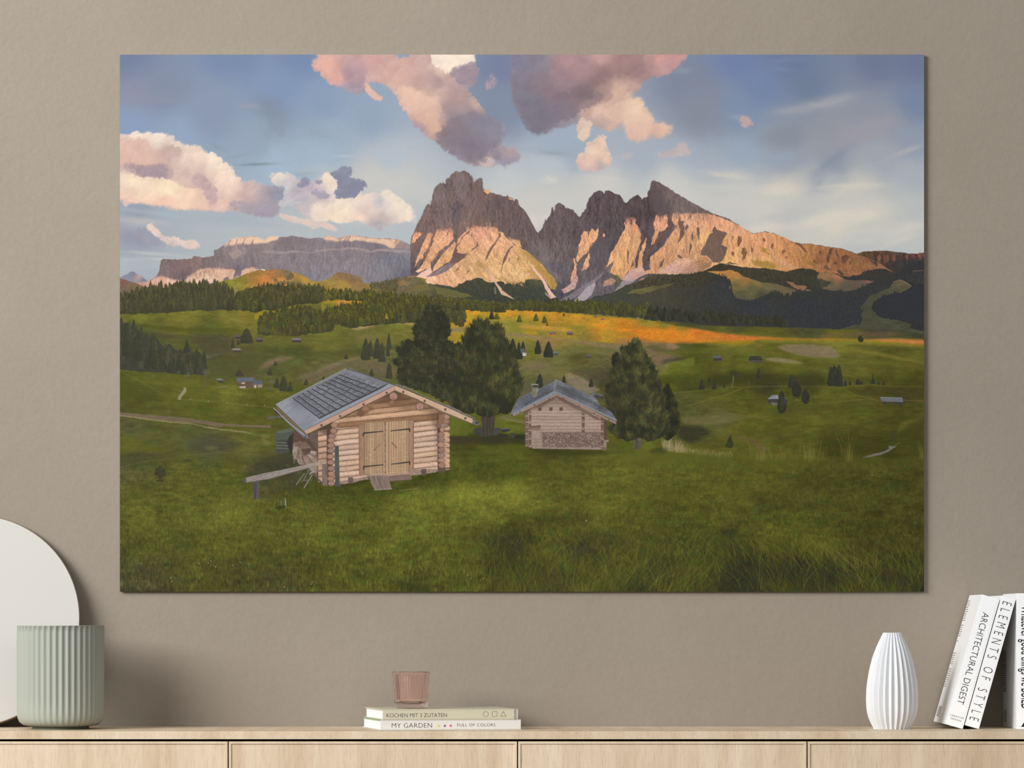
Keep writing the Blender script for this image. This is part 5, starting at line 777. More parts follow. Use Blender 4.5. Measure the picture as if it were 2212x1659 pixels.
    # single trees
    for x, y, h, w, d in ((533,742,34,34,0),(503,752,24,9,0),(515,745,12,10,0),(790,778,50,22,0),(815,775,46,20,0),(825,782,44,18,0),(840,755,36,12,0),(838,770,30,10,0),(800,770,36,16,0),(785,770,18,9,0),(748,776,12,9,0),(595,790,10,10,0),(583,811,18,12,0),(517,813,16,20,0),(613,845,34,22,0),(598,838,24,14,0),(627,846,22,12,0),
                          (803,813,18,11,0),(841,818,36,18,0),(699,822,10,9,0),(661,832,14,10,0),(1121,776,38,17,1),(1108,774,44,22,1),(1130,770,34,13,1),(1162,765,32,16,1),(1185,772,36,24,1),(1166,838,32,18,1),(1218,828,18,9,1),(1277,836,20,11,1),(1159,842,20,8,1),
                          (1516,842,24,14,1),(1532,826,13,6,1),(1543,841,18,11,1),(1564,838,10,6,1),(1639,817,23,11,1),(1676,832,7,6,1),(1716,837,24,14,1),(1710,838,30,17,1),(1802,834,46,30,1),(1812,835,48,22,1),(1795,834,44,20,1),(1826,834,14,9,1),(1836,832,10,7,1),(1853,831,14,12,1),(1861,831,9,8,1),(1886,829,12,11,1),(1886,829,25,4,1),(1898,831,8,7,1),(1909,832,10,7,1),(1727,838,6,5,1),
                          (1073,690,14,14,2),(1062,690,18,13,1),(1122,696,16,13,2),(1158,694,18,12,2),(1176,698,16,14,2),(1182,704,8,6,2),(1218,683,8,6,2)):
        dk_, lt_ = [((62,63,50), (78,80,54)), ((50,50,44), (64,66,48)), ((74,78,38), (112,110,42))][d]
        conifer(x, y, h, w, dk_, lt_, rnd, spiky=.3)
    for x, y, rx, ry in ((1721,840,11,16),(1689,872,10,19),(1740,856,9,15),(1859,732,6,7),(1688,858,7,14)):
        poly(smooth([(x-rx, y+ry*.3), (x-rx*.7, y-ry*.5), (x, y-ry), (x+rx*.7, y-ry*.5), (x+rx, y+ry*.3), (x+rx*.6, y+ry), (x-rx*.6, y+ry)]), (52,52,42), rough=2, tex=.5, ts=(.5,.5))
    # far huts
    barn(1550,780,21,12,(92,92,98),(78,66,60)); barn(1632,783,31,14,(62,60,56),(80,76,68)); barn(560,739,15,10,(100,100,104),(76,68,60)); barn(641,740,22,10,(118,112,116),(78,72,66)); barn(511,762,21,10,(132,122,114),(84,72,62)); barn(514,733,14,11,(96,88,80),(84,72,58))
    barn(1194,724,15,7,(116,108,110),(186,110,66)); barn(1231,724,15,8,(116,108,108),(120,84,62)); barn(1271,774,11,8,(98,94,96),(84,74,68)); barn(1201,768,10,9,(110,112,120),(88,84,80))
    poly(Z(cM,[(230,280),(270,275),(300,330),(240,330)]), (92,92,102)); poly(Z(cM,[(255,325),(300,328),(300,362),(258,365)]), (198,192,182)); poly(Z(cM,[(284,335),(292,335),(292,345),(284,345)]), (90,88,90))
    for x, y, c in ((1302,692,(196,150,110)),(1378,690,(170,140,110)),(1286,686,(150,110,80))): barn(x, y, 8, 5, (130,112,90), c)
    poly(Z(cN,[(850,700),(890,672),(935,672),(940,712),(850,708)]), (128,128,136), tex=.3); poly(Z(cN,[(852,706),(1012,706),(1012,740),(920,745),(880,752),(852,745)]), (66,62,62), tex=.5); poly(Z(cN,[(975,690),(1015,708),(1000,715)]), (84,84,90)); poly(Z(cN,[(870,735),(925,738),(925,760),(885,762)]), (112,110,102), .8, rough=1)
    conifer(1687, 884, 36, 17, (50,54,40), (70,76,42), rnd)
    poly(Z(cN,[(1788,692),(1975,696),(1985,733),(1805,728)]), (104,104,110), tex=.5, ts=(.8,.8)); poly(Z(cN,[(1805,728),(1985,733),(1970,752),(1810,750)]), (62,58,54)); poly(Z(cN,[(1835,734),(1940,738),(1938,752),(1838,750)]), (70,68,44)); line(Z(cN,[(1788,692),(1975,696)]),1.2,(136,136,140))
    line(Z(cN,[(545,610),(558,560),(562,505)]), 1.8, (120,104,86)); poly(Z(cN,[(530,475),(570,470),(612,480),(605,510),(580,540),(560,510),(535,505)]), (62,62,46), .85, rough=2.5); line(Z(cN,[(690,600),(690,548)]), 1, (104,98,76)); line(Z(cN,[(1070,715),(1112,715)]),1.5,(120,104,84),.8)
    poly(Z(cN,[(1640,1195),(1740,1165),(1820,1145),(1865,1120),(1858,1098),(1930,1104),(1900,1120),(1860,1148),(1790,1175),(1700,1195)]), (108,106,96), rough=.6, tex=.2); line(Z(cN,[(1900,1102),(1955,1070)]), 1, (112,104,76))
    # chalet, lift masts, paths on the left
    poly(Z(cO,[(1168,290),(1335,290),(1335,350),(1255,355),(1200,350)]), (102,84,68), tex=.5, ts=(.1,.8)); poly(Z(cO,[(1195,335),(1258,332),(1256,354),(1200,352)]), (170,160,146)); poly(Z(cO,[(1163,252),(1338,246),(1350,284),(1178,292)]), (98,102,114), tex=.2)
    poly(Z(cO,[(1218,296),(1252,296),(1252,310),(1218,310)]), (190,172,156)); poly(Z(cO,[(1330,306),(1424,308),(1424,345),(1330,350)]), (120,104,88), tex=.4); poly(Z(cO,[(1338,276),(1412,276),(1426,308),(1328,310)]), (92,96,108), tex=.2); poly(Z(cO,[(1342,322),(1360,322),(1360,350),(1342,350)]), (186,178,160)); poly(Z(cO,[(1375,318),(1420,318),(1415,345),(1380,345)]), (150,144,128), .8)
    poly(Z(cO,[(985,275),(1040,275),(1042,300),(985,300)]), (78,70,60), tex=.4); poly(Z(cO,[(975,262),(1008,254),(1045,270),(1040,278),(985,276)]), (122,122,118))
    for x, y0_, y1_, w in ((700,205,298,8),(872,175,340,14),(1516,270,378,11)):
        line(Z(cO,[(x,y0_),(x-(x-700)*.03,y1_)]), w/4.48*1.1, (92,92,80), .9); line(Z(cO,[(x-w*2.4,y0_+22),(x+w*2.8,y0_+24)]), 2.2, (104,106,92), .8); line(Z(cO,[(x-w*1.6,y0_-4),(x+w*1.8,y0_-2)]), 1.6, (100,102,90), .7); line(Z(cO,[(x-w*1.5,y0_),(x-w*1.2,y0_+22)]),1,(96,98,86),.7); line(Z(cO,[(x+w*1.6,y0_),(x+w*1.4,y0_+22)]),1,(96,98,86),.7)
    poly(Z(cO,[(655,340),(685,350),(680,385),(650,420),(632,445),(628,468),(600,464),(612,425),(640,385),(660,360)]), (150,140,116), .9, rough=.8); line(Z(cO,[(650,348),(620,380),(600,420),(590,455)]), 2, (104,88,66), .6)
    line(Z(cO,[(630,464),(720,464),(900,482),(1080,500),(1540,540)]), 1.2, (126,122,88), .6)
    for x, y in ((725,460),(898,474),(1076,490),(1270,512),(1440,520)): line(Z(cO,[(x,y-8),(x,y+8)]), 1.8, (150,142,108), .8)
    poly(Z(cO,[(950,343),(1020,335),(1100,330),(1090,338),(1000,346)]), (128,122,98), .8)
    line(Z(cO,[(40,190),(150,240),(260,300),(400,380),(520,440)]), 2, (112,110,54), .6); poly(Z(cO,[(1000,395),(1190,395),(1180,405),(1010,402)]), (150,138,40), .6, blr=1)
    poly(Z(cO,[(40,190),(160,270),(330,370),(480,440),(300,450),(40,440)]), (76,86,30), .6, blr=4)
    poly(Z(cO,[(40,588),(200,600),(420,620),(650,635),(850,665),(1000,690),(1250,708),(1500,712),(1500,738),(1300,730),(1100,720),(980,730),(860,700),(700,688),(560,680),(380,655),(200,636),(40,622)]), (116,100,80), .95, rough=1, tex=.3, ts=(.05,.6))
    poly(Z(cO,[(40,612),(200,628),(380,652),(560,675),(700,688),(800,705),(900,725),(1060,750),(1240,765),(1330,795),(1200,780),(1050,760),(900,742),(760,705),(560,690),(380,668),(180,642),(40,625)]), (140,128,90), .8, rough=1.2, tex=.5, ts=(.6,.2))
    poly(Z(cO,[(1400,810),(1470,795),(1490,820),(1440,835),(1470,870),(1510,870),(1500,905),(1430,905),(1425,860)]), (146,140,88), .45, rough=4, blr=2, tex=.5)
    for pts, c, a, b in (([(700,870),(800,830),(940,820),(1100,850),(1250,900),(1100,960),(860,970),(700,960)],(76,80,54),.75,5), ([(40,960),(250,970),(500,980),(640,1000),(500,1040),(300,1070),(40,1120)],(72,76,44),.65,6), ([(40,880),(300,910),(480,950),(560,975),(300,960),(40,960)],(98,106,30),.7,3), ([(1250,1180),(1320,1100),(1500,1020),(1700,1020),(1838,1100),(1838,1160),(1400,1200),(1250,1220)],(66,66,46),.75,5), ([(1390,1330),(1838,1180),(1838,1400),(1600,1430),(1400,1430)],(74,78,44),.6,6),
                         ([(850,920),(930,915),(1010,940),(900,945)],(120,118,74),.7,1.5), ([(630,1060),(700,1040),(760,1040),(680,1075)],(62,64,44),.7,1.5), ([(1400,560),(1838,560),(1838,640),(1500,620)],(86,94,30),.5,3)):
        poly(Z(cO, pts), c, a, blr=b, tex=.2, ts=(.2,.3))
    line(Z(cO,[(40,1120),(300,1060),(500,1040),(700,1000),(900,985),(1100,975),(1400,960)]), 2, (100,108,52), .5)
    # dry slope path behind the second hut, dark pool of shade round the picnic place
    poly(Z(cL,[(790,1350),(900,1370),(1060,1500),(1600,1540),(1640,1400),(1760,1440),(1760,1659),(790,1659)]), Z(cL,[(820,1500,92,108,18),(950,1450,98,114,20),(1500,1430,98,114,20),(1600,1470,88,106,18),(900,1620,68,70,34),(1300,1600,52,52,36),(1600,1600,58,62,30)]), .8, blr=3, tex=.2, ts=(.2,.4))
    poly(Z(cL,[(790,1570),(1000,1560),(1050,1540),(1500,1560),(1763,1550),(1763,1640),(1200,1659),(790,1640)]), (56,54,38), .75, blr=3); poly(Z(cL,[(1300,1370),(1420,1380),(1640,1420),(1640,1400),(1500,1360),(1400,1330)]), (112,104,78), .8, blr=1)

def logs(crop, L, R, n, cols, seed=0, gap=(96,66,52), tex=.25, round_=.35, wob=.8, clip=None):
    """n logs between the left edge L (top, bottom) and the right edge R (top, bottom)"""
    rnd = np.random.default_rng(seed)
    (lt, lb), (rt, rb) = Z(crop, L), Z(crop, R)
    lt, lb, rt, rb = map(np.array, (lt, lb, rt, rb))
    for i in range(n):
        a0 = lt+(lb-lt)*i/n; a1 = lt+(lb-lt)*(i+1)/n; b0 = rt+(rb-rt)*i/n; b1 = rt+(rb-rt)*(i+1)/n
        r = cover([a0, b0, b1, a1])
        if r is None: continue
        win, M = r; X, Y = XX[win], YY[win]
        t = np.clip((X-a0[0])/(b0[0]-a0[0]+1e-6), 0, 1)
        top = a0[1]+(b0[1]-a0[1])*t+(fbm(X*.04, X*0+i*7.1, 2, .5, seed)-.5)*wob*2; h = (a1[1]-a0[1])+((b1[1]-b0[1])-(a1[1]-a0[1]))*t
        v = (Y-top)/h
        c = np.array(cols[i % len(cols)] if not isinstance(cols, tuple) else cols, np.float32)*rnd.uniform(.94, 1.05)
        sh = 1+round_*(.32-np.abs(v-.42))*1.1
        g = fbm(X*.09, Y*.9, 4, .65, seed+i)-.5; k = fbm(X*.5, Y*.8, 3, .6, seed+i+5)
        C = c*(sh*(1+g*tex)-sstep(.62, .74, k)*.15)[..., None]
        e = sstep(.86, .97, v)+sstep(.06, -.02, v)
        C = C+(np.array(gap, np.float32)-C)*np.clip(e, 0, 1)[..., None]
        if clip is not None:
            w2, M2 = cover(Z(crop, clip))
            F = np.zeros((PH, PW), np.float32); F[w2] = M2; M = M*F[win]
        put(win, M, C)
def disc(x, y, rx, ry, c, edge=(112,84,70)):
    th = np.linspace(0, 2*np.pi, 18)[:-1]
    poly(np.stack([x+rx*1.08*np.cos(th), y+ry*1.08*np.sin(th)], 1), edge)
    poly(np.stack([x+rx*.93*np.cos(th), y-.2+ry*.93*np.sin(th)], 1), c, tex=.3, ts=(.5, .5))
def foliage(outline, base, tones, n, rnd, L=(5, 10), wd=1.5, ang=-80, spread=50, rough=5, lightx=.35, seed=0, clump=.035, a=.75, light=None, inner=.0, rf=.12):
    P = roughen(smooth(np.array([q[:2] for q in outline], float), 3), rough, f=rf, seed=seed)
    win, M = cover(P)
    X, Y = XX[win], YY[win]
    g = fbm(X*clump*1.6, Y*clump, 4, .6, seed)-.5
    put(win, M, np.array(base, np.float32)*(1+g*.55)[..., None])
    x0, x1, y0, y1 = P[:, 0].min(), P[:, 0].max(), P[:, 1].min(), P[:, 1].max()
    px = rnd.uniform(x0, x1, n*2); py = rnd.uniform(y0, y1, n*2)
    o = np.argsort(py)
    if light is None: light = lambda u, v: .5+lightx*(u-.5)*2
    H, W = M.shape
    ix = np.clip((px-PX0-win[1].start).astype(int), 0, W-1); iy = np.clip((py-PY0-win[0].start).astype(int), 0, H-1)
    inside = M[iy, ix] > .5
    cl = fbm(px*clump*2, py*clump*1.6, 3, .6, seed+2)
    c2 = fbm(px*clump*5, py*clump*3, 3, .6, seed+5)
    tn = np.array(tones, np.float32)
    for i in o:
        if not inside[i]: continue
        u = (px[i]-x0)/(x1-x0); v = (py[i]-y0)/(y1-y0)
        t = np.clip(light(u, v)+(cl[i]-.5)*1.1+(c2[i]-.5)*1.5+rnd.normal()*.16, 0, .999)*(len(tn)-1)
        k = int(t); c = tn[k]+(tn[k+1]-tn[k])*(t-k)
        l = rnd.uniform(*L); th = np.radians(ang+rnd.normal()*spread*.5+(u-.5)*spread)
        dx, dy = l*np.cos(th), l*np.sin(th)
        line([(px[i], py[i]), (px[i]+dx*.5, py[i]+dy*.5), (px[i]+dx, py[i]+dy)], np.array([wd, wd*.9, .3])*rnd.uniform(.7, 1.3), c, a)
def paint_trees():
    rnd = np.random.default_rng(21)
    dark = (48,50,38)
    # trunk of the right hand of the pair first
    L = lambda p: Z(cL, p)
    poly(L([(1130,1300),(1300,1300),(1290,1400),(1285,1480),(1290,1560),(1130,1570),(1145,1480),(1140,1400)]), (74,68,58), rough=2, tex=.6, ts=(.9,.06))
    for x in (1170,1205,1245,1275): line(L([(x,1330),(x-4,1450),(x-8,1560)]), 1.5, (54,50,44), .7)
    # picnic tables
    poly(L([(1045,1500),(1090,1470),(1150,1468),(1150,1550),(1060,1550)]), (66,66,64), tex=.3); poly(L([(1280,1470),(1370,1480),(1460,1478),(1460,1500),(1370,1500),(1300,1560),(1280,1560)]), (72,72,70)); poly(L([(1370,1500),(1455,1490),(1455,1510),(1370,1525)]), (56,56,54))
    poly(L([(1330,1540),(1440,1555),(1440,1570),(1360,1575)]), (50,50,48)); line(L([(1365,1484),(1460,1482)]), 1.5, (104,106,110)); poly(L([(1465,1530),(1515,1528),(1512,1590),(1470,1590)]), (66,66,58)); poly(L([(1515,1550),(1625,1555),(1625,1600),(1515,1595)]), (46,46,36), .8, blr=1)
    # left tree (spruce, jagged)
    lt = L([(590,110),(560,95),(520,110),(480,180),(460,240),(420,260),(400,290),(410,320),(365,340),(375,380),(385,430),(400,480),(385,500),(350,500),(330,480),(300,485),(295,520),(240,490),(250,540),(235,570),(200,570),(175,600),(210,640),(200,690),(150,710),(165,750),(200,790),(210,830),(190,850),(210,890),(195,930),(250,980),(300,1010),(560,1100),(700,1180),(860,1260),(960,1290),(960,700),(900,520),(860,520),(830,540),(790,500),(770,470),(790,430),(800,390),(770,370),(790,330),(770,290),(760,250),(740,210),(700,180),(690,130),(650,90),(620,70)])
    foliage(lt, (50,52,38), [(46,47,38),(54,56,41),(63,65,44),(73,74,48),(90,91,58)], 3800, rnd, L=(4, 9), wd=1.7, ang=-100, spread=110, rough=5, seed=61, light=lambda u, v: .34+.14*v, rf=.16)
    rt = L([(1075,275),(1045,310),(1020,370),(980,400),(950,450),(930,480),(920,540),(880,600),(840,660),(850,720),(800,800),(780,900),(760,1000),(800,1080),(830,1150),(800,1210),(860,1260),(930,1290),(1000,1310),(1060,1300),(1100,1340),(1160,1350),(1250,1350),(1330,1320),(1420,1310),(1470,1300),(1480,1240),(1520,1180),(1560,1130),(1590,1050),(1590,960),(1560,890),(1550,800),(1520,720),(1500,640),(1450,560),(1410,500),(1390,440),(1370,380),(1330,330),(1280,325),(1230,340),(1195,290),(1130,290)])
    foliage(rt, (50,54,34), [(46,49,36),(55,58,39),(64,68,42),(75,79,45),(95,98,52)], 4800, rnd, L=(7, 15), wd=2.2, ang=-88, spread=45, rough=4, seed=62, light=lambda u, v: .28+.25*u-.08*v, clump=.03, rf=.14)
    # tree beside the second hut
    Mm = lambda p: Z(cM, p)
    poly(Mm([(1525,1180),(1620,1180),(1612,1300),(1612,1410),(1600,1418),(1590,1310),(1585,1428),(1525,1430),(1530,1300)]), (92,84,74), rough=1.5, tex=.6, ts=(.9,.08)); line(Mm([(1555,1280),(1550,1425)]), 3, (64,58,52), .7)
    th = Mm([(1905,680),(1870,720),(1850,790),(1860,1000),(1880,1200),(1900,1320),(1960,1280),(2020,1220),(2040,1120),(2020,1000),(2000,880),(1960,800),(1930,720)])
    foliage(th, (44,48,34), [(34,36,28),(44,48,32),(56,60,36),(66,70,38)], 900, rnd, L=(4, 8), wd=1.8, ang=-85, spread=50, rough=5, seed=63, rf=.16)
    foliage(Mm([(1310,330),(1290,360),(1280,430),(1290,500),(1340,500),(1355,400),(1345,345)]), (46,50,38), [(38,40,32),(50,54,38),(60,66,42)], 160, rnd, L=(4, 7), rough=4, seed=64)
    tr = Mm([(1550,175),(1500,195),(1460,240),(1400,280),(1380,330),(1350,420),(1320,500),(1270,540),(1250,600),(1230,680),(1220,760),(1200,850),(1230,920),(1210,960),(1260,1010),(1290,1060),(1310,1120),(1240,1190),(1290,1270),(1380,1310),(1460,1340),(1560,1300),(1680,1330),(1780,1320),(1880,1260),(1920,1180),(1910,1080),(1880,960),(1870,860),(1840,760),(1810,660),(1780,560),(1750,480),(1700,420),(1670,340),(1620,280),(1600,220)])
    foliage(tr, (50,54,34), [(46,48,36),(56,59,39),(66,69,43),(78,81,46),(98,99,54)], 5200, rnd, L=(5, 11), wd=2.0, ang=-86, spread=45, rough=5, seed=65, light=lambda u, v: .34+.16*u, clump=.035, rf=.15)
    poly(smooth([(333,1022),(336,1014),(343,1009),(349,1008),(356,1013),(358,1022),(355,1030),(350,1029),(346,1034),(341,1029),(335,1028)], 3), (60,62,38), .85, rough=3, tex=.5, ts=(.4,.4))
    for k in range(150):
        a = rnd.uniform(0, 6.28); r = rnd.random()**.5; px = 346+np.cos(a)*r*12; py = 1021+np.sin(a)*r*11
        line([(px, py), (px+rnd.normal()*2, py-rnd.uniform(1, 3))], 1.6, (56,58,36) if rnd.random() < .6 else (76,78,44), .7)
    line([(345, 1026), (345, 1039)], 2, (66,62,44)); line([(348, 1028), (349, 1038)], 1.6, (66,62,44)); poly([(338,1037),(354,1038),(352,1041),(338,1040)], (54,56,34), .8)
def paint_cabins():
    paint_trees()
    J = lambda p: Z(cJ, p); K = lambda p: Z(cK, p)
    # ---------------- second hut
    M = lambda p: Z(cM, p)
    poly(M([(1010,800),(1080,778),(1170,810),(1160,830),(1090,800),(1050,825)]), (104,104,106), tex=.4); poly(M([(1050,825),(1095,800),(1170,825),(1175,850),(1080,850)]), (74,70,66), tex=.4)
    poly(M([(280,990),(330,960),(345,1400),(300,1390),(290,1300),(280,1200)]), (112,86,74), tex=.4, ts=(.2,.6))
    poly(M([(320,1000),(640,800),(700,820),(1180,1080),(1215,1110),(1210,1420),(480,1420),(400,1410),(330,1390)]), (176,134,112), tex=.2)
    logs(cM, [(335,870),(370,1420)], [(1150,870),(1150,1420)], 15, [(180,146,126),(188,154,134),(176,140,122)], seed=3, gap=(138,106,90), round_=.1, tex=.14, wob=.3, clip=[(330,980),(640,790),(1180,1080),(1180,1420),(360,1420)])
    poly(M([(330,870),(635,800),(1180,1090),(1180,870),(900,700),(300,700)]), (60,60,40), 0)
    # gable shade under the eaves
    poly(M([(335,975),(640,800),(700,830),(1180,1100),(1100,1090),(960,1010),(700,880),(640,850),(460,950)]), (92,66,56), .7, blr=1, rough=1)
    poly(M([(345,985),(640,830),(960,1000),(1000,1040),(700,940),(620,930),(440,960)]), (128,94,76), .45, blr=3)
    poly(M([(300,1230),(480,1230),(480,1420),(330,1400)]), (152,122,106), .6, tex=.2)
    poly(M([(480,1232),(1150,1232),(1150,1405),(482,1405)]), (124,96,86))
    rnd = np.random.default_rng(9)
    xs = rnd.uniform(1080+484/5.2667, 1080+1148/5.2667, 1500); ys = rnd.uniform(700+1236/5.2667, 700+1402/5.2667, 1500)
    for x, y in zip(xs, ys):
        c = [(164,134,118),(140,108,96),(84,62,56),(104,78,70),(184,158,140)][rnd.integers(5)]
        r = rnd.uniform(.6, 1.3); poly([(x-r, y), (x, y-r), (x+r, y), (x, y+r)], c, .9)
    poly(M([(480,1402),(1150,1406),(1150,1432),(484,1420)]), (156,132,116), tex=.3); poly(M([(470,1418),(1160,1430),(1160,1440),(470,1428)]), (70,66,40), .8)
    poly(M([(460,1228),(1150,1226),(1150,1238),(460,1240)]), (140,106,90))
    for x, w in ((930,34),(1148,34),(330,26)):
        logs(cM, [(x,1000 if x != 330 else 980),(x,1410 if x != 930 else 1230)], [(x+w,1010 if x != 330 else 980),(x+w,1410 if x != 930 else 1232)], 14 if x != 930 else 9, [(132,94,80),(160,120,102),(116,80,68)], seed=x, gap=(84,58,50), round_=.3)
    poly(M([(1182,1085),(1220,1110),(1215,1330),(1182,1330)]), (92,72,62), tex=.4); poly(M([(1182,1320),(1238,1316),(1236,1340),(1212,1345),(1205,1400),(1182,1400)]), (150,124,110)); poly(M([(1150,1400),(1215,1400),(1210,1438),(1180,1438),(1150,1430)]), (120,98,86), rough=1)
    logs(cM, [(288,1000),(288,1400)], [(322,1000),(322,1390)], 12, [(120,94,82),(140,114,100)], seed=8, gap=(80,62,54))
    for p, c in (([(362,1178),(460,1178),(460,1212),(366,1214)],(148,112,98)), ([(370,1212),(448,1212),(446,1306),(372,1304)],(164,142,126)), ([(388,1304),(428,1304),(424,1412),(388,1412)],(150,126,112)), ([(355,1160),(462,1150),(462,1180),(355,1184)],(128,90,76))): poly(M(p), c, tex=.25, ts=(.6,.1))
    for x in (435,560,676): poly(M([(x,950),(x+40,945),(x+38,985),(x+2,990)]), (112,78,56), tex=.3)
    poly(M([(625,830),(662,840),(656,895),(632,890)]), (146,112,88))
    for k in range(70):
        x = rnd.uniform(360, 1140); y = rnd.uniform(1040, 1220); line(M([(x, y), (x+rnd.uniform(3, 12), y)]), .9, (108,76,62), .6)
    # roof
    poly(M([(122,1010),(215,840),(280,810),(620,655),(630,625),(650,635),(1010,800),(1090,840),(1110,870),(1135,920),(1270,1000),(1330,1090),(1320,1105),(1130,1000),(1000,930),(640,770),(610,772),(160,1020)]), Z(cM,[(200,960,98,104,118),(300,880,88,92,104),(500,760,86,90,102),(650,680,112,114,120),(800,800,90,92,98),(950,860,100,104,114),(1080,880,120,122,128),(1150,960,86,88,96),(1280,1040,100,106,116),(150,1010,110,116,128)]), tex=.4, ts=(.3,.5), rot=-.5, rough=.5)
    poly(M([(640,680),(720,710),(1000,850),(1150,930),(1210,990),(1180,990),(1000,890),(850,830),(700,760),(640,740)]), (76,78,82), .55, rough=3, tex=.5, ts=(.5,.3))
    poly(M([(260,910),(330,870),(600,740),(600,760),(420,850),(300,920)]), (72,74,78), .5, rough=2, tex=.4)
    line(M([(628,628),(612,775)]), 1.2, (150,152,156), .8); line(M([(216,842),(620,658)]), 1.2, (120,120,122), .7); line(M([(630,628),(1010,802)]), 1.2, (132,132,136), .7)
    poly(M([(118,1020),(150,1010),(400,880),(612,765),(640,768),(1000,930),(1330,1090),(1330,1110),(1000,950),(640,790),(400,905),(150,1045),(125,1052)]), (124,132,148), tex=.15)
    poly(M([(150,1030),(400,905),(640,790),(650,800),(1000,950),(1240,1080),(1325,1115),(1320,1140),(1220,1100),(1000,985),(700,835),(645,815),(400,935),(170,1050),(150,1050)]), (160,126,108), tex=.2, ts=(.1,.6)); line(M([(150,1052),(400,938),(640,820),(1000,990),(1320,1142)]), 1, (96,70,58), .8)
    for x, y in ((230,998),(393,920),(558,848),(720,845),(898,935),(1072,1018),(1235,1095)): poly(M([(x-8,y-8),(x+8,y-6),(x+7,y+8),(x-7,y+8)]), (96,70,58))
    poly(M([(118,1020),(150,1015),(150,1045),(125,1054)]), (128,122,122)); poly(M([(126,1028),(146,1024),(142,1048),(128,1050)]), (66,58,54))
    poly(M([(362,700),(435,700),(432,770),(425,815),(405,835),(380,830),(366,800)]), (124,118,104), rough=1.2, tex=.7, ts=(.5,.4)); poly(M([(370,698),(430,698),(428,718),(372,718)]), (56,54,52)); poly(M([(355,680),(438,682),(440,697),(356,694)]), (146,144,138))
    # ---------------- first hut
    poly(J([(460,800),(560,765),(655,760),(670,870),(560,880),(460,885)]), (84,96,80), tex=.25); poly(J([(460,800),(560,765),(655,760),(640,790),(540,810)]), (102,112,96), .7)
    poly(J([(468,880),(660,870),(650,1000),(600,1020),(450,1020),(470,960)]), (72,74,66), rough=2, tex=.6, ts=(.15,.8))
    for y in (905,935,965): line(J([(470,y),(600,y+8)]), 2, (116,118,112), .8)
    poly(J([(590,870),(660,800),(700,900),(660,1000),(620,1030),(590,960)]), (52,54,42), .9, rough=3)
    poly(J([(365,655),(400,632),(480,625),(560,618),(560,640),(460,652),(380,660)]), (96,92,84), tex=.3); poly(J([(450,560),(540,600),(540,640),(470,600)]), (58,56,50))
    # side wall with the stacked wood
    poly(J([(655,780),(800,830),(1060,720),(1060,1330),(940,1330),(900,1260),(780,1180),(700,1110),(640,1010)]), (96,72,60), tex=.3)
    poly(J([(650,920),(720,890),(860,940),(900,1000),(905,1100),(840,1140),(740,1140),(690,1080),(645,1010)]), (132,104,88), rough=2, tex=.5, ts=(.3,.5))
    for p, c in (([(735,980),(850,960),(900,960),(900,1000),(760,1040)],(100,76,62)), ([(670,905),(800,900),(830,940),(700,960)],(124,94,76)), ([(800,1040),(830,1030),(900,1090),(900,1115),(870,1120)],(160,134,116)), ([(750,1060),(800,1050),(840,1120),(780,1130)],(150,124,108)), ([(840,990),(900,1000),(880,1040),(830,1020)],(164,150,140)), ([(690,1080),(740,1070),(760,1140),(720,1145)],(142,130,120)), ([(640,1000),(660,940),(700,960),(690,1100),(655,1070)],(150,134,122))):
        poly(J(p), c, rough=1.5, tex=.4)
    rnd = np.random.default_rng(4)
    for _ in range(60):
        x, y = rnd.uniform(650, 760), rnd.uniform(920, 1120)
        if x-640 < (y-880)*1.2: line(J([(x, y), (x+rnd.uniform(-8, 8), y+rnd.uniform(20, 40))]), 1.4, [(164,150,140),(96,74,62),(126,100,86)][rnd.integers(3)], .7)
    poly(J([(770,850),(900,780),(915,800),(915,990),(870,990),(800,920)]), (104,86,76), tex=.3, ts=(.1,.5)); poly(J([(800,860),(860,930),(910,1000),(880,1000),(790,900)]), (84,66,56), .7)
    logs(cJ, [(912,780),(915,1330)], [(1005,760),(1000,1330)], 9, [(186,142,112),(198,154,122)], seed=12, gap=(96,68,54)); poly(J([(905,740),(1060,690),(1060,800),(1010,830),(905,790)]), (84,60,48), .6, blr=2)
    # front wall logs
    logs(cK, [(-10,700),(-10,1465)], [(1385,562),(1385,1302)], 12, [(202,160,126),(198,156,128),(210,168,138),(204,162,134),(214,174,146),(202,162,136),(212,174,148),(198,158,132)], seed=20, gap=(128,92,72), round_=.34, tex=.18)
    poly(K([(-40,740),(730,340),(1420,650),(1420,560),(730,200),(-40,560)]), (60,50,40), 0)
    # gable logs
    for i, (y0, y1) in enumerate(((445,520),(500,590),(560,660),(620,720))):
        pass
    logs(cK, [(60,500),(60,800)], [(1300,330),(1300,700)], 5, [(150,106,72),(178,130,90),(196,148,108),(204,156,118)], seed=22, gap=(116,78,54), round_=.3, tex=.22, clip=[(735,345),(1385,640),(1385,800),(30,800),(30,730)])
    poly(K([(40,720),(350,560),(730,360),(1100,520),(1380,640),(1380,760),(1260,740),(1240,1000),(1260,640),(900,470),(730,430),(480,500),(330,640)]), (78,54,40), .62, blr=4)
    poly(K([(430,520),(650,430),(730,380),(1080,560),(1250,640),(1200,640),(960,560),(880,600),(700,520),(560,520)]), (96,66,46), .45, blr=4)
    poly(K([(1245,600),(1388,650),(1388,1285),(1245,1310)]), (120,84,66), .9)
    # what lies outside the roof line is put back: meadow right of the wall
    poly(K([(1388,640),(1500,700),(1620,760),(1600,900),(1388,900)]), Z(cK,[(1450,800,98,114,22),(1560,850,90,106,22)]), tex=.15)
    poly(K([(1392,890),(1600,890),(1600,990),(1392,990)]), (66,58,40), .8, blr=1)
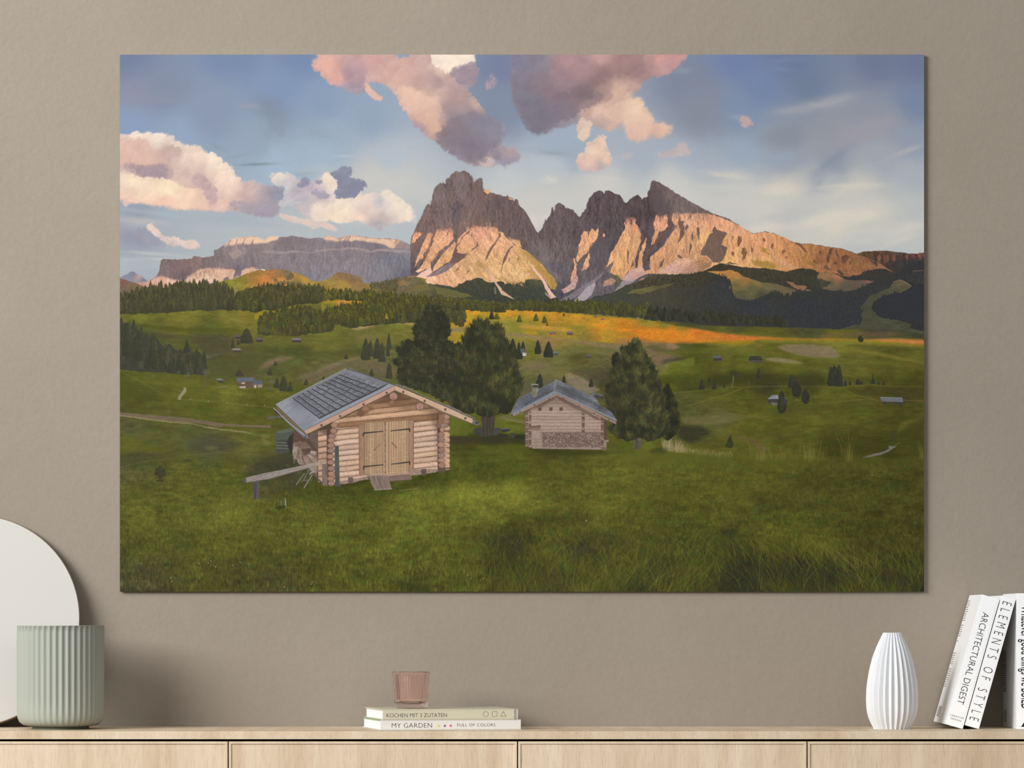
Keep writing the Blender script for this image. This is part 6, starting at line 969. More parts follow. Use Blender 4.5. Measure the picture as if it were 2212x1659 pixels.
    # corner log ends right
    ys = [(1355,668,36,30,1),(1345,722,42,28,1),(1325,770,50,26,1),(1300,820,30,28,0),(1287,880,40,34,0),(1288,938,44,32,0),(1285,998,46,32,0),(1290,1062,42,32,0),(1288,1126,44,34,0),(1290,1185,42,26,0),(1295,1245,44,34,0)]
    poly(K([(1240,640),(1340,640),(1340,1300),(1250,1310)]), (96,66,54))
    for i, y in enumerate((800,880,940,1005,1070,1130,1190,1245)):
        poly(smooth(K([(1290,y-30),(1365,y-30),(1385,y-20),(1392,y),(1385,y+22),(1365,y+30),(1290,y+32)]), 3), (204,158,124), tex=.3); line(K([(1300,y+30),(1380,y+29)]), 1.2, (104,76,60))
    for i, (x, y, rx, ry, k) in enumerate(ys):
        if k: poly(smooth(K([(x-90,y-30),(x,y-30),(x+rx*.8,y-ry*.7),(x+rx,y),(x+rx*.7,y+ry*.8),(x,y+ry),(x-90,y+22)]), 3), (150,108,82), tex=.25)
        disc(*K([(x, y)])[0], rx/5.53, ry/5.53, [(182,136,106),(164,118,94),(154,122,106)][i % 3])
    poly(K([(1255,1275),(1330,1280),(1330,1330),(1250,1330)]), (96,78,70))
    # shadow on the right part of the wall
    poly(K([(1150,620),(1260,640),(1250,1200),(1235,1200),(1220,820),(1160,700)]), (100,68,54), .5, blr=3)
    # corner log ends left
    for i, (x, y) in enumerate(((1085,725),(1075,785),(1058,840),(1050,885),(1046,938),(1045,993),(1042,1055),(1045,1115),(1050,1180),(1052,1238),(1045,1288),(1052,1340))):
        disc(*J([(x, y)])[0], 38/4.88, 28/4.88, [(176,128,98),(168,122,98),(156,120,104)][i % 3], (92,66,54))
    poly(J([(1125,705),(1135,705),(1100,900),(1095,950),(1085,950)]), (96,66,50), .5, blr=1)
    # ground beams and stones
    poly(K([(60,1440),(420,1375),(430,1400),(250,1450),(80,1475)]), (150,124,108), tex=.4, rough=1); poly(K([(900,1300),(1240,1290),(1230,1330),(1000,1360),(900,1370)]), (156,130,112), rough=1, tex=.4)
    poly(K([(175,1390),(235,1385),(238,1460),(180,1468)]), (108,92,84), tex=.3); poly(K([(1050,1292),(1110,1288),(1112,1362),(1050,1365)]), (96,82,74), tex=.3)
    # doors
    poly(K([(305,765),(365,755),(368,1360),(312,1360)]), (168,124,96), tex=.3, ts=(.6,.1)); poly(K([(905,712),(958,710),(955,1288),(908,1295)]), (170,126,98), tex=.3, ts=(.6,.1)); line(K([(957,735),(957,1280)]), 1.4, (112,82,66)); line(K([(306,770),(312,1355)]), 1.4, (124,90,70))
    rnd = np.random.default_rng(3)
    for x0, x1, ya, yb in ((370,612,740,1352),(662,902,722,1332)):
        m = 8; xs = np.linspace(x0, x1, m+1)
        for i in range(m):
            c = np.array((186,148,108))*rnd.uniform(.92, 1.07)
            f = lambda x: (ya-(x-x0)*.06, yb-(x-x0)*.04)
            poly(K([(xs[i],f(xs[i])[0]),(xs[i+1],f(xs[i+1])[0]),(xs[i+1],f(xs[i+1])[1]),(xs[i],f(xs[i])[1])]), c, tex=.18, ts=(.8,.05)); line(K([(xs[i],f(xs[i])[0]),(xs[i],f(xs[i])[1])]), .9, (128,96,68), .75)
        for _ in range(16):
            x, y = rnd.uniform(x0+10, x1-40), rnd.uniform(ya+20, yb-30); line(K([(x, y+6), (x+14, y), (x+34, y-6)]), [1, 1.8, .6], (214,182,142), .6)
    line(K([(620,738),(622,1342)]), 1.6, (110,80,60)); poly(K([(626,732),(658,728),(658,1335),(630,1338)]), (190,154,114), tex=.2, ts=(.8,.05)); line(K([(661,728),(661,1335)]), 1.2, (120,88,66)); line(K([(370,742),(368,1352)]), 1.3, (120,90,68), .8); line(K([(902,722),(904,1330)]), 1.3, (120,90,68), .8)
    for a, b in (((355,862),(596,838)),((358,1262),(600,1238)),((684,834),(915,810)),((690,1232),(915,1205))): line(K([a, b]), [2.6, 1.6] if a[0] < 500 else [1.6, 2.6], (46,46,46))
    for x, y in ((357,870),(362,1270),(912,815),(912,1210)): line(K([(x, y-5), (x, y+28)]), 2, (46,46,46))
    line(K([(490,1058),(570,985)]), 1.4, (146,104,76)); line(K([(695,968),(762,1042)]), 1.8, (124,86,64)); poly(K([(485,1050),(500,1050),(500,1065),(488,1065)]), (84,60,46))
    # sill, ramp, step
    poly(K([(380,1360),(900,1325),(910,1345),(430,1380)]), (176,140,112), tex=.3); poly(K([(640,1372),(905,1350),(940,1395),(935,1415),(670,1440)]), (128,108,96), tex=.3, ts=(.1,.6)); line(K([(670,1440),(935,1418)]), 1.6, (84,72,60))
    poly(K([(405,1370),(650,1368),(695,1515),(695,1530),(490,1535)]), (132,114,104), tex=.35, ts=(.5,.06)); line(K([(490,1540),(700,1525)]), 1.6, (164,152,140)); line(K([(520,1372),(590,1530)]), 1.2, (92,76,68)); line(K([(470,1372),(535,1530)]), .9, (104,88,80)); line(K([(575,1372),(640,1525)]), .9, (104,88,80)); poly(K([(405,1375),(425,1385),(450,1440),(430,1430)]), (88,74,62))
    line(K([(780,1548),(880,1535),(1010,1525)]), 1.6, (128,122,84), .7)
    # purlin ends and rafters
    for x, y, r, c in ((718,420,50,(178,128,104)),(1035,542,48,(180,130,108)),(385,575,44,(158,112,86)),(328,625,40,(128,88,62)),(700,500,36,(150,104,74))):
        if r < 45: poly(K([(x,y-r*.8),(x+90,y-r*.9),(x+90,y+r*.4),(x,y+r*.8)]), (128,88,60), .5, blr=1)
        disc(*K([(x, y)])[0], r/5.53, r*.92/5.53, c)
        if r > 45: line(K([(x+2, y+4), (x+2, y+r*.8)]), 1, (112,78,64), .7); line(K([(x, y), (x+r*.6, y-r*.3)]), .8, (130,92,76), .5)
    # left post, leaning plank
    poly(J([(1085,940),(1130,945),(1142,1370),(1092,1378)]), (84,86,82), tex=.4, ts=(.7,.06)); poly(J([(955,1150),(1010,1135),(1010,1365),(955,1360)]), (122,106,96), tex=.5, ts=(.7,.06))
    # roof left slope
    poly(J([(465,505),(1215,125),(1240,118),(1561,240),(1656,281),(1722,305),(1561,385),(780,800),(770,795)]), Z(cJ,[(560,520,142,146,158),(700,640,136,140,152),(800,740,128,132,146),(700,480,118,120,130),(1000,400,116,117,124),(1200,250,124,125,132),(1300,200,128,129,136),(1400,350,110,111,118),(1100,520,116,118,126),(1250,480,150,154,164),(1000,640,148,152,164)]), tex=.22, ts=(.1,.7), rot=-.49)
    poly(K([(-200,205),(155,80),(250,90),(660,260),(735,290),(0,680),(-200,640)]), Z(cK,[(100,200,122,123,130),(300,250,112,113,120),(400,200,104,104,110),(200,400,108,109,116),(0,500,112,114,122),(500,300,104,104,110)]), 0)
    # shingle field
    A = np.array([(650,435),(1190,165),(1612,308),(930,650)], float)     # left-bottom, left-top, right-top, right-bottom (crop J)
    for i in range(11):
        t0, t1 = i/11, (i+1)/11
        p0 = A[0]+(A[1]-A[0])*t0; p1 = A[0]+(A[1]-A[0])*t1; q0 = A[3]+(A[2]-A[3])*t0; q1 = A[3]+(A[2]-A[3])*t1
        poly(J([p0, p1, q1, q0]), np.array((112,113,120))*rnd.uniform(.93, 1.06), tex=.75, ts=(.12, 1.1), rot=-.49, seed=i)
        n = 26; pts = [p0+(q0-p0)*k/n+(0, rnd.uniform(-5, 5)) for k in range(n+1)]
        line(J([(p[0], p[1]+4) for p in pts]), 2.0, (58,58,62), .9); line(J([(p[0]+4, p[1]-7) for p in pts]), 1.2, (142,144,150), .5)
    poly(J([(1600,305),(1655,283),(1640,300),(930,658),(925,645)]), (66,66,70), .9, rough=.6)
    # clean sheet along the verge
    poly(J([(770,795),(930,658),(1561,345),(1656,285),(1722,305),(1561,385),(785,812)]), (142,146,158), tex=.12); line(J([(925,650),(1250,495),(1561,342),(1650,288)]), 1.2, (64,64,68), .8)
    line(J([(467,505),(1215,122)]), 1.6, (160,158,156), .8)
    # ridge and shingle edge to the right
    poly(K([(150,80),(180,80),(350,135),(500,200),(660,262),(840,290),(900,330),(1100,420),(1320,510),(1450,560),(1600,640),(1690,680),(1690,692),(1560,655),(1300,520),(1000,385),(750,290),(600,235),(450,190),(300,130),(160,100)]), (118,112,104), rough=1.6, tex=.5, ts=(.5,.5)); line(K([(160,88),(350,148),(600,235),(740,285)]), 2.2, (74,72,72), .7); line(K([(840,292),(1100,425),(1450,565),(1690,688)]), 1, (146,140,128), .6)
    # verge boards
    poly(J([(770,795),(1561,385),(1800,262),(1800,300),(1561,455),(790,825)]), (0,0,0), 0)
    poly(K([(-330,745),(0,580),(500,330),(735,292),(745,352),(560,420),(0,728),(-300,880),(-370,800)]), (0,0,0), 0)
    poly(K([(735,290),(740,352),(0,722),(-322,875),(-338,850),(-335,822),(0,655)]), (198,152,126), tex=.2, ts=(.1,.7), rot=-.47); line(K([(735,352),(0,725),(-322,878)]), 1.2, (108,78,62), .9); line(K([(735,290),(0,655),(-335,822)]), 1.2, (96,84,80), .8)
    poly(K([(735,290),(1000,400),(1300,525),(1660,690),(1680,720),(1660,745),(1300,600),(1000,455),(740,350)]), (206,166,134), tex=.2, ts=(.1,.7), rot=.43); line(K([(740,352),(1000,458),(1300,604),(1655,748)]), 1.2, (112,82,62), .9); line(K([(745,288),(1000,395),(1300,520),(1690,695)]), 1.4, (84,76,66), .8)
    poly(K([(760,372),(1000,475),(1300,620),(1600,745),(1630,745),(1300,605),(1000,458),(745,352)]), (124,94,72), .9)
    for x, y in ((636,378),(360,518),(80,660),(-142,768),(836,368),(1090,478),(1338,578),(1576,682)): poly(K([(x-14,y-10),(x+12,y-14),(x+15,y+10),(x-8,y+16)]), (110,78,66), rough=.8)
    poly(K([(1665,710),(1700,700),(1750,745),(1745,765),(1710,765),(1660,745)]), (112,108,110)); poly(K([(1690,725),(1720,720),(1740,750),(1700,750)]), (70,66,66))
    # gutter on the left
    poly(J([(468,510),(480,530),(775,805),(770,830),(740,800),(500,580),(470,540)]), (124,98,84)); poly(J([(440,542),(450,540),(640,720),(790,830),(805,845),(795,862),(760,850),(600,710)]), (112,116,124)); line(J([(443,543),(600,690),(775,835)]), 1.6, (172,178,188), .8); poly(J([(765,820),(805,835),(803,860),(765,858)]), (120,124,130)); poly(J([(772,838),(790,846),(788,858),(770,854)]), (58,58,58))
    # trough log and its post
    poly(J([(235,1300),(295,1300),(290,1500),(230,1510)]), (92,84,84), tex=.4, ts=(.7,.06)); poly(J([(238,1330),(262,1330),(258,1500),(236,1505)]), (72,66,64), .8)
    poly(J([(140,1280),(300,1240),(600,1180),(800,1135),(1000,1085),(1005,1130),(900,1155),(700,1205),(400,1290),(160,1330),(135,1310)]), Z(cJ,[(200,1290,142,132,124),(500,1220,146,136,130),(800,1150,150,138,128),(980,1100,172,144,118)]), tex=.45, ts=(.15,.8), rot=-.22); line(J([(165,1328),(400,1292),(700,1208),(900,1158)]), 1.4, (92,84,78), .8)
    disc(*J([(143,1303)])[0], 2.6, 5.2, (98,90,88), (80,74,70))
    for a, b, w, c in (((680,1355),(770,1230),1.6,(142,134,124)),((765,1385),(860,1230),2.6,(136,126,114)),((860,1180),(900,1260),2.4,(128,112,100)),((800,1180),(950,1330),3.2,(92,78,70)),((820,1240),(880,1200),2.6,(168,160,148)),((740,1310),(850,1300),2.2,(112,104,90)),((830,1170),(760,1300),2,(120,110,100)),((905,1150),(860,1230),2.4,(150,138,126))): line(J([a, b]), w, c)
    poly(J([(820,1170),(890,1160),(920,1190),(900,1230),(840,1210)]), (150,138,128), .8, rough=1.5, tex=.5)
    line(J([(566,1495),(572,1600)]), 3.0, (140,138,124)); line(J([(520,1515),(524,1570)]), 3.0, (104,100,84)); poly(J([(455,1590),(520,1565),(590,1580),(560,1600),(500,1615)]), (60,62,34), .85, rough=1.5)

def paint_foreground():
    rnd = np.random.default_rng(33)
    # soft hollows and ridges of the near meadow
    for pts, c, a, b in ((Z(cP,[(1100,60),(1400,40),(1800,20),(2212,0),(2212,60),(1700,120),(1500,150),(1100,200),(800,190),(950,150)]),(70,82,16),.6,7), (Z(cP,[(1500,190),(1700,140),(2000,120),(2212,110),(2212,200),(1900,190),(1600,210)]),(124,134,14),.5,8), (Z(cP,[(1850,370),(2000,340),(2212,330),(2212,460),(2000,440),(1850,400)]),(66,66,38),.7,7),
                         (Z(cQ,[(0,380),(200,360),(400,370),(460,400),(300,440),(0,450)]),(66,66,36),.6,6), (Z(cQ,[(1200,560),(1400,540),(1700,570),(1850,650),(1850,760),(1500,770),(1300,680)]),(46,48,34),.8,10), (Z(cQ,[(250,520),(420,510),(460,600),(300,620)]),(54,58,42),.6,8), (Z(cQ,[(1850,560),(2150,560),(2170,700),(1950,760),(1850,680)]),(44,44,26),.55,10), (Z(cQ,[(1100,440),(1200,430),(1230,640),(1180,640)]),(50,52,36),.6,5), (Z(cQ,[(950,680),(1300,650),(1300,780),(950,780)]),(42,46,30),.55,8),
                         (Z(cQ,[(1350,150),(1700,170),(2100,180),(2050,230),(1500,230)]),(60,68,26),.45,6), (Z(cQ,[(700,250),(1100,190),(1500,200),(1700,300),(1300,320),(800,300)]),(92,98,36),.35,8), (Z(cQ,[(1250,260),(1700,270),(1700,330),(1300,360)]),(66,68,34),.4,6)):
        poly(pts, c, a, blr=b, tex=.3, ts=(.08,.2))
    # the slope line below the huts on the right
    poly([(1340,985),(1400,972),(1450,968),(1560,975),(1700,985),(1850,992),(1996,985),(1996,1015),(1340,1015)], [(1400,990,92,102,20),(1600,1000,84,96,20),(1800,1000,80,88,24),(1980,1000,76,80,26)], .7, blr=3, rough=2)
    # dry pale grasses
    def blade(x, y, l, lean, w, c, a=.8, bend=.4):
        p0 = np.array((x, y)); p3 = p0+(lean*l, -l)
        p1 = p0+(lean*l*.15, -l*.5)
        t = np.linspace(0, 1, 5)[:, None]
        P = (1-t)**2*p0+2*t*(1-t)*p1+t*t*p3
        line(P, np.array([w, w, w*.8, w*.55, .25]), c, a)
    top = lin((1430,968),(1470,974),(1560,982),(1640,984))
    for _ in range(800):
        x = 1432+rnd.random()**1.5*150; k = np.exp(-((x-1452)/34)**2)
        y = top(x)+rnd.uniform(-4, 6); blade(x, y, rnd.uniform(8, 30)*(.3+.7*k), rnd.uniform(-.35, .5), rnd.uniform(.6, 1.1), (158,146,106) if rnd.random() < .5 else (122,114,76), .30+.3*k)
    for _ in range(260):
        x = rnd.uniform(1500, 1780); blade(x, top(x)+rnd.uniform(0, 12), rnd.uniform(6, 18), rnd.uniform(-.6, .4), .8, (106,100,62), .35)
    for cx, n, h, s in ((1645,34,48,22),(1757,36,50,26),(1832,12,64,8),(1660,22,34,40),(1745,26,30,50),(1845,14,30,20),(1990,10,44,5)):
        for _ in range(n):
            x = cx+rnd.normal()*s*.5; blade(x, 992+rnd.uniform(-4, 8), rnd.uniform(.35, 1)*h, rnd.uniform(-.45, .35), rnd.uniform(.7, 1.2), (118,110,50) if rnd.random() < .6 else (128,118,76), .42)
    for x, y, l, ln in ((1622,975,50,-.5),(1662,985,58,0),(1690,992,44,-.3),(1820,985,58,-.35),(1835,990,70,-.05),(1995,990,44,-.3),(1728,988,50,.02),(1770,985,46,.2)): blade(x, y, l, ln, 1.2, (124,116,62), .6)
    poly(smooth(Z(cN,[(490,1090),(510,1050),(530,1005),(545,1060),(560,1095),(545,1112),(500,1112)]),3), (58,62,32), rough=3, tex=.4, ts=(.6,.3))
    poly(Z(cM,[(1620,1370),(1700,1350),(1790,1390),(1720,1420),(1620,1415)]), (102,116,24), .8, blr=1, rough=2); poly(Z(cM,[(1700,1430),(1850,1400),(1920,1420),(1880,1470),(1720,1470)]), (62,62,38), .6, blr=2)
    poly(Z(cM,[(250,1390),(480,1425),(1180,1445),(1250,1470),(900,1500),(400,1460)]), (56,62,24), .7, blr=2); poly(Z(cM,[(1230,1300),(1400,1320),(1520,1380),(1500,1440),(1300,1480),(1220,1470)]), (80,92,16), .5, blr=2)
    # hut foot shadows
    poly(Z(cK,[(-60,1490),(100,1470),(420,1420),(490,1540),(700,1540),(940,1420),(1240,1340),(1400,1300),(1500,1330),(1200,1450),(900,1540),(500,1600),(100,1580)]), (64,72,18), .5, blr=4)
    poly(Z(cK,[(80,1470),(400,1400),(440,1440),(250,1480),(90,1500)]), (56,60,22), .7, blr=1, rough=2); poly(Z(cK,[(940,1400),(1060,1365),(1240,1325),(1390,1290),(1400,1310),(1100,1400),(950,1440)]), (60,66,20), .7, blr=1, rough=2)
    win = (slice(985-PY0, PH), slice(0, PW)); X, Y = XX[win], YY[win]
    k = sstep(985, 1010, Y)*sstep(0, 1, 1+0*X)
    d = (Y-985)/290
    n = (fbm(X*.30, Y*.14, 4, .65, 91, False)-.5)*(.5+.5*d)+(fbm(X*.10, Y*.12, 4, .65, 92)-.5)*.55+(fbm(X*.02, Y*.05, 3, .6, 93)-.5)*.35
    h = fbm(X*.09, Y*.14, 4, .65, 94)-.5
    CV[win] = CV[win]*(1+n*k*.46)[..., None]+(h*k)[..., None]*np.array([-10, 5, 7], np.float32)
    # speckle of meadow flowers and tufts, growing coarser towards the viewer
    def tone(x, y):
        i = int(np.clip(y-PY0, 0, PH-1)); j = int(np.clip(x-PX0, 0, PW-1)); return CV[i, j].copy()
    n = 26000
    px = rnd.uniform(259, 1996, n); v = rnd.random(n)**.8; py = 1000+v*282; py.sort()
    cl = fbm(px*.02, py*.05, 4, .6, 71); c2 = fbm(px*.006, py*.015, 3, .6, 72)
    for i in range(n):
        x, y = px[i], py[i]
        if y < 1012 and x < 1010: continue
        if 520 < x < 980 and y < 1062 and y < 1075-(x-700)*.1: continue
        d = (y-1000)/280; l = 2+d*d*22*rnd.uniform(.4, 1)*(1.25 if x > 1050 else .62); b = tone(x, y-1)
        t = (cl[i]-.5)*1.6+(c2[i]-.5)*.9+rnd.normal()*.30
        if t > 0: c = b*(1+.30*t)+np.array((18,20,2))*t
        else: c = b*(1+.50*t)+np.array((0,2,6))*(-t)
        blade(x, y+l*.3, l, rnd.normal()*(.22 if x < 1100 else .45), .8+d*.7, np.clip(c, 28, 160), .62)
    # yellow flower specks
    for _ in range(2600):
        x = rnd.uniform(259, 1150); y = rnd.uniform(1020, 1150)
        k = np.exp(-((y-(1105-(x-259)*.03))/34)**2)
        if rnd.random() > k*(1 if x < 760 else .45): continue
        if 560 < x and y < 1062: continue
        poly([(x-.8, y), (x, y-.7), (x+.8, y), (x, y+.7)], (150,148,26) if rnd.random() < .7 else (128,132,24), .75)
    for x, y in ((305,1217),(430,1217),(450,1216),(455,1212),(466,1224),(519,1215),(369,1248),(372,1256),(536,1218),(672,1262),(674,1258),(614,1268),(502,1221),(1017,1250),(1044,1250),(1010,1242),(1884,1026),(1266,1124),(1128,1066),(1965,1262),(1968,1274),(1918,1244),(1268,1126)):
        poly([(x-1.6, y), (x, y-1.1), (x+1.6, y), (x, y+1.2)], (186,188,176), .9)
    # long blades at the lower right
    n = 5200
    px = rnd.uniform(1060, 1990, n); py = np.sort(rnd.uniform(1150, 1300, n))
    cl = fbm(px*.012, py*.02, 3, .6, 81)
    for i in range(n):
        x, y = px[i], py[i]
        if y < 1165+40*np.exp(-((x-1900)/60)**2): continue
        d = (y-1150)/130; l = rnd.uniform(14, 46)*(.5+.6*d)
        flow = (.9*np.sin((x-1200)/150)+.25)*(.9 if x > 1250 else .4)
        if 1560 < x < 1850: flow = -.9+rnd.normal()*.35
        t = (cl[i]-.5)*2+rnd.normal()*.35
        c = [(46,48,32),(62,66,34),(80,88,24),(98,108,22),(108,112,56)][int(np.clip(2+t*1.8+(.7 if 1640 < x < 1880 and y < 1240 else 0)-(.9 if 1550 < x < 1820 and y > 1215 else 0), 0, 4.99))]
        blade(x, min(y, 1276+l*.4), l, flow*.6+rnd.normal()*.45, rnd.uniform(.8, 1.6), c, .72)
    for _ in range(160):
        x = rnd.uniform(1180, 1900); y = rnd.uniform(1190, 1290); blade(x, y, rnd.uniform(30, 70), rnd.normal()*.7-.2, rnd.uniform(.8, 1.4), (112,116,64) if rnd.random() < .5 else (104,116,22), .6)

def finish_print():
    """the print's inks: olive rather than pure greens, with the mottling of a real meadow"""
    R, G, B = CV[..., 0].copy(), CV[..., 1].copy(), CV[..., 2].copy()
    land = sstep(570, 610, YY)*sstep(8, 26, R-B+(G-R)*1.5)
    G2 = np.where(G > R*.95, R*.95+(G-R*.95)*.45, G)
    B2 = B+np.maximum(0, .41*R-B)*.9*(G > R*.9)
    m = sstep(640, 700, YY)
    rk = sstep(360, 380, YY)*sstep(650, 620, YY)*sstep(120, 165, CV[..., 0])*sstep(20, 45, CV[..., 0]-CV[..., 2])
    rk = rk*sstep(884, 896, XX)*sstep(425, 445, YY); CV[..., 1] += rk*np.minimum(0, CV[..., 0]*.80-CV[..., 1])*.5; CV[..., 2] += rk*.06*(CV[..., 0]-CV[..., 2]); CV[..., 0] *= 1+rk*.02
    sh = sstep(360, 380, YY)*sstep(640, 600, YY)*sstep(140, 110, CV[..., 0])*sstep(-4, 6, CV[..., 0]-CV[..., 2])*sstep(84, 96, CV[..., 1]+CV[..., 2]*.3)
    CV[:] = CV+sh[..., None]*np.array([6, 4, 2], np.float32)
    for x0, x1, y0, y1 in ((600, 1080, 780, 1075), (1095, 1345, 815, 985)):      # weathered, greyed timber
        w = (slice(y0-PY0, y1-PY0), slice(x0-PX0, x1-PX0)); c = CV[w]; L = c.mean(-1, keepdims=True)
        k = sstep(22, 50, c[..., 0]-c[..., 2])*sstep(.98, 1.12, c[..., 0]/(c[..., 1]+1))*(.22 if x0 == 600 else .36)
        CV[w] = c+(L*np.array([1.0, .99, .97])-c)*k[..., None]; c = CV[w]; L = c.mean(-1, keepdims=True)
        k = sstep(3, 12, c[..., 2]-c[..., 0])*.6; CV[w] = c+(L*np.array([1.02, 1.02, 1.05])-c)*k[..., None]
    R, G, B = CV[..., 0].copy(), CV[..., 1].copy(), CV[..., 2].copy(); G2 = np.where(G > R*.95, R*.95+(G-R*.95)*.45, G); B2 = B+np.maximum(0, .41*R-B)*.9*(G > R*.9)
    c1 = fbm(XX*.06, YY*.16, 4, .6, 95)-.5; c2 = fbm(XX*.22, YY*.34, 3, .6, 96)-.5
    CV[..., 1] = G+(G2-G)*land+(c1*9+c2*7)*land*m
    CV[..., 2] = B+(B2-B)*land+(c2*8)*land*m
    CV[..., 0] = R-(c1*7)*land*m
    CV[:] = np.clip(CV*(1+(fbm(XX*.6, YY*.6, 2, .5, 97)-.5)*.03)[..., None], 0, 255)
def paint_print():
    paint_sky(); paint_mountains(); paint_land(); paint_foreground(); paint_cabins(); finish_print()
    return CV

CALIB = False
# ------------------------------------------------------------------ the print on the wall
TH = .010
xl, zt = at(PX0, PY0, TH); xr, zb = at(PX0+PW, PY0+PH, TH)
pr = empty('wall_print', ((xl+xr)/2, 0, zb), 'large frameless landscape print of log huts under mountains, hung on taupe wall', 'wall print')
W2, HH = (xr-xl)/2, zt-zb
obj('backing_panel', box(nb(), -W2, W2, -TH+.0015, -.002, 0, HH), M['edge'], pr, bevel=.0006)
def print_material():
    E = light_map()                                       # room light on the print per channel; its inverse is put into the colours
    A = paint_print()/255.0
    A = (np.where(A <= .04045, A/12.92, ((A+.055)/1.055)**2.4)-.003)/E
    A = np.clip(A, .002, .96); S = np.where(A <= .0031308, A*12.92, 1.055*A**(1/2.4)-.055)
    im = bpy.data.images.new('printed_landscape', PW, PH, alpha=False)
    px = np.ones((PH, PW, 4), np.float32); px[..., :3] = S[::-1]
    im.pixels.foreach_set(px.ravel()); im.update(); im.pack()
    m = mat('printed_landscape', (128, 128, 128), .6, .08); b = m.node_tree.nodes['Principled BSDF']
    t = N(m, 'ShaderNodeTexImage'); t.image = im; t.extension = 'EXTEND'; L(m, t.outputs[0], b.inputs['Base Color']); return m
def light_map():
    u = (XX-PX0)/PW*2-1; v = (YY-PY0)/PH*2-1
    F = [1+0*u, u, v, u*u, u*v, v*v]
    return np.stack([sum(c*f for c, f in zip(C, F)) for C in LIGHT], -1)
LIGHT = [[1.25761, -0.18686, -0.07097, -0.00246, 0.05058, 0.00154], [1.25157, -0.18699, -0.07811, -2e-05, 0.05087, -0.0038], [1.23424, -0.18539, -0.08569, 0.00184, 0.05122, -0.00972]]
bm = box(nb(), -W2, W2, -TH, -TH+.0015, 0, HH); uv = bm.loops.layers.uv.new('uv')
for f in bm.faces:
    for l in f.loops: l[uv].uv = ((l.vert.co.x+W2)/(2*W2), l.vert.co.z/HH)
obj('printed_face', bm, print_material() if not CALIB else mat('calibration_white', (186, 186, 186), .6, .08), pr)
# ------------------------------------------------------------------ the sideboard
SZ, SD = .80, .382
K = FPX/(D-SD)
gx = [(q-HX)/K for q in (-132, 493, 1118, 1743.5, 2369)]
sb = empty('sideboard', (0, -SD/2, 0), 'long pale oak sideboard with framed fronts under the wall print', 'sideboard')
def sob(name, bm, m, parent=sb, **k):
    bm.transform(Matrix.Translation((0, SD/2, 0))); return obj(name, bm, m, parent, **k)
TT = 17/K; GAP = 4.8/K
sob('top_board', box(nb(), gx[0]-.012, gx[-1]+.012, -SD, -.001, SZ-TT, SZ), M['top'], bevel=.0008)
bz1 = SZ-TT-GAP; bz0 = .16
bm = nb(); box(bm, gx[0], gx[0]+.018, -SD+.02, -.004, bz0, bz1); box(bm, gx[-1]-.018, gx[-1], -SD+.02, -.004, bz0, bz1); box(bm, gx[0]+.018, gx[-1]-.018, -SD+.02, -.004, bz0, bz0+.018); box(bm, gx[0]+.018, gx[-1]-.018, -.012, -.004, bz0+.018, bz1)
sob('carcass', bm, M['body'])
sob('shadow_gap_rail', box(nb(), gx[0]+.006, gx[-1]-.006, -SD+.03, -.01, bz1-.02, SZ-TT), M['dark'])
for i in range(4):
    a, b = gx[i]+1.3/K, gx[i+1]-1.3/K; z0, z1 = bz0+.003, bz1; t = 5.2/K
    bm = nb(); box(bm, a, b, -SD+.001, -SD+.019, z0, z1)
    fr = nb(); box(fr, a, b, -SD-.0012, -SD+.001, z1-t, z1); box(fr, a, b, -SD-.0012, -SD+.001, z0, z0+t); box(fr, a, a+t, -SD-.0012, -SD+.001, z0+t, z1-t); box(fr, b-t, b, -SD-.0012, -SD+.001, z0+t, z1-t)
    dd = sob('door', bm, M['front']); f2 = sob('door_frame', fr, M['front'], bevel=.0003); f2.parent = dd
for x in (gx[0]+.06, gx[-1]-.06):
    for y in (-SD+.05, -.05):
        bm = lathe([(0, 0), (.013, 0), (.02, bz0-.002), (0, bz0-.002)], 20); bm.transform(Matrix.Translation((x, y, 0))); sob('leg', bm, M['body'], smooth=False)
# ------------------------------------------------------------------ round disc leaning on the wall
R = 234/FPX*(D-.06); cx, _ = at(171-234, 1336, .06); lean = math.asin(.085/(2*R)); th = .012
dr = empty('round_wall_disc', (cx, -.09, SZ+.0005), 'large round cream-white disc with thin brown edge leaning on the wall behind the green pot', 'decorative disc', rot=(-lean, 0, 0))
def disc_part(name, r, y0, y1, m, bevel=0):
    bm = nb(); n = 160; a = [bm.verts.new((r*math.cos(2*math.pi*i/n), y0, R+r*math.sin(2*math.pi*i/n))) for i in range(n)]; b = [bm.verts.new((r*math.cos(2*math.pi*i/n), y1, R+r*math.sin(2*math.pi*i/n))) for i in range(n)]
    bm.faces.new(a); bm.faces.new(b[::-1])
    for i in range(n): bm.faces.new((a[i], a[(i+1) % n], b[(i+1) % n], b[i]))
    return obj(name, bm, m, dr, bevel=bevel)
disc_part('face', R-.0016, -.0008, .004, M['disc']); disc_part('rim', R, .0, th, M['rim'], .0008)
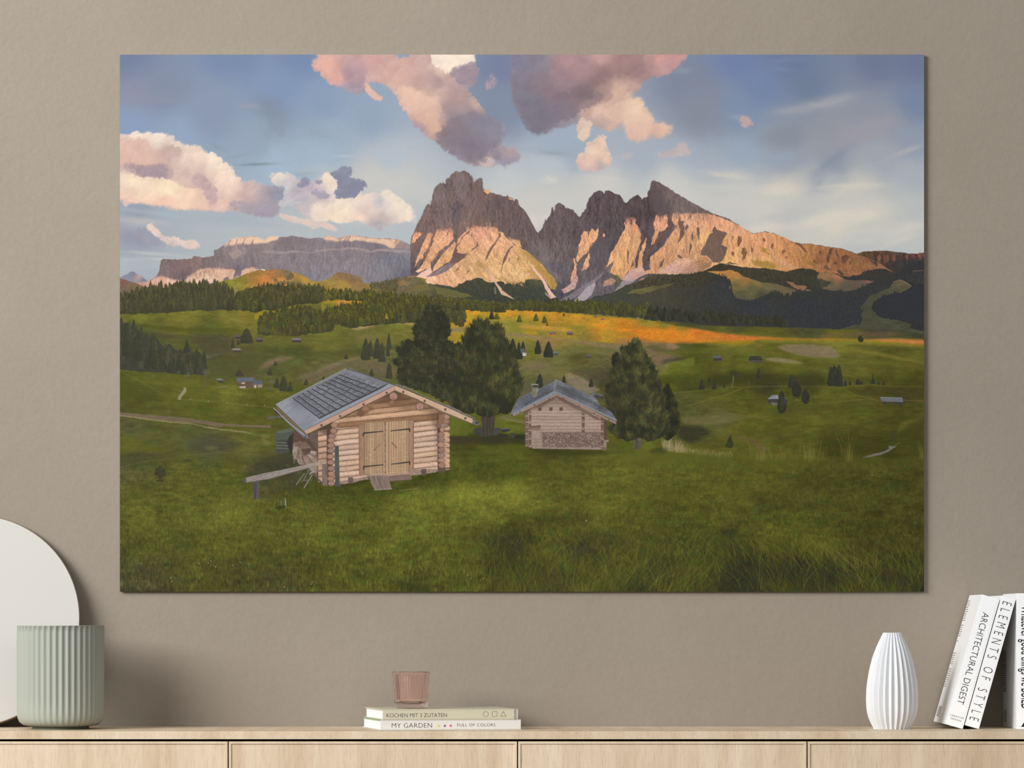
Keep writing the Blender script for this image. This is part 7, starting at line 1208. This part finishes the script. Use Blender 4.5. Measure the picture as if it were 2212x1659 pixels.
# ------------------------------------------------------------------ ribbed sage pot
d = .20; K = FPX/(D-d); px, _ = at(131, 1400, d); PR = 94/K; PHt = (1576-1352.5)/K
pot = empty('ribbed_pot', (px, -d, SZ), 'sage green ribbed ceramic pot standing in front of the white disc', 'pot')
def potrad(t, r, z):
    k = min(1, max(0, (z-.016)/.03)); e = min(1, max(0, (PHt-.0008-z)/.0012))
    return r-(.0030*(.35+.65*k))*(.5-.5*math.cos(44*t))**.75*e
prof = [(0, .006), (.055, .006), (PR*.72, .0062), (PR*.86, .0085), (PR*.945, .0145), (PR*.985, .023), (PR*.998, .034)]+[(PR, z) for z in np.linspace(.05, PHt-.0022, 14)]+[(PR, PHt-.0008), (PR-.0008, PHt), (PR-.0055, PHt), (PR-.006, PHt-.002), (PR-.006, .02), (PR*.8, .012), (0, .012)]
obj('pot_body', lathe(prof, 44*10, lambda t, r, z: potrad(t, r, z) if r > PR*.7 and (r > PR-.003 or z < .03 and z > .0061) else r), M['sage'], pot, smooth=True)
obj('foot', lathe([(0, 0), (.0575, 0), (.0575, .0062), (0, .0062)], 96), M['foot'], pot)
# ------------------------------------------------------------------ pleated vase
d = .195; K = FPX/(D-d); vx, _ = at(1927, 1400, d)
rows = [(1367.5, 19.4), (1380, 25.5), (1397, 33.5), (1414, 40.2), (1430, 45.2), (1447, 49.2), (1463, 52.2), (1481, 54.9), (1500, 56.1), (1518, 56.3), (1535, 55.0), (1549, 51.8), (1560, 47.4), (1568, 43.4), (1575.3, 39.8)]
vz = lambda y: max(0, (1575.3-y)/K)
vase = empty('pleated_vase', (vx, -d, SZ), 'white pleated ceramic vase tapering to a narrow neck', 'vase')
NP = 26
def pl(t, r, z):
    q = (t*NP/(2*math.pi)) % 1; tri = abs(q-.5)*2       # sharp folds
    return r*(1-.105*(1-tri))
def spline(P, n=3):
    P = [np.array(p, float) for p in P]; Q = [2*P[0]-P[1]]+P+[2*P[-1]-P[-2]]; out = []
    for a, b, c, e in zip(Q, Q[1:], Q[2:], Q[3:]):
        for t in np.arange(n)/n: out.append(.5*((2*b)+(c-a)*t+(2*a-5*b+4*c-e)*t*t+(3*b-a-3*c+e)*t**3))
    return [tuple(float(v) for v in p) for p in out+[P[-1]]]
outer = spline([(w_/K, vz(y)) for y, w_ in rows[::-1]])
prof = [(0, 0)]+outer+[(outer[-1][0]-.0022, outer[-1][1]), (outer[-1][0]-.003, outer[-1][1]-.01), (outer[-7][0]-.0095, outer[-7][1]), (outer[10][0]-.011, outer[10][1]), (.03, .006), (0, .006)]
nn = len(outer)+1
zs = {round(z, 6) for _, z in outer}
obj('vase_body', lathe(prof, NP*4, lambda t, r, z: pl(t, r, z)), M['white'], vase)
# ------------------------------------------------------------------ books
def book(name, loc, rot, T, DP, H, label, cover, cat='book', parts=(), upright=True, group=None):
    """local axes: x thickness, y from spine to fore-edge, z height"""
    r = empty(name, loc, label, cat, group, rot)
    c = .0022; bm = nb(); box(bm, 0, c, 0, DP, 0, H); box(bm, T-c, T, 0, DP, 0, H); box(bm, c, T-c, 0, c, 0, H)
    obj('cover', bm, cover, r, bevel=.0007)
    obj('page_block', box(nb(), c, T-c, c, DP-.004, .003, H-.003), M['paper'], r)
    for nm, bm, m in parts: obj(nm, bm, m, r)
    return r
E0 = .00025
def spine_down(T, H, x0, top):      # matrix: text runs down the spine, letter tops to the right
    return Matrix(((0, 1, 0, x0), (0, 0, 1, -E0), (-1, 0, 0, H-top), (0, 0, 0, 1)))
def flat_on_spine(x0, z0):          # text across the spine of a standing book
    return Matrix(((1, 0, 0, x0), (0, 0, 1, -E0), (0, 1, 0, z0), (0, 0, 0, 1)))
def side_lines(H, DP, rows):        # faint lines of small print on the back board
    bm = nb()
    for top, off, ln, hh in rows: box(bm, -.0003, -.00005, DP-off-ln, DP-off, H-top-hh, H-top)
    return bm
d = .2237; K = FPX/(D-d); z3 = lambda v: v/4.158/K     # zoom units -> metres
BH = z3(1212); lean = math.radians(15.9); TA, TB, BD = z3(163), z3(131), .2165
def leaning(px_right, T):           # the lower right edge stands on the board
    xr_, _ = at(px_right, 1575, d)
    return (xr_-T*math.cos(lean), -d, SZ+T*math.sin(lean)+.0003)
rg = np.random.default_rng(2)
rowsA = [(.012+.0046*i, .004+.002*(i % 3), .036+.012*rg.random(), .0014) for i in range(10)]+[(.064+.0046*i, .004+.002*(i % 2), .03+.02*rg.random(), .0014) for i in range(6)]+[(.098, .006, .03, .0013)]+[(.124+.0046*i, .004, .034+.02*rg.random(), .0014) for i in range(6)]+[(.158+.0046*i, .004+.003*(i % 2), .03+.02*rg.random(), .0014) for i in range(9)]
rowsA2 = [(BH-.034+.0028*i, .02, .05+.01*(i % 2), .0016) for i in range(8)]
A = book('book', leaning(2079.7, TA), (0, lean, 0), TA, BD, BH, 'thick white book leaning beside the vase, long condensed black title down its spine', M['cover'], group='white books at the right end of the sideboard',
     parts=[('title_lettering', text_bm('ARCHITECTURAL DIGEST', z3(852), z3(58), spine_down(TA, BH, z3(50), z3(150)), thin=-.010), M['ink']),
            ('imprint_lettering', join([text_bm('CREATIVE', z3(130), z3(15), flat_on_spine(z3(16), z3(86)), thin=-.010), text_bm('DESIGN', z3(98), z3(15), flat_on_spine(z3(32), z3(58)), thin=-.010)]), M['ink']),
            ('small_print', side_lines(BH, BD, rowsA), M['grey']), ('barcode_print', side_lines(BH, BD, rowsA2), M['grey'])])
B = book('book', leaning(2114.6, TB), (0, lean, 0), TB, BD, BH, 'slimmer white book leaning on the upright one, widely spaced thin capitals along spine', M['cover'], group='white books at the right end of the sideboard',
     parts=[('title_lettering', text_bm('ELEMENTS OF STYLE', z3(1105), z3(82), spine_down(TB, BH, z3(24), z3(46)), thin=-.015, space=1.75), M['ink'])])
xc, _ = at(2195.9, 1575, d); HC = (1575.3-1281.8)/K; TC = .046
rowsC = [(.118+.0045*i, .006, .05, .0022) for i in range(19)]; rowsC2 = [(.240+.0032*i, .02, .04, .0018) for i in range(8)]
tri = nb(); v = [tri.verts.new(q) for q in ((.0088, -E0, .0047), (.0342, -E0, .0047), (.0215, -E0, .0235))]; tri.faces.new(v)
C = book('book', (xc, -d, SZ+.0002), (0, 0, 0), TC, BD, HC, 'upright white book at the right edge of the photo, bold black lettering', M['cover'], group='white books at the right end of the sideboard',
     parts=[('title_lettering', text_bm('Whatever good things we BUILD', z3(925), .0215, spine_down(TC, HC, .0095, z3(112)), thin=.009), M['ink']),
            ('emblem', tri, M['ink']), ('small_print', side_lines(HC, BD, rowsC), M['grey']), ('barcode_print', side_lines(HC, BD, rowsC2), M['grey'])])
# the two books lying flat, spines to the front (local z of a book = its length along x here)
def flat_book(name, px0, px1, ang, zbase, T, DP, label, cover, parts, group='books lying under the tumbler'):
    d0 = .302; x0, _ = at(px0, 1577, d0); x1 = at(px1, 1576, .25)[0]; Ln = (x1-x0)/math.cos(ang)
    r = empty(name, (x0, -d0, zbase), label, 'book', group, (0, 0, ang))
    c = .0018; bm = nb(); box(bm, 0, Ln, 0, DP, 0, c); box(bm, 0, Ln, 0, DP, T-c, T); box(bm, 0, Ln, 0, c, c, T-c)
    obj('cover', bm, cover, r, bevel=.0006); obj('page_block', box(nb(), .003, Ln-.003, c, DP-.004, c, T-c), M['paper'], r)
    for nm, f, m in parts: obj(nm, f(Ln, T), m, r)
    return r
K2 = FPX/(D-.275); q2 = lambda v: v/5.267/K2
def on_front(x0, z0): return Matrix(((1, 0, 0, x0), (0, 0, 1, -E0), (0, 1, 0, z0), (0, 0, 0, 1)))
def ring(bm, cx_, cz, r, w_, n):
    ph = math.pi/2 if n == 3 else (math.pi/4 if n == 4 else 0)
    a = [bm.verts.new((cx_+r*math.cos(ph+2*math.pi*i/n), -E0, cz+r*math.sin(ph+2*math.pi*i/n))) for i in range(n)]; s = (r-w_*(2 if n == 3 else 1.3 if n == 4 else 1))/r
    b = [bm.verts.new((cx_+(p.co.x-cx_)*s, -E0, cz+(p.co.z-cz)*s)) for p in a]
    for i in range(n): bm.faces.new((a[i], a[(i+1) % n], b[(i+1) % n], b[i]))
def dot(cx_, cz, r):
    bm = nb(); bm.faces.new([bm.verts.new((cx_+r*math.cos(2*math.pi*i/28), -E0, cz+r*math.sin(2*math.pi*i/28))) for i in range(28)]); return bm
def shapes(Ln, T):
    bm = nb(); ring(bm, q2(1645-455), T*.52, q2(31), .0005, 40); ring(bm, q2(1748-455), T*.52, q2(41), .0005, 4); ring(bm, q2(1849-455), T*.46, q2(40), .0005, 3); return bm
T1 = (1577.6-1555.9)/(FPX/(D-.302)); T2 = (1555.2-1532.6)/(FPX/(D-.302))
AN = math.radians(11.0)
b1 = flat_book('book', 821.8, 1125.4, AN, SZ+.0002, T1, .236, 'white book lying flat on the sideboard, lower of two, with three coloured dots', M['cover2'],
    [('title_lettering', lambda Ln, T: text_bm('MY GARDEN', q2(462), q2(50), on_front(q2(560-430), q2(28)), thin=-.016, space=1.04), M['ink']), ('subtitle_lettering', lambda Ln, T: text_bm('FULL OF COLORS', q2(440), q2(34), on_front(q2(1315-430), q2(38)), thin=-.014, space=1.08), M['ink']),
     ('yellow_dot', lambda Ln, T: dot(q2(1100-430), q2(46), q2(13)), M['yellow']), ('purple_dot', lambda Ln, T: dot(q2(1171-430), q2(46), q2(13)), M['purple']), ('pink_dot', lambda Ln, T: dot(q2(1238-430), q2(46), q2(13)), M['pink']),
     ('printed_board', lambda Ln, T: box(nb(), -.0004, .03, .001, .235, T-.0012, T+.0001), M['green'])])
b2 = flat_book('book', 826.4, 1119.3, AN, SZ+.0005+T1, T2, .232, 'pale cream book lying on the dotted white one, circle, square and triangle on spine', M['cream'],
    [('title_lettering', lambda Ln, T: text_bm('KOCHEN MIT 3 ZUTATEN', q2(695), q2(43), on_front(q2(500-455), q2(31)), thin=-.015), M['ink']), ('shape_symbols', shapes, M['ink']),
     ('grey_band', lambda Ln, T: box(nb(), Ln-q2(48), Ln-q2(22), -.0003, -.00005, 0, T), M['band'])])
# ------------------------------------------------------------------ ribbed glass tumbler
d = .19; K = FPX/(D-d); tx, _ = at(888, 1500, d); TZ = SZ+.0009+T1+T2; TH2 = 78.6/K
R1, R0 = 41.3/K, 34.8/K
tum = empty('glass_tumbler', (tx, -d, TZ), 'rose tinted ribbed glass tumbler standing on the two flat books', 'tumbler')
NR = 46
def rr(t, r, z): return r
ro = lambda z: R0+(R1-R0)*(z/TH2)**.8
out = [(0, 0), (R0-.006, 0), (R0-.0022, .0008), (ro(.004), .0036)]+[(ro(z), z) for z in np.linspace(.007, TH2-.001, 14)]+[(R1-.0007, TH2), (R1-.0022, TH2), (R1-.0029, TH2-.0012)]
inn = [(ro(z)-.003, z) for z in np.linspace(TH2-.006, .012, 10)]+[(R0-.008, .0085), (0, .008)]
def ribs(t, r, z):
    return r-.0015*(.5-.5*math.cos(NR*t)) if (.005 < z < TH2-.0008 and r > ro(z)-.0006) else r
obj('tumbler_body', lathe(out+inn, NR*8, ribs), M['glass'], tum, smooth=True)
